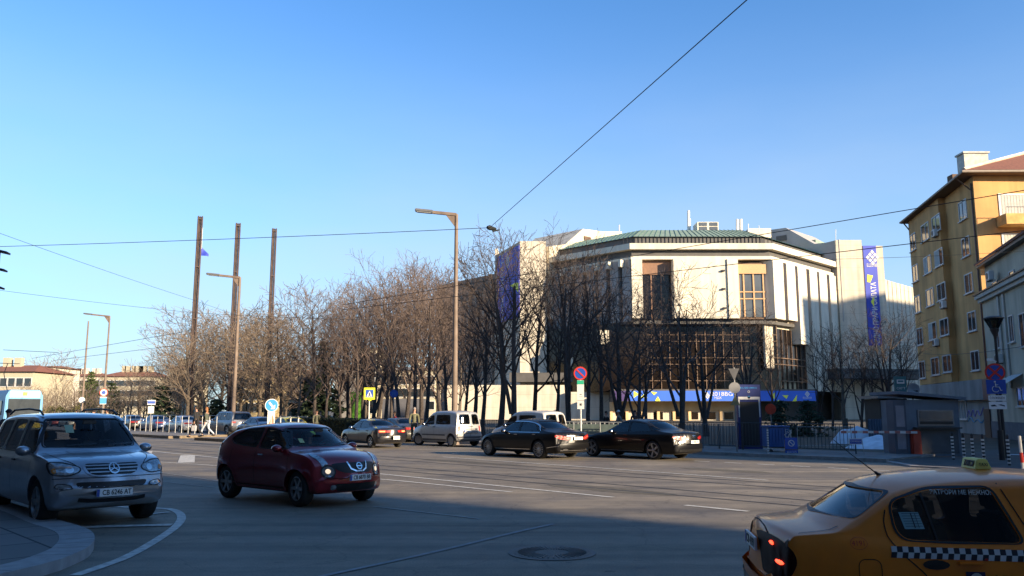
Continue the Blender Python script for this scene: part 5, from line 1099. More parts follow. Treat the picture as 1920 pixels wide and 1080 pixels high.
c=Car(P_SEDAN,'blue_saloon','dark blue saloon between the grey off-roader and the yellow taxi','car',place(487,27.4),R(134),body=paint('navy_paint',(.03,.045,.09),.4,.3),wheelkw=dict(spokes=6)); saldet(c,None)
c=Car(P_SUV,'grey_suv','dark grey off-road car with pale rear end right of the walking couple','car',place(431,28.2),R(136),body=paint('grey_suv_paint',(.11,.115,.125),.5,.35),wheelkw=dict(spokes=5)); c.mirror(.8,1.1,M_black)
for sd in (1,-1): c.patch('tail_light',[(-3,sd*.55,1.02),(-3,sd*.82,1.02),(-3,sd*.82,.90),(-3,sd*.6,.90)],(1,0,0),.01,M_lampred)
c.plate('CB 1904 TX',False,.86,.5,.12,eu=False); suvroot=c
pal=[('silver',(.42,.43,.44),'pale silver saloon with lit white rear directly left of the walking couple'),('navy',(.03,.06,.14),'dark blue saloon queued second left of the walking couple behind the white fence'),('dark',(.03,.028,.026),'near black saloon queued third left of the walking couple behind the white fence'),('bluegrey',(.10,.13,.18),'blue grey saloon queued fourth left of the walking couple behind the white fence'),('brown',(.20,.12,.07),'brown saloon far back in the queue behind the white fence'),('white',(.45,.45,.43),'white saloon second from the far end of the queue behind the white fence'),('wine',(.16,.03,.03),'wine red saloon at the far end of the queue, left of the two thin posts')]
base=None
for i,(nm,col,lb) in enumerate(pal):
    c=Car(P_SEDAN,nm+'_saloon',lb,'car',tuple(rd(-68.2-5.9*i,28.2)),R(134),'saloons queued behind the white tram stop fence',body=paint(nm+'_queue_paint',col,.35,.35),cut=i<3,glass=G_TINT if i<3 else G_DARK,wheelkw=dict(spokes=6))
    saldet(c,'CB %d'%(2210+i*313) if i==0 else None)
for i,(lb,col) in enumerate((('pale silver saloon parked behind the silver off-road car at the left edge',(.5,.51,.52)),('dark saloon parked further back along the near kerb at the left edge',(.03,.03,.035)))):
    c=Car(P_SEDAN,'parked_saloon',lb,'car',tuple(rd(-22.2-5.6*i,4.9)),R(-46),'cars parked along the near kerb',body=paint('parked%d_paint'%i,col,.5,.35),wheelkw=dict(spokes=6)); saldet(c,None)
# ---------------------------------------------------------------- trees
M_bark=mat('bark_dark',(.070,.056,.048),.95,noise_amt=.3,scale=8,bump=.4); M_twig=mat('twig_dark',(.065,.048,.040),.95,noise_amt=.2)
M_bark2=mat('bark_brown_lit',(.12,.095,.07),.95,noise_amt=.3,scale=6,bump=.3); M_twig2=mat('twig_brown_lit',(.17,.13,.095),.95,noise_amt=.25,scale=1)  # paler set: sunlight on the left trees is put into these colours
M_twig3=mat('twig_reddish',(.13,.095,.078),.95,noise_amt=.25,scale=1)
class TreeGen:
    def __init__(s,seed): s.r=random.Random(seed); s.trunk=MB(); s.crown=MB()
    def perp(s,d):
        a=Vector((s.r.gauss(0,1),s.r.gauss(0,1),s.r.gauss(0,1))); return (a-d*a.dot(d)).normalized()
    def grow(s,p,d,L,r,lv,P,into):
        n=P['seg'][lv]; pts=[p.copy()]; rs=[r]; dd=d.copy(); 
        end=r*P['tap'][lv]
        for i in range(n):
            dd=(dd+s.perp(dd)*P['wob'][lv]+Vector((0,0,P['up'][lv]))).normalized(); pts.append(pts[-1]+dd*L/n); rs.append(r+(end-r)*(i+1)/n)
        into.tube(pts,[max(x,P['rmin']) for x in rs],P['sides'][lv],cap=lv==0)
        if lv+1>=len(P['n']): return
        k=P['n'][lv]; a0=s.r.random()*6.28
        for j in range(k):
            f=P['f0'][lv]+(1-P['f0'][lv])*((j+s.r.random()*.8)/k); f=min(f,.985); x=f*n; i=int(x); q=pts[i].lerp(pts[min(i+1,n)],x-i); dl=(pts[min(i+1,n)]-pts[i]).normalized()
            an=R(P['ang'][lv]*(s.r.uniform(.7,1.25))); a=a0+j*2.4; u=dl.orthogonal().normalized(); w_=dl.cross(u); side=u*math.cos(a)+w_*math.sin(a)
            nd=(dl*math.cos(an)+side*math.sin(an)).normalized(); rr=(rs[i])*P['rr'][lv]*s.r.uniform(.75,1.1)
            s.grow(q,nd,L*P['lr'][lv]*s.r.uniform(.7,1.15)*(1.15-.45*f),rr,lv+1,P,s.crown if lv>=0 else into)
    def make(s,P):
        d=Vector((s.r.uniform(-.05,.05),s.r.uniform(-.05,.05),1)).normalized()
        s.grow(Vector((0,0,-.1)),d,P['L'],P['r'],0,P,s.trunk)
        s.trunk.tube([(0,0,-.1),(0,0,.35),(0,0,.8)],[P['r']*1.5,P['r']*1.12,P['r']*.98],8)
        for k in range(P.get('stems',0)):
            a=k*6.28/P['stems']+s.r.random(); d=Vector((math.cos(a)*.32,math.sin(a)*.32,1)).normalized(); s.grow(Vector((math.cos(a)*.15,math.sin(a)*.15,P.get('sz',1.2))),d,P['L']*.85,P['r']*.6,0,P,s.trunk)
        return s.trunk.mesh('trunk',fix=False),s.crown.mesh('crown',fix=False)
TALL=dict(L=11,r=.21,seg=[7,5,4,3,2],tap=[.25,.25,.3,.4,.5],wob=[.06,.12,.18,.25,.3],up=[.03,.10,.08,.05,.02],sides=[8,5,4,3,3],n=[14,7,5,4],f0=[.28,.18,.12,.1],ang=[40,40,42,44],lr=[.50,.54,.5,.5],rr=[.5,.55,.55,.6],rmin=.011)
DENSE=dict(TALL,L=10,n=[17,9,6,4],f0=[.26,.12,.1,.1],lr=[.56,.54,.5,.5],rmin=.013)
SPREAD=dict(TALL,L=7.0,r=.19,rmin=.009,n=[7,6,5,4],f0=[.3,.2,.15,.1],ang=[55,42,42,45],lr=[.72,.5,.5,.5],up=[.02,.07,.04,.03,.0],stems=2)
LIGHT=dict(TALL,L=9,r=.16,n=[17,8,6,4],f0=[.20,.12,.1,.1],ang=[48,42,42,45],lr=[.58,.52,.5,.5],up=[.03,.08,.05,.03,0],rmin=.013)
SMALL=dict(TALL,L=4.2,r=.09,n=[10,6,5],seg=[6,4,3,2],f0=[.3,.15,.1],ang=[50,45,45],lr=[.62,.5,.5],rmin=.010)
FAR=dict(TALL,L=9,r=.2,n=[14,9,8],seg=[6,4,3,2],f0=[.25,.15,.1],ang=[45,42,45],lr=[.55,.5,.5],rmin=.02,sides=[6,4,3,3])
TM={}
for nm,P,seeds in (('tall',TALL,(1,2,3,4)),('dense',DENSE,(61,62,63)),('spread',SPREAD,(11,12,13)),('light',LIGHT,(21,22,23)),('small',SMALL,(31,32)),('far',FAR,(41,42,43))):
    TM[nm]=[TreeGen(q).make(P) for q in seeds]
HT={k:[max(max((v.co.z for v in c.vertices)),1) for t,c in v] for k,v in TM.items()}
_vm={}
def tree(kind,v,p,h,label,group=None,bark=M_bark,twig=M_twig,rz=None,wide=1.0,name='bare_tree'):
    tm,cm=TM[kind][v%len(TM[kind])]; key=(kind,v%len(TM[kind]),bark.name,twig.name)
    if key not in _vm:
        a,c=tm.copy(),cm.copy(); a.materials.append(bark); c.materials.append(twig); _vm[key]=(a,c)
    a,c=_vm[key]; k=h/HT[kind][v%len(TM[kind])]; t=empty(name,label,'tree',(p[0],p[1],p[2] if len(p)>2 else 0),random.random()*6.28 if rz is None else rz,group); t.scale=(k*wide,k*wide,k)
    link('trunk',a,None,t); link('crown',c,None,t); return t
def pxp(px,Y): return ((px-960)/1557*Y,Y,0)
def htop(py,Y): return at(960,py,Y).z
random.seed(77)
near=[
 (888,70,525,'tall',1,1.1,'bare tree just right of the tall lamp post, behind the thin leaning one'),
 (1560,80,600,'tall',0,.8,'thin bare tree below the stepped fins of the hall'), # px, Y, top py, kind, variant, width, label
 (905,60,505,'tall',0,1.0,'bare tree just right of the tall lamp post, thin leaning trunk'),
 (936,55,420,'tall',1,1.1,'tallest bare tree in front of the dark blue tower banner'),
 (962,50,400,'spread',0,.8,'forked bare tree with thick dark trunk just right of the dark blue banner'),
 (1000,64,440,'tall',2,.9,'bare tree in front of the sunlit left tower'),
 (1043,62,455,'tall',3,.8,'slender bare tree at the right edge of the sunlit left tower'),
 (1066,52,408,'spread',1,.72,'tall forked bare tree left of the no parking sign'),
 (1102,56,455,'tall',0,.85,'dark bare tree right behind the no parking sign'),
 (1128,66,470,'tall',1,.85,'bare tree in front of the shaded left wall fins of the hall'),
 (1160,58,500,'spread',2,1.0,'low branching bare tree left of the blue canopy banner'),
 (1211,72,500,'tall',2,.8,'bare tree in front of the left bronze window of the hall'),
 (1277,54,470,'spread',0,.95,'widest bare tree with V shaped trunk before the middle of the blue canopy'),
 (1322,60,540,'spread',1,1.0,'low bare tree in front of the canopy lettering'),
 (1405,66,555,'spread',2,.8,'bare tree behind the blue info pillar'),
 (1450,70,590,'tall',3,.9,'bare tree with leaning trunk behind the round orange disc'),
 (1535,70,600,'spread',0,.6,'thin bare tree right of the end of the blue canopy'),
 (1584,62,600,'small',0,1.2,'small bare tree left of the snow heap with several stems'),
 (1614,66,590,'spread',1,.62,'many stemmed bare tree just behind the snow heap'),
 (1640,76,610,'tall',1,.7,'slim bare tree left of the right tower banner foot'),
 (1668,64,560,'spread',2,.85,'large dark bare tree in front of the low right wing, nearest the kiosk'),
 (1702,72,585,'tall',0,.8,'bare tree close against the left corner of the ochre block'),
 (870,64,540,'tall',2,.9,'bare tree directly behind the tall lamp post'),
 (838,70,500,'tall',3,.9,'bare tree left of the tall lamp post at the edge of the brown wing'),
 (800,66,478,'tall',0,.95,'straight bare tree above the roof of the silver grey van'),
 (775,74,470,'tall',1,.9,'bare tree standing behind the man in the olive jacket'),
 (750,66,470,'tall',2,.85,'thick trunked bare tree right beside the plain blue round sign'),
 (722,76,500,'tall',3,.9,'bare tree between the crosswalk sign and the blue round sign'),
 (700,68,500,'spread',1,.75,'thick dark forked bare tree right behind the crosswalk sign'),
 (668,84,515,'tall',1,.9,'bare tree left of the crosswalk sign before the grey gable'),
 (640,86,560,'tall',2,.8,'thin bare tree behind the clipped hedge'),
 (612,88,560,'tall',3,.9,'bare tree standing right of the dark spruce'),
 (592,90,512,'light',0,.95,'tall round crowned bare tree behind the dark spruce'),
 (556,60,640,'small',1,1.1,'small pale barked bare tree right of the round direction sign')]
near+=[(826,84,490,'dense',0,1,'farther bare tree left of the tall lamp post behind the straight one'),(790,88,480,'dense',1,1,'farther bare tree behind the silver grey van'),(762,92,475,'dense',2,1,'farther bare tree above the man in the olive jacket'),(735,90,485,'dense',0,1,'farther bare tree above the plain blue round sign'),(708,94,492,'dense',1,1,'farther bare tree above the crosswalk sign'),(682,96,500,'dense',2,1,'farther bare tree in front of the tall cream block'),(654,98,520,'dense',0,1,'farther bare tree before the grey gable'),(626,100,545,'dense',1,1,'farther bare tree right of the tallest spruce'),(1196,47,575,'spread',1,1.0,'low wide bare tree with long side branches left of the canopy triangles')]
for px,Y,ty,kd,v,wd,lb in near:
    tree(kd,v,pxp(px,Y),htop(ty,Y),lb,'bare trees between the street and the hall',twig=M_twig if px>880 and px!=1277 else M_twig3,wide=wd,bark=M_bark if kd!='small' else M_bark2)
left=[(352,92,585,'sunlit bare tree left of the left flag mast'),(388,84,575,'sunlit bare tree between the left and middle flag masts, seen between their feet'),(410,96,570,'sunlit bare tree behind the grey off-road car'),(433,90,560,'sunlit bare tree just left of the middle flag mast'),(462,88,572,'sunlit bare tree just right of the middle flag mast'),(486,98,580,'sunlit bare tree just left of the right flag mast'),(530,94,560,'sunlit bare tree just right of the right flag mast'),(320,110,660,'small sunlit bare tree left of the flag masts and the shaded conifers')]
left+=[(370,104,590,'sunlit bare tree behind the foot of the left flag mast, farther one'),(448,104,575,'sunlit bare tree behind the foot of the middle flag mast'),(502,110,590,'sunlit bare tree behind the foot of the right flag mast'),(340,86,640,'low sunlit bare tree left of the walking couple'),(572,100,560,'sunlit bare tree left of the dark spruce')]
left=[(px,Y if px in (352,462,530) else Y+24,ty,lb) for px,Y,ty,lb in left]
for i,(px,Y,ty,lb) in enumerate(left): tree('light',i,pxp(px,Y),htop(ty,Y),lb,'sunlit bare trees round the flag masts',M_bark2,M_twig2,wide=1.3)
farl=[(75,170,660),(105,160,650),(20,190,720),(140,150,705),(175,140,712),(208,150,700),(240,130,690),(262,165,668),(292,150,700),(310,120,705),(-20,150,700),(160,180,690),(225,125,715),(270,118,720),(120,128,722),(90,120,725),(335,130,690),(378,130,650),(450,135,640),(560,130,640),(585,120,650),(655,130,640),(690,135,650),(730,128,640),(765,130,650),(820,125,640),(860,120,630),(510,125,660),(190,118,728),(55,125,715),(30,118,722),(300,112,715)]
rq=random.Random(9)
farl+=[(x+rq.uniform(-5,5),rq.uniform(100,135),rq.uniform(712,738)) for x in range(40,345,13)]+[(x+rq.uniform(-6,6),rq.uniform(110,145),rq.uniform(660,720)) for x in range(330,700,30)]
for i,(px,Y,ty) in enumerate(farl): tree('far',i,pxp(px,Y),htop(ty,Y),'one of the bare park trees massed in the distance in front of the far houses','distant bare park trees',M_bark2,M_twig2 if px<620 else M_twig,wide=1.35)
# evergreens
M_ever=mat('conifer_needles',(.018,.035,.014),.9,noise_amt=.4,scale=2); M_cyp=mat('cypress_green',(.05,.075,.02),.9,noise_amt=.4,scale=2); M_hedge=mat('hedge_leaves',(.012,.02,.01),.9,noise_amt=.4,scale=6)
def leaves(n,fn,size,seed):
    r=random.Random(seed); b=MB()
    for _ in range(n):
        p=Vector(fn(r)); a=Vector((r.gauss(0,1),r.gauss(0,1),r.gauss(0,.6))).normalized()*size*r.uniform(.5,1.3); c=a.orthogonal().normalized()*size*r.uniform(.2,.5); b.add([p-a,p+c,p+a,p-c],[(0,1,2,3)])
    return b
def conifer_mesh(seed,h,w_,drop=.35,tiers=16):
    r=random.Random(seed); b=MB()
    for t in range(tiers):
        z=h*(.12+.86*t/tiers); rad=w_*(1-t/tiers)**.8*r.uniform(.8,1.15)+.15
        for j in range(9):
            a=r.random()*6.28; d=Vector((math.cos(a),math.sin(a),0)); L=rad*r.uniform(.6,1.1)
            for k in range(int(5+L*7)):
                f=r.random()**.7; p=d*L*f+Vector((0,0,z-drop*L*f+r.uniform(-.15,.15)))+Vector((r.uniform(-.2,.2),r.uniform(-.2,.2),0)); s_=r.uniform(.15,.4)*w_*.4; q=Vector((r.gauss(0,1),r.gauss(0,1),-.4)).normalized()*s_; c=q.orthogonal().normalized()*s_*.35; b.add([p-q,p+c,p+q,p-c],[(0,1,2,3)])
    return b
for i,(px,Y,ty,wd,dr,m,lb,nm) in enumerate([(603,95,632,3.2,.35,M_ever,'dark spruce standing left of the clipped hedge, tallest conifer','spruce'),(578,100,700,3.0,.3,M_ever,'low dark conifer left of the tallest spruce','spruce'),(166,135,692,2.4,-.4,M_cyp,'pointed green cypress between the two thin posts on the left','cypress'),(208,120,712,2.2,-.3,M_cyp,'broad green cypress right of the two thin posts on the left','cypress'),(303,95,715,2.6,.3,M_ever,'dark conifer left of the flag masts','spruce'),(1462,60,745,1.6,.3,M_ever,'low dark spruce right of the orange disc','spruce'),(1515,60,745,1.7,.3,M_ever,'low dark spruce at the right end of the blue canopy','spruce'),(405,100,745,2.5,.2,M_ever,'low dark conifer behind the grey off-road car','spruce')]):
    h=htop(ty,Y); t=empty(nm,lb,'tree',pxp(px,Y)); conifer_mesh(50+i,h,wd,dr,max(8,int(h*1.6))).build('crown',m,t,fix=False); b=MB(); b.tube([(0,0,-.1),(0,0,h*.9)],[.18,.03],7); b.build('trunk',M_bark,t)
def hedge(p,q,w_,h,m,label,n,seed,size=.09,name='hedge'):
    p,q=Vector(p),Vector(q); a=(q-p); L=a.length; a.normalize(); nn=Vector((-a.y,a.x,0)); t=empty(name,label,'hedge' if name=='hedge' else 'bush',tuple((p+q)/2))
    def fn(r):
        u=r.uniform(-L/2,L/2); v=r.uniform(-1,1); z=r.random(); k=r.choice((0,1,2)); 
        if k==0: v=math.copysign(r.uniform(.85,1.05),v)
        if k==1: z=r.uniform(.9,1.04)
        return a*u+nn*v*w_/2+Vector((0,0,z*h))
    leaves(n,fn,size,seed).build('foliage',m,t,fix=False); b=MB(); b.box((0,0,h*.47),(L*.99,w_*.9,h*.93),math.atan2(a.y,a.x)); b.build('core',M_hedge,t); return t
hedge((-14.0,58.0,0),(-10.6,55.2,0),1.0,1.25,M_hedge,'dark clipped hedge behind the red crossover and left of the black saloon',4200,5,.08)
hedge((-10.3,54.9,0),(-8.6,53.5,0),1.0,1.2,M_hedge,'short dark clipped hedge under the crosswalk sign',2600,6,.08)
M_yb=mat('yellow_green_bush',(.13,.13,.03),.9,noise_amt=.4,scale=2)
for i,(px,Y) in enumerate(((60,110),(76,112),(95,113),(110,112),(128,115),(143,114))):
    x,y,_=pxp(px,Y); t=empty('garden_bush','yellow green garden bush in the row right of the blue tram','bush',(x,y,0),0,'yellow green bushes right of the tram'); h=random.uniform(1.8,2.6)
    def fn(r,h=h):
        th=r.random()*6.28; c=r.uniform(-1,1); rad=(1-abs(c)**2)**.5; k=r.uniform(.75,1.05); return (math.cos(th)*rad*.9*k,math.sin(th)*rad*.9*k,h*.5+c*h*.5*k)
    leaves(900,fn,.16,90+i).build('foliage',M_yb,t,fix=False)
# ---------------------------------------------------------------- masts, lamps, wires
M_rust=mat('weathered_steel',(.075,.052,.047),.75,metal=.3,noise_amt=.35,scale=1.5,detail=10); M_lpole=mat('lamp_pole_brown',(.18,.135,.105),.7,noise_amt=.25,scale=2)
for i,(px,py,Y,lb) in enumerate(((376,405,100.8,'tallest left steel flag mast with a small blue flag'),(447,418,104.6,'middle steel flag mast without a flag'),(515,428,107.8,'right steel flag mast without a flag'))):
    p=at(px,py,Y); t=empty('flag_mast',lb,'flag mast',(p.x,p.y,0),.4,'steel flag masts')
    for (x,y) in ((-.2,0),(.2,0),(0,.22)):
        b=MB(); b.box((x*1.1,y,p.z/2),(.13,.16,p.z)); b.box((x*1.1,y+.1,p.z/2),(.22,.03,p.z-.1)); b.build('steel_profile',M_rust,t)
    for z in (p.z-.4,p.z*.75,p.z*.5,p.z*.25): b=MB(); b.box((0,.05,z),(.6,.36,.12)); b.build('tie_plate',M_rust,t)
    if i==0:
        b=MB(); n=8; V=[]
        for a in range(n+1):
            for q in range(5):
                f=a/n; V.append((.3+f*.9,.25*math.sin(f*4+q*.5)*.5,p.z-3.9-f*.9-q*.28*(1-f*.75)))
        b.add(V,[(a*5+q,a*5+q+1,(a+1)*5+q+1,(a+1)*5+q) for a in range(n) for q in range(4)]); o=b.build('blue_flag',M_banner,t,fix=False); [setattr(f,'use_smooth',True) for f in o.data.polygons]
        b=MB(); b.tube([(.33,-.05,p.z-1.5),(.34,-.05,p.z-4.2)],.03,5); b.build('halyard',M_white,t)
def lamp(px,py,Y,arm,rz,label,r=.15,m=M_lpole):
    p=at(px,py,Y); h=p.z; t=empty('street_lamp',label,'street lamp',(p.x,p.y,0),rz,'tall single arm street lamps')
    b=MB(); b.tube([(0,0,0),(0,0,h*.25),(0,0,h*.7),(0,0,h)],[r*1.15,r,r*.75,r*.62],12); b.build('pole',m,t,sm=40)
    if arm:
        b=MB(); b.box((-arm/2,0,h-.02+.12*arm/2*.9),(arm,.16,.16),0,0,R(6)); b.extr([(-.05,-.04,h-.1),(-.6,-.04,h-.02),(-.05,-.04,h-.75)],(0,.08,0)); b.build('arm',m,t)
        b=MB(); b.box((-arm-.45,0,h+.05+.105*arm),(1.0,.36,.16),0,0,R(6)); b.build('lamp_head',M_grey,t,bevel=.03)
        b=MB(); b.box((-arm-.45,0,h-.04+.105*arm),(.8,.28,.02),0,0,R(6)); b.build('diffuser',M_frame,t)
    b=MB(); b.lathe([(r*1.9,0),(r*1.9,.05),(r*1.3,.3),(r*1.2,.3)],n=12); b.build('base',m,t); return t
lamp(856,402,44.5,1.35,0,'tall brown street lamp with a single arm rising behind the silver grey van')
lamp(450,520,62,1.6,0,'tall street lamp between the middle and right flag masts')
lamp(206,593,89,1.9,0,'slim street lamp on the far left beyond the parked off-road car',.12)
lamp(166,602,93,0,0,'slim bare pole just left of the far left street lamp',.12)
M_wire=mat('cable_black',(.01,.012,.012),.6)
def wire(pts,r,label,sag=.3,name='overhead_wire'):
    P=[]
    for i in range(len(pts)-1):
        a,c=Vector(pts[i]),Vector(pts[i+1])
        for k in range(17):
            f=k/16
            if k==0 and i: continue
            P.append(a.lerp(c,f)-Vector((0,0,sag*4*f*(1-f))))
    b=MB(); b.tube(P,r*.8,5); return tag(b.build(name,M_wire),label,'wire','overhead tramway wires')
J=gp(918,427,8); e2=gp(1400,0,8)
wire([gp(-60,464,8.0),J],.014,'span wire running level from the left edge to the small clamp above the tall lamp',.05)
wire([J,e2,e2+(e2-J)*.9],.012,'span wire climbing steeply from the small clamp to the top of the picture',.0)
wire([gp(-40,423,8),gp(355,560,8),gp(560,628,8)],.010,'thin wire sloping down to the right behind the flag masts',.05)
wire([gp(-40,539,7),gp(360,586,7),gp(700,600,6.5)],.010,'thin wire sloping gently in the lower left sky',.05)
wire([gp(6,656,5.6),gp(110,661,5.6)],.02,'thick contact wire end above the blue tram',.0)
wire([gp(60,672,5.4),gp(345,622,5.4)],.014,'contact wire rising to the left flag mast, upper of two',.0)
wire([gp(100,676,5.2),gp(345,646,5.2)],.014,'contact wire rising to the left flag mast, lower of two',.0)
wire([gp(1990,345,7.6),gp(1260,468,7.6),gp(640,572,7.4)],.016,'thick wire crossing the ochre block and the hall roof, topmost at the right',.0)
wire([gp(1990,424,6.4),gp(1260,509,6.4),gp(640,581,6.2)],.015,'wire crossing below the balcony of the ochre block, second at the right',.0)
wire([gp(1990,466,7),gp(1560,486,7)],.008,'faint thin wire, third at the right edge',.05)
wire([at(1731,663,74),at(1960,641,44)],.02,'cable strung low along the ochre block and the beige house',.3)
b=MB(); d=(gp(932,430,8)-J); b.tube([J-d*.3,J,J+d*.8],[.05,.09,.05],8); b.tube([J+Vector((0,0,.08)),J+d*.5-Vector((0,0,.1)),J+d*1.3],.03,6); tag(b.build('wire_clamp',M_wire),'small black clamp where two span wires meet above the tall lamp','clamp')
t=empty('traffic_signal','dark traffic signal cut by the left edge of the picture','traffic light',(-9.17,14,0),R(15))
b=MB(); b.tube([(-.1,0,0),(-.1,0,5.0)],.07,8); b.build('pole',M_grey,t); M_ds=mat('signal_housing',(.01,.015,.06),.5)
b=MB(); b.box((.06,0,4.15),(.28,.24,.95)); b.build('housing',M_ds,t,bevel=.02)
for i,z in enumerate((4.45,4.14,3.83)): b=MB(); b.box((.29-.02*i,0,z+.09),(.2,.22,.03),0,0,R(12)); b.box((.22,0,z),(.03,.2,.2)); b.build('visor',M_ds,t)
# ---------------------------------------------------------------- signs
def signroot(name,label,px,Y,z0=0,rz=None,cat='road sign',group=None):
    x,y,_=pxp(px,Y); return empty(name,label,cat,(x,y,z0),(-(math.atan2(x,y)) if rz is None else rz),group)
def post(t,h,r=.03,m=M_grey,x=0): b=MB(); b.tube([(x,.03,0),(x,.03,h)],r,8); b.build('post',m,t,sm=40)
def disc(t,z,r,cols,name='sign_disc',x=0):
    par=None
    for i,(f,m) in enumerate(cols):
        b=MB(); b.lathe([(r*f,-.012-.005*i),(r*f,-.008-.005*(i-1) if i else .008)],(x,0,z),28,'Y'); o=b.build(name if i==0 else 'sign_face',m,par or t)
        par=par or o
    return par
def board(t,x0,x1,z0,z1,m,name='sign_board',y=-.01,par=None,th=.012):
    b=MB(); b.box(((x0+x1)/2,y,(z0+z1)/2),(x1-x0,th,z1-z0)); return b.build(name,m,par or t)
def bar(par,p,q,w_,m,y=-.03,name='symbol'):
    a=Vector((p[0],y,p[1])); c=Vector((q[0],y,q[1])); d=(c-a).normalized(); n=Vector((-d.z,0,d.x))*w_/2; b=MB(); b.extr([a-n,a+n,c+n,c-n],(0,.004,0)); return b.build(name,m,par)
def poly(par,P,m,y=-.03,name='symbol'): b=MB(); b.extr([(x,y,z) for x,z in P],(0,.004,0)); return b.build(name,m,par)
def Z(py,Y): return at(960,py,Y).z
# round direction sign on the stop island end
Y=42; t=signroot('direction_sign','light blue round sign with white diagonal arrow above a red and white bollard',509,Y); post(t,Z(772,Y),.05,M_white)
d=disc(t,Z(760,Y),.33,((1,M_white),(.9,M_lblue)),x=0); z=Z(760,Y); bar(d,(-.13,z+.15),(.06,z-.07),.09,M_white); poly(d,[(.17,z-.19),(.17,z+.04),(-.06,z-.19)],M_white)
b=MB(); b.box((0,.05,Z(790,Y)),(.36,.1,1.0)); o=b.build('bollard_plate',M_white,t); zz=Z(783,Y); poly(o,[(-.14,zz-.4),(0.05,zz+.15),(.14,zz-.1),(.14,zz-.4)],mat('faded_red',(.6,.2,.12),.6),y=-.012)
b=MB(); b.box((0,.08,Z(790,Y)/2-.2),(.3,.2,Z(790,Y)-.3)); b.build('bollard_base',M_white,t)
# crosswalk
Y=44; t=signroot('crosswalk_sign','yellow bordered blue crosswalk sign with white triangle on a thin pole','692' and 692,Y,.1); h=.27; z=Z(738,Y)-.1; post(t,z+.3,.03,M_white); o=board(t,-.29,.29,z-.31,z+.31,M_yellow); q=board(t,-.2,.2,z-.2,z+.2,M_blue,y=-.02,par=o,name='sign_face'); poly(q,[(-.16,z-.16),(.16,z-.16),(0,z+.16)],M_white); bar(q,(0,z+.05),(0,z-.07),.05,M_black,-.036); bar(q,(-.05,z-.14),(0,z-.06),.03,M_black,-.036); bar(q,(.05,z-.14),(0,z-.06),.03,M_black,-.036); board(t,-.03,.1,z-.38,z-.32,M_yellow)
Y=56; t=signroot('cycle_path_sign','plain blue round sign between the trees above the grey saloon',738,Y); z=Z(738,Y); post(t,z,.03); d=disc(t,z,.27,((1,M_blue),)); bar(d,(-.07,z-.1),(-.07,z+.1),.03,M_lblue); bar(d,(.07,z-.1),(.07,z+.1),.03,M_lblue)
Y=41; t=signroot('no_parking_sign','round blue no parking sign with red rim above a tall white information panel',1089,Y); z=Z(700,Y); post(t,z,.035,M_white); d=disc(t,z,.33,((1,M_red),(.80,M_blue))); bar(d,(-.19,z+.19),(.19,z-.19),.07,M_red,-.032); d=disc(t,z,.001,((1,M_white),)) if False else d
z1,z0=Z(713,Y),Z(767,Y); o=board(t,-.17,.17,z0,z1,M_white,name='information_panel'); board(t,-.165,.165,z1-.2,z1-.01,M_green,y=-.02,par=o,name='panel_header'); bar(o,(-.17,z0+.43),(.17,z0+.43),.02,M_grey,-.02)
for a in range(4): bar(o,(-.08*math.cos(a*.785),z0+.22-.08*math.sin(a*.785)),(.08*math.cos(a*.785),z0+.22+.08*math.sin(a*.785)),.02,M_dark,-.02)
bar(o,(-.05,z0+.72),(.05,z0+.72),.03,M_dark,-.02); bar(o,(-.09,z0+.6),(.09,z0+.6),.015,M_grey,-.02)
# sign cluster seen from the back
Y=34.5; t=signroot('sign_post','pole carrying the grey backs of triangular and round signs beside the blue info pillar',1379,Y); zt_=Z(689,Y); post(t,zt_,.035)
b=MB(); z=Z(691,Y); z2=Z(714,Y); b.extr([(-.22,-.01,z),(.22,-.01,z),(0,-.01,z2)],(0,.015,0)); b.build('sign_back',M_grey,t)
z=Z(727,Y); disc(t,z,.23,((1,mat('sign_back_pale',(.30,.30,.30),.6,noise_amt=.1)),),name='sign_back')
b=MB(); z=Z(741,Y); z2=Z(760,Y); b.extr([(0,-.01,z),(.2,-.01,z2),(-.2,-.01,z2)],(0,.015,0)); b.build('sign_back',M_yellow if False else mat('sign_back_yellowish',(.25,.24,.12),.6),t)
# orange round disc
Y=38; t=signroot('orange_disc_sign','round orange red disc on a thin pole below the canopy',1445,Y); z=Z(767,Y); post(t,z,.025); disc(t,z,.24,((1,mat('orange_red',(.55,.05,.015),.6,noise_amt=.15,scale=4)),))
# no stopping sign cluster at right
Y=29.6; x=gp(1880,865); t=empty('no_stopping_sign','no stopping sign above a blue wheelchair sign and two white plates at the right edge','road sign',(x.x,x.y,0),R(-30)); z=Z(697,Y); b=MB(); b.tube([(0,.04,0),(0,.04,z)],[.055,.04],8); b.build('post',M_dark,t); b=MB(); b.tube([(0,.04,0),(0,.04,1.1)],.10,8); b.build('post_sleeve',M_black,t)
d=disc(t,z,.33,((1,M_red),(.80,M_blue))); bar(d,(-.2,z+.2),(.2,z-.2),.07,M_red,-.032); bar(d,(-.2,z-.2),(.2,z+.2),.07,M_red,-.037)
z1,z0=Z(711,Y),Z(738,Y); o=board(t,-.31,.31,z0,z1,M_blue,name='wheelchair_board'); zc2=(z0+z1)/2
pts=[(-.02,-.026,zc2+.13),(-.01,-.026,zc2-.01),(.09,-.026,zc2-.01),(.14,-.026,zc2-.14),(.18,-.026,zc2-.12)]; b=MB(); b.tube(pts,.015,5); b.ball((-.03,-.026,zc2+.18),.032,8,6); b.tube([(-.01,-.026,zc2+.07),(.07,-.026,zc2+.07)],.012,5); b.tube([(-.02+.11*math.cos(a),-.026,zc2-.08+.11*math.sin(a)) for a in [R(110+20*i) for i in range(12)]],.012,5); b.build('wheelchair_symbol',M_white,o)
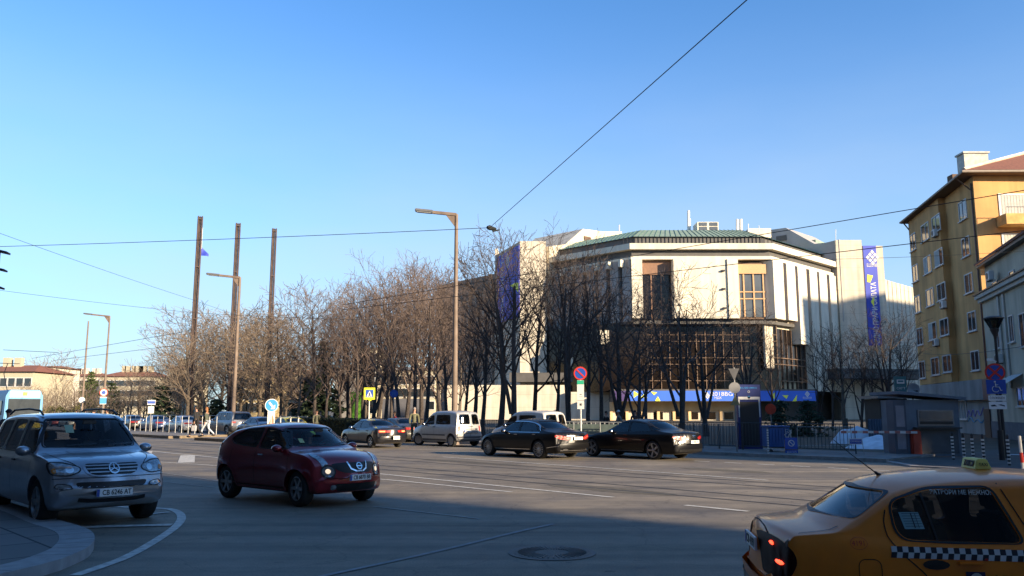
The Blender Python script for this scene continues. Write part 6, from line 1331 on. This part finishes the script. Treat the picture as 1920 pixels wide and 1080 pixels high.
z1,z0=Z(741,Y),Z(751,Y); o=board(t,-.28,.28,z0,z1,M_plate,name='plate_board'); put_text('lettering','СЛУЖЕБЕН',.12,(0,-.02,(z0+z1)/2),(1,0,0),(0,0,1),M_dark,o,width=.46)
z1,z0=Z(753,Y),Z(767,Y); o=board(t,-.28,.28,z0,z1,M_plate,name='plate_board'); zc2=(z0+z1)/2; poly(o,[(-.22,zc2+.01),(-.1,zc2+.03),(-.02,zc2-.03),(-.2,zc2-.04)],M_dark,-.02); poly(o,[(.0,zc2+.02),(.22,zc2-.04),(.22,zc2-.0),(.1,zc2+.04)],M_dark,-.02)
# short globe lamp
Y=31.5; p=at(1858,597,Y); t=empty('park_lamp','park lamp with a flared clear glass shade behind the no stopping sign','street lamp',(p.x+.1,Y,0)); h=p.z
b=MB(); b.tube([(0,0,0),(0,0,h-.75)],[.07,.05],10); b.build('pole',M_black,t,sm=40); b=MB(); b.lathe([(.05,h-.8),(.06,h-.7),(.16,h-.45),(.16,h-.38),(.02,h-.36)],n=14); b.build('collar',M_black,t,sm=40)
b=MB(); b.lathe([(.15,h-.40),(.34,h-.02),(.33,h-.02),(.14,h-.40)],n=20,closed=True); b.build('lamp_shade',glassmat('lamp_glass',.6,(.8,.75,.65),.1),t,sm=40); b=MB(); b.lathe([(.36,h-.02),(.36,h+.02),(.20,h+.08),(.01,h+.10)],n=20); b.build('lamp_cap',M_dark,t)
b=MB(); b.tube([(0,0,Z(678,Y)),(-.25,-.05,Z(678,Y)+.05)],.02,5); b.box((-.3,-.05,Z(678,Y)+.07),(.2,.1,.1)); b.build('camera',M_white,t)
# far left signs
Y=70; t=signroot('parking_sign','no parking disc above blue boards on a pole right of the thin bare pole',192,Y); z=Z(736,Y); post(t,z,.04); disc(t,z,.32,((1,M_red),(.82,M_white),(.5,M_blue))); o=board(t,-.25,.25,Z(758,Y),Z(744,Y),M_white); board(t,-.25,.25,Z(757,Y)+0,Z(746,Y),M_lblue,y=-.025,par=o,name='sign_face',th=.01)
t=signroot('round_sign_back','round pale sign back beside the thin bare pole',152,72); z=Z(750,72); post(t,z,.035); disc(t,z,.25,((1,M_white),),name='sign_back')
Y=66; t=signroot('tram_stop_board','white tram stop board with blue header left of the walking couple',283,Y); post(t,Z(748,Y),.04); o=board(t,-.3,.3,Z(759,Y),Z(750,Y),M_white); board(t,-.28,.28,Z(757,Y),Z(752,Y),M_blue,y=-.025,par=o,name='sign_face',th=.01); board(t,-.22,.22,Z(775,Y),Z(762,Y),M_white,name='timetable')
# ---------------------------------------------------------------- fences
def panel(loc,rz,L,h,label,m,bars,group,name='fence_panel',feet=True,r=.02,top2=False,solid=None):
    t=empty(name,label,'fence',loc,rz,group)
    b=MB(); b.tube([(-L/2,0,0 if feet else .1),(-L/2,0,h),(L/2,0,h),(L/2,0,0 if feet else .1)],r*1.3,6); b.build('frame',m,t)
    b=MB(); b.tube([(-L/2,0,.15),(L/2,0,.15)],r,5); 
    for i in range(1,bars): x=-L/2+L*i/bars; b.tube([(x,0,.15),(x,0,h)],r*.6,4)
    b.build('bars',m,t)
    if solid: b=MB(); b.box((0,.0,.15+(h-.25)/2),(L*.97,.03,h-.25)); b.build('sheet',solid,t)
    return t
for i in range(13): 
    s=-74.2+i*1.0 if i<99 else 0
for k,i in enumerate(range(17)):
    s=-73.5+1.16*i
    if -55<s<-50.6 and k not in (16,): pass
    p=rd(s,25.0,.178)
    if s>-51: continue
    t=empty('stop_railing','white railing hoop in the row along the tram stop island','railing',tuple(p),R(-46),'white railing hoops along the tram stop'); b=MB(); b.tube([(0,0,0),(0,0,1.3)],.022,7); b.build('post',M_white,t); b=MB(); b.tube([(0,0,1.28),(1.16,0,1.28)],.022,6); b.build('rail',M_grey,t); b=MB(); b.tube([(0,0,.75),(1.16,0,.75)],.008,4); b.build('wire',M_grey,t)
for i,s in enumerate((-45.4,-44.2,-43.3)):
    t=empty('stop_railing','white railing hoop at the near island end left of the round direction sign','railing',tuple(rd(s,24.6,.178)),R(-46),'white railing hoops at the near island end'); b=MB(); b.tube([(0,0,0),(0,0,1.3)],.035,7); b.build('post',M_white,t); b=MB(); b.tube([(0,0,1.28),(1.0,0,1.28)],.022,6); b.build('rail',M_grey,t)
M_df=mat('fence_dark',(.03,.035,.04),.5,noise_amt=.2)
for i in range(22): panel(tuple(rd(-68+i*2.5,32.6,.12)),R(-46),2.45,1.15,'dark picket fence panel in the row behind the parked cars',M_df,16,'dark fence panels behind the parked cars')
M_gp=mat('barrier_sheet',(.13,.17,.15),.6,noise_amt=.25,scale=2); M_gf=mat('barrier_frame',(.35,.37,.36),.5,noise_amt=.15)
for i,px in enumerate((1052,1100,1150)): x,y,_=pxp(px,42.2-i*.9); panel((x,y,.12),R(-22),1.35,1.12,('leftmost','middle','rightmost')[i]+' of the grey green sheeted crowd barriers behind the black limousines',M_gf,6,'sheeted crowd barriers',name='crowd_barrier',solid=M_gp)
for i,px in enumerate((1300,1331,1362)):
    x,y,_=pxp(px,38.0-i*.3); panel((x,y,.12),R(-8),.76*1,1.08,('leftmost','middle','rightmost')[i]+' tall crowd fence panel right of the large black saloon',mat('fence_galvanised',(.20,.22,.23),.4,metal=.5),9,'crowd fence panels right of the black saloon',name='crowd_barrier')
x,y,_=pxp(1318,37.0); 
panel((pxp(1545,39)[0],39,.05),0,2.6,1.0,'low thin barrier frame standing right of the blue waste container',M_gf,3,None,name='crowd_barrier',r=.012)
# blue info pillar
Y=37; p=at(1386,840,Y); q=at(1425,721,Y); w_=q.x-p.x; t=empty('info_pillar','tall blue information pillar with white arch and dark screen','information pillar',((p.x+q.x)/2,Y,0)); H_=q.z
M_nb=mat('pillar_blue',(.008,.02,.12),.4,noise_amt=.1); b=MB(); b.box((0,.2,H_/2),(w_,.4,H_)); b.build('body',M_nb,t)
z1=Z(744,Y); b=MB(); 
b.extr([(-w_*.46,-.012,z1-.12),(-w_*.46,-.012,z1),(w_*.46,-.012,z1),(w_*.46,-.012,z1-.12)],(0,.01,0)); b.extr([(-w_*.46,-.012,z1-.9),(-w_*.46,-.012,z1-.125),(-w_*.40,-.012,z1-.125),(-w_*.42,-.012,z1-.9)],(0,.01,0)); b.extr([(w_*.46,-.012,z1-.9),(w_*.46,-.012,z1-.125),(w_*.40,-.012,z1-.125),(w_*.42,-.012,z1-.9)],(0,.01,0)); b.build('white_arch',M_frame,t)
b=MB(); b.box((0,-.006,.5*(z1-.15)+.1),(w_*.8,.01,z1-.5)); b.build('screen',M_black,t); disc(t,z1-.02,.06,((1,M_lblue),),name='badge'); put_text('lettering','EU2018BG',.09,(0,-.01,H_-.15),(1,0,0),(0,0,1),M_lblue,t,width=w_*.7); disc(t,H_-.32,.05,((1,M_frame),(.7,M_nb)),name='emblem')
# blue container, portable sign, boom, barrier post
M_cb=mat('container_blue',(.008,.07,.24),.5,noise_amt=.2,scale=2); p=gp(1443,853); q=gp(1483,853); z=Z(803,34.4)
t=empty('waste_container','blue ribbed container with white scribbles on its right end','container',((p.x+q.x)/2,34.9,.05)); w_=q.x-p.x
b=MB(); b.box((0,0,z/2+.12),(w_,.9,z-.3)); b.build('body',M_cb,t,bevel=.02); b=MB(); [b.box((-w_/2+.08+i*w_/7,-.46,z/2+.15),(.05,.03,z-.45)) for i in range(7)]; b.build('rib',M_cb,t); b=MB(); b.box((0,0,z+.02),(w_+.06,.96,.06)); b.build('lid',M_cb,t)
for x in (-w_/2+.1,w_/2-.1): b=MB(); b.lathe([(.09,-.03),(.09,.03)],(x,-.35,.09),10,'Y'); b.build('castor',M_black,t)
r_=random.Random(4); b=MB(); [b.tube([(w_/2+r_.uniform(-.25,.1),-.48,z-.15+r_.uniform(-.35,.1)) for _ in range(5)],.012,4) for _ in range(4)]; b.build('graffiti',M_frame,t)
t=empty('white_striped_post','white and grey striped thin post left of the blue container','bollard',tuple(gp(1441,856)),0); [MB().tube([(0,0,.1*i),(0,0,.1*i+.06)],.035,7).build('stripe',M_frame,t) for i in range(11)]; b=MB(); b.tube([(0,0,0),(0,0,1.12)],.028,7); b.build('post',M_grey,t)
p=gp(1483,855); t=empty('no_entry_stand','blue standing board with a white no entry ring and a text strip','sign stand',(p.x,p.y-.1,.05)); o=board(t,-.25,.25,.22,.68,M_blue); d=disc(t,.46,.13,((1,M_frame),(.75,M_blue)),name='ring'); d.location=(0,-.012,0); bar(d,(-.08,.54),(.08,.38),.03,M_frame,-.022); o=board(t,-.25,.25,.02,.18,M_blue); put_text('lettering','ВХОД',.1,(0,-.02,.10),(1,0,0),(0,0,1),M_frame,o,width=.38); b=MB(); b.box((0,.06,.3),(.5,.04,.6)); b.build('stand',M_grey,t)
p=gp(1606,858); t=empty('trestle_sign','small white rectangular sign on a thin two legged trestle','sign stand',(p.x,p.y,.05)); o=board(t,-.26,.26,.45,.68,M_frame); board(t,-.23,.23,.48,.65,M_blue,y=-.02,par=o,name='sign_face',th=.004); put_text('lettering','СЛУЖЕБЕН',.09,(0,-.025,.565),(1,0,0),(0,0,1),M_frame,o,width=.4)
for x in (-.28,.28): b=MB(); b.tube([(x*1.05,-.05,0),(x*.9,0,.68)],.012,5); b.build('leg',M_grey,t)
p=gp(1718,857); t=empty('boom_gate','red boom gate cabinet with a long red and white bar reaching left','barrier',(p.x,p.y,.05)); zc3=Z(812,33.4)
b=MB(); b.box((0,0,.5),(.38,.34,1.0)); b.build('cabinet',mat('cabinet_red',(.42,.045,.02),.5,noise_amt=.15),t,bevel=.05); LL=2.9
b=MB(); b.box((-LL/2,-.2,.92),(LL,.05,.09),0,0,R(.5)); a=b.build('boom',M_frame,t); 
for i in range(7): b=MB(); b.box((-.35-i*.42,-.2,.92-0),(.2,.056,.096),0,0,R(.5)); b.build('red_stripe',mat('faded_stripe',(.35,.12,.10),.6),a)
# kiosk
p=gp(1700,857); q=gp(1800,857); t=empty('street_kiosk','grey blue metal kiosk with a serving window and green bus sign on its roof','kiosk',((p.x+q.x)/2+.1,33.95,.05)); w_=q.x-p.x; H_=Z(752,32.9)
b=MB(); b.box((0,0,H_/2),(w_,2.2,H_)); b.build('cabin_wall',mat('kiosk_blue_grey',(.10,.14,.18),.5,noise_amt=.2,scale=2),t); b=MB(); b.extr([(-w_/2-.35,-1.35,H_+.22),(w_/2+.2,-1.35,H_),(w_/2+.2,-1.35,H_+.1),(-w_/2-.35,-1.35,H_+.34)],(0,2.7,0)); b.build('roof',mat('kiosk_roof',(.10,.13,.17),.5,noise_amt=.15),t)
b=MB(); b.box((.1,-1.13,1.47),(w_*.68,.05,.62)); fr=b.build('serving_window_frame',M_grey,t); b=MB(); b.box((.1,-1.16,1.55),(w_*.62,.03,.36)); b.build('pane',mat('kiosk_pane',(.07,.09,.10),.15,spec=.6),fr); b=MB(); b.box((.1,-1.165,1.28),(w_*.62,.03,.11)); b.build('counter_slot',M_black,fr)
b=MB(); b.box((.08,-1.24,1.08),(w_*.86,.3,.05)); b.build('counter',M_dark,t); b=MB(); b.box((.1,-1.115,.55),(w_*.8,.03,.9)); b.build('lower_panel',mat('kiosk_lower',(.05,.065,.08),.5,noise_amt=.3,scale=2),t)
b=MB(); b.box((-w_/2-.25,-.8,H_/2),(.5,.6,H_)); dd=b.build('side_door',mat('kiosk_door_grey',(.05,.07,.10),.5),t)
for z0,z1 in ((.25,1.0),(1.12,1.95)): b=MB(); b.box((-w_/2-.25,-1.11,(z0+z1)/2),(.34,.02,z1-z0)); b.build('door_pane',mat('kiosk_pale_pane',(.16,.19,.24),.2,noise_amt=.1),dd)
b=MB(); b.box((-w_/2-.06,-.9,H_+.62),(.46,.1,.62)); o=b.build('bus_sign',mat('bus_sign_green',(.01,.10,.11),.5),t); put_text('lettering','СКГТ',.12,(-w_/2-.06,-.955,H_+.45),(1,0,0),(0,0,1),M_frame,o,width=.34); b=MB(); b.box((-w_/2-.06,-.955,H_+.72),(.3,.01,.16)); b.build('bus_symbol',M_frame,o); b=MB(); b.box((-w_/2-.06,-.965,H_+.735),(.22,.01,.07)); b.build('bus_window',M_bgreen,o)
t=empty('satellite_dish','pale satellite dish on the kiosk roof beside the green bus sign','dish',(at(1713,728,33.9).x,33.9,Z(730,33.9))); b=MB(); b.lathe([(.0,.10),(.12,.085),(.2,.05),(.26,0),(.24,0),(.18,.04),(.0,.07)],(0,0,0),20,'Y'); b.build('dish',mat('dish_grey',(.24,.24,.24),.6),t,sm=50); b=MB(); b.tube([(0,0,-.05),(0,-.25,-.1)],.012,5); b.box((0,-.27,-.08),(.06,.08,.06)); b.tube([(0,.12,-.05),(0,.12,-.42)],.02,6); b.build('feed_arm',M_dark,t)
# second pavilion behind the kiosk
p=at(1648,735,46); q=at(1700,735,46); t=empty('rear_pavilion','small dark pavilion with warm lit shop window left of the kiosk','kiosk',((p.x+q.x)/2,47,.05)); w_=q.x-p.x; b=MB(); b.box((0,0,1.2),(w_,2,2.4)); b.build('cabin_wall',mat('pavilion_brown',(.035,.028,.02),.7),t); b=MB(); b.box((0,-.1,2.5),(w_+.5,2.6,.14)); b.build('roof',M_grey,t); b=MB(); b.box((-w_*.2,-1.02,1.25),(.25,.03,.5)); b.build('lit_window',mat('lit_window',(1,.62,.25),.5,emit=1.2,noise_amt=.2),t); b=MB(); b.box((w_*.18,-1.02,1.3),(w_*.4,.03,1.2)); b.build('shop_window',M_glass_b,t)
# bollards at right, white-striped
for i,(x,y) in enumerate(((1809,868),(1826,870),(1846,872),(1893,873),(1788,862))):
    p=gp(x,y,.04); t=empty('striped_bollard','short black and white striped bollard on the shaded pavement by the kiosk','bollard',tuple(p),0,'striped bollards right of the kiosk'); [MB().tube([(0,0,.12*j+.06),(0,0,.12*j+.12)],.05,8).build('stripe',M_frame,t) for j in range(7)]; b=MB(); b.tube([(0,0,0),(0,0,.95),(0,0,1.0)],[.042,.042,.02],8); b.build('post',M_black,t)
p=gp(1918,880,.04); t=empty('red_white_post','red and white post leaning at the right edge beside the taxi roof','bollard',tuple(p),0); b=MB(); b.tube([(0,0,0),(-.02,0,1.0)],.045,8); b.build('post',M_frame,t); b=MB(); b.tube([(-.0,0,.2),(-.01,0,.5)],.05,8); b.build('red_band',M_red,t)
# snow heap and wavy blue panels
def heap(cx,cy,rx,ry,h,seed):
    b=MB(); V=[];n,m=28,12
    for i in range(m+1):
        for j in range(n):
            r_=i/m; a=2*math.pi*j/n; x,y=math.cos(a)*rx*r_,math.sin(a)*ry*r_; z=h*(1-r_**2)**.8*(1+.5*noise.noise(Vector((x*1.3+seed,y*1.3,seed))))+.12*noise.noise(Vector((x*4,y*4,seed)))*(1-r_)
            V.append((cx+x,cy+y,z-.02))
    b.add(V,[(i*n+j,i*n+(j+1)%n,(i+1)*n+(j+1)%n,(i+1)*n+j) for i in range(m) for j in range(n)]); o=b.build('snow_heap',M_snow,None); [setattr(f,'use_smooth',True) for f in o.data.polygons]; return o
p=pxp(1608,47); tag(heap(p[0],p[1],1.6,1.2,.95,1),'lumpy bluish snow heap left of the grey blue fence sheets','snow heap'); p=pxp(1655,41); tag(heap(p[0],p[1],1.9,1.4,.50,2),'low wide snow heap beside the kiosk door','snow heap')
x0=pxp(1626,45)[0]; x1=pxp(1668,45)[0]; b=MB(); n=36; V=[]
for i in range(n+1):
    x=x0+(x1-x0)*i/n; y=45+.05*math.sin(i*1.5); V+=[(x,y,.1),(x,y,1.35),(x,y+.03,.1),(x,y+.03,1.35)]
b.add(V,[(i*4,i*4+4,i*4+5,i*4+1) for i in range(n)]+[(i*4+2,i*4+3,i*4+7,i*4+6) for i in range(n)]+[(i*4+1,i*4+5,i*4+7,i*4+3) for i in range(n)]); tag(b.build('corrugated_fence',mat('corrugated_blue',(.10,.14,.19),.5,noise_amt=.15),None),'blue grey corrugated metal fence standing on the snow heap','fence')
# ---------------------------------------------------------------- tram
M_tb=mat('tram_blue',(.05,.27,.55),.4,noise_amt=.08); M_ty=mat('tram_yellow',(.75,.58,.05),.4); 
t=empty('blue_tram','light blue tram with yellow lower stripe facing the camera at the left edge','tram',tuple(rd(-66,15.9)),R(-46)); hw_,H_,L_=1.2,3.25,15
sec=[(-hw_,.5),(-hw_,1.0),(-hw_*.97,2.8),(-hw_*.8,H_),(hw_*.8,H_),(hw_*.97,2.8),(hw_,1.0),(hw_,.5)]
b=MB(); b.extr([(0,y,z) for y,z in sec],(-L_,0,0)); b.build('body',M_tb,t,bevel=.06)
b=MB(); b.box((.01,0,2.95),(.04,1.9,.45)); b.build('destination_board',mat('tram_light',(.30,.55,.65),.4),t); disc_=MB(); disc_.lathe([(.12,0),(.12,.03)],n=12); b=MB(); b.box((.035,0,2.97),(.02,.3,.26)); b.build('route_number',M_ylw,t)
b=MB(); b.box((.015,0,1.95),(.05,2.0,1.35)); b.build('windscreen',mat('tram_glass',(.05,.06,.07),.05,spec=.9),t); b=MB(); b.box((.03,0,.8),(.06,2.2,.4)); b.build('yellow_band',M_ty,t); b=MB(); b.box((.03,0,.45),(.12,2.0,.2)); b.build('bumper',M_dark,t)
for y in (-.8,.8): b=MB(); b.lathe([(.10,0),(.10,.03)],(0,0,0),14); o=b.build('headlight',M_lampclear,t); o.rotation_euler=(0,R(90),0); o.location=(.05,y,1.08)
for i in range(6): b=MB(); b.box((-1.8-i*2.3,0,2.0),(1.9,hw_*2+.03,1.0)); b.build('side_window',M_glass_b,t)
for x in (-2.5,-4.3,-10.8,-12.6):
    for y in (-.55,.55): b=MB(); b.lathe([(.36,-.06),(.36,.06)],(x,y,.36),18,'Y'); b.build('wheel',M_dark,t)
b=MB(); b.tube([(-5,0,H_),(-6.5,0,4.6),(-5.6,0,5.35)],.03,6); b.tube([(-5.6,-.8,5.35),(-5.6,.8,5.35)],.03,6); b.build('pantograph',M_dark,t)
# ---------------------------------------------------------------- people
def skin_mesh(V,E,Rr,sub=1,root=0):
    me=bpy.data.meshes.new('sk'); me.from_pydata([tuple(v) for v in V],E,[]); o=bpy.data.objects.new('sk',me); C.objects.link(o)
    md=o.modifiers.new('s','SKIN'); md.branch_smoothing=.6
    for i,r in enumerate(Rr): me.skin_vertices[0].data[i].radius=(r,r) if not isinstance(r,tuple) else r
    me.skin_vertices[0].data[root].use_root=True
    s2=o.modifiers.new('u','SUBSURF'); s2.levels=sub; s2.render_levels=sub
    dg=bpy.context.evaluated_depsgraph_get(); r=bpy.data.meshes.new_from_object(o.evaluated_get(dg)); bpy.data.objects.remove(o)
    for p in r.polygons: p.use_smooth=True
    r.materials.clear(); return r
M_skin=mat('skin',(.48,.27,.19),.6,noise_amt=.06)
def person(label,loc,rz,top,bottom,hairc=(.03,.02,.015),stride=.3,arm=.25,h=1.75,coat=.0,bag=None,hat=None,sit=False,group=None,shoe=(.02,.02,.02),long=False,lean=.0):
    k=h/1.75; t=empty('person',label,'person',loc,rz,group); t.scale=(k,k,k)
    # facing +x ; y left
    hip=.92; kn=.48; an=.08; s_=stride
    J={}
    if sit:
        hip=.42
        J['hl'],J['hr']=(0,.10,hip),(0,-.10,hip); J['kl'],J['kr']=(.42,.13,hip+.06),(.42,-.13,hip+.06); J['al'],J['ar']=(.62,.13,hip-.30),(.62,-.13,hip-.30)
    else:
        J['hl'],J['hr']=(0,.10,hip),(0,-.10,hip); J['kl'],J['kr']=(s_*.55,.10,kn+.02),(-s_*.15,-.10,kn+.01); J['al'],J['ar']=(s_*.75,.10,an),(-s_*1.0,-.10,an+.06*min(1,s_*3))
    sh=hip+.52; hd=hip+.74; a_=arm; L_=lean
    J['sl'],J['sr']=(L_,.19,sh),(L_,-.19,sh)
    if sit: J['el'],J['er']=(.12,.25,sh-.26),(.12,-.25,sh-.26); J['wl'],J['wr']=(.38,.16,sh-.22),(.38,-.16,sh-.22)
    else: J['el'],J['er']=(-a_*.4+L_,.25,sh-.29),(a_*.3+L_,-.25,sh-.29); J['wl'],J['wr']=(-a_*.35+L_+.04,.25,sh-.55),(a_*.9+L_,-.24,sh-.52)
    V=[(0,0,hip),(L_*.4,0,hip+.2),(L_*.8,0,hip+.40),(L_,0,sh+.03),(L_+.01,0,sh+.11),(L_+.02,0,hd+.0),(L_+.025,0,hd+.10)]; E=[(0,1),(1,2),(2,3),(3,4),(4,5),(5,6)]; Rr=[(.13,.10),(.12,.09),(.145,.10),(.09,.075),.052,(.078,.092),(.072,.085)]
    def add(p,r,par): V.append(p); Rr.append(r); E.append((par,len(V)-1)); return len(V)-1
    for sd,q in ((1,'l'),(-1,'r')):
        a=add(J['s'+q],.058,3); b_=add(J['e'+q],.042,a); w=add(J['w'+q],.028,b_)
        d=(Vector(J['w'+q])-Vector(J['e'+q])).normalized(); P0=Vector(J['w'+q])+d*.05; pm=add(tuple(P0),.032,w)
        for f,(o1,l1) in enumerate(((-.03,.075),(-.01,.085),(.01,.08),(.028,.065))):
            k1=P0+d*.04+Vector((o1,0,0)); i1=add(tuple(k1),.0095,pm); add(tuple(k1+d*l1*.6+Vector((.012,-sd*.015,0))),.008,i1)
        i1=add(tuple(P0+Vector((.035,-sd*.01,.0))),.010,pm); add(tuple(P0+Vector((.055,-sd*.02,-.035))),.009,i1)
        a=add(J['h'+q],.088,0); b_=add(J['k'+q],.058,a); c_=add(J['a'+q],.036,b_); add((J['a'+q][0]+.14,J['a'+q][1],J['a'+q][2]-.045),.032,c_)
    bm=skin_mesh(V,E,Rr); bm.materials.append(M_skin); link('body',bm,None,t)
    # face
    hx=L_+.025; b=MB(); hz=hd+.05
    b.ball((hx+.092,0,hz-.012),(.018,.013,.022),6,4); b.build('nose',M_skin,t); b=MB()
    for y in (-.03,.03): b.ball((hx+.084,y,hz+.02),(.008,.011,.007),6,4)
    b.box((hx+.086,0,hz-.05),(.008,.04,.008)); b.build('face_features',mat('face_dark',(.10,.03,.025),.5),t)
    b=MB(); [b.ball((hx,y,hz),(.018,.008,.03),6,4) for y in (-.083,.083)]; b.build('ears',M_skin,t)
    hm=mat('hair_%d'%(int(hairc[0]*1000)),hairc,.8); b=MB(); b.ball((hx-.012,0,hz+.045),(.098,.085,.085),12,8); b.ball((hx-.045,0,hz-.02 if not long else hz-.10),(.065,.078,.09 if not long else .17),10,7); b.build('hair',hm,t,sm=60)
    if hat: b=MB(); b.ball((hx-.005,0,hz+.06),(.108,.097,.085),12,8); b.lathe([(.112,0),(.112,.03),(.10,.035)],(hx-.005,0,hz+.03),14); b.build('hat',mat('hat_%d'%int(hat[0]*999),hat,.9),t,sm=60)
    # jacket
    V2=V[:4]; E2=[(0,1),(1,2),(2,3)]; R2=[(.16,.125),(.15,.12),(.17,.125),(.105,.09)]
    if coat: V2=[(0,0,hip-coat)]+V2; E2=[(0,1)]+[(a+1,b_+1) for a,b_ in E2]; R2=[(.19,.15)]+R2
    o_=len(V2)-1
    for q in 'lr':
        n=len(V2); e=Vector(J['e'+q]); w=Vector(J['w'+q]); V2+=[J['s'+q],tuple(e),tuple(w-(w-e)*.06)]; E2+=[(o_,n),(n,n+1),(n+1,n+2)]; R2+=[.078,.060,.044]
    jm=skin_mesh(V2,E2,R2,root=1 if coat else 0); tm_=mat('cloth_%02d_%02d_%02d'%tuple(int(x*99) for x in top),top,.9,noise_amt=.2,scale=8); jm.materials.append(tm_); link('jacket',jm,None,t)
    V3=[(0,0,hip)];E3=[];R3=[(.145,.115)]
    for q in 'lr':
        n=len(V3); a=Vector(J['a'+q]); V3+=[J['h'+q],J['k'+q],(a.x,a.y,a.z+.03)]; E3+=[(0,n),(n,n+1),(n+1,n+2)]; R3+=[.10,.070,.056]
    pm=skin_mesh(V3,E3,R3); pm.materials.append(mat('cloth_%02d_%02d_%02d'%tuple(int(x*99) for x in bottom),bottom,.9,noise_amt=.2,scale=8)); link('trousers',pm,None,t)
    b=MB()
    for q in 'lr': a=J['a'+q]; b.ball((a[0]+.06,a[1],a[2]-.035),(.14,.05,.05),10,6)
    b.build('shoes',mat('shoe_leather',shoe,.5),t,sm=60)
    if bag:
        w=J['w'+bag[0]]; b=MB(); b.box((w[0],w[1],w[2]-.36),(.30,.10,.32)); b.build('bag',mat('bag_%d'%int(bag[1][0]*999),bag[1],.7),t,bevel=.02); b=MB(); b.tube([(w[0]-.08,w[1],w[2]-.2),(w[0],w[1],w[2]-.07),(w[0]+.08,w[1],w[2]-.2)],.008,5); b.build('bag_handle',M_black,t)
    return t
p=gp(366,820,.178); person('man in black walking left along the tram stop island beside a woman',tuple(p),R(168),(.02,.02,.022),(.015,.015,.018),hairc=(.02,.015,.01),stride=.42,h=1.84,bag=('l',(.5,.5,.52)))
p=gp(387,819,.178); person('woman in dark green jacket and pale blue jeans walking left on the tram stop island',tuple(p),R(172),(.07,.08,.06),(.42,.46,.52),hairc=(.30,.13,.05),stride=.45,h=1.76,long=True,lean=.06)
person('man in olive jacket standing behind the dark saloons',(*pxp(777,45)[:2],.12),R(-80),(.12,.12,.07),(.10,.09,.06),hairc=(.25,.22,.2),stride=.05,h=1.78)
person('person in a red coat whose head shows above the grey saloon',(*pxp(741,52)[:2],.0),R(200),(.5,.02,.03),(.03,.03,.04),stride=.2,h=1.68,long=True)
person('man in camouflage coloured coat left of two people by the clipped hedge',(*pxp(594,56.5)[:2],.0),R(-60),(.14,.14,.09),(.09,.09,.06),stride=.1,h=1.78,coat=.2)
person('person in long brown coat right behind the camouflage coat by the hedge',(*pxp(601,57.5)[:2],.0),R(-100),(.12,.08,.05),(.04,.03,.03),stride=.1,h=1.7,coat=.35,long=True)
person('person in black padded jacket leaning behind the grey green barriers',(*pxp(1140,50)[:2],.0),R(200),(.02,.02,.022),(.02,.02,.025),stride=.1,h=1.7,lean=.12)
person('person in white hat and grey hood behind the large black saloon',(*pxp(1160,50)[:2],.0),R(190),(.22,.22,.20),(.03,.03,.04),stride=.1,h=1.74,hat=(.75,.75,.72))
person('person in dark brown coat right of the white hatted person',(*pxp(1190,51)[:2],.0),R(-90),(.05,.03,.025),(.02,.02,.02),stride=.1,h=1.75,coat=.25)
person('man in dark cap crossing by the blue tram, head above the parked cars',(*pxp(17,29)[:2],.0),R(-60),(.03,.03,.04),(.02,.02,.03),stride=.2,h=1.76,hat=(.02,.02,.03))
person('person in brown coat crossing behind the parked silver off-road car',(*pxp(146,46)[:2],.0),R(170),(.22,.13,.07),(.05,.04,.04),stride=.3,h=1.78,coat=.25)
person('person in dark jacket crossing with raised hood behind the parked silver off-road car',(*pxp(163,47)[:2],.0),R(175),(.03,.03,.035),(.03,.03,.05),stride=.3,h=1.76,hat=(.04,.04,.05))
person('person in black and pale scarf crossing behind the parked silver off-road car',(*pxp(175,48)[:2],.0),R(-10),(.04,.04,.045),(.02,.02,.03),stride=.3,h=1.74,long=True)
person('person in purple grey coat walking behind the right roof rail of the silver off-road car',(*pxp(202,50)[:2],.0),R(185),(.15,.13,.18),(.04,.04,.05),stride=.3,h=1.82,coat=.3)
a=R(-41); lx,ly=-.10,.33; o=juke.t.location; person('woman with grey blond hair and blue scarf driving the red crossover',(o.x+lx*math.cos(a)-ly*math.sin(a),o.y+lx*math.sin(a)+ly*math.cos(a),.10),a,(.10,.30,.36),(.04,.04,.05),hairc=(.42,.36,.28),sit=True,h=1.66,long=True)
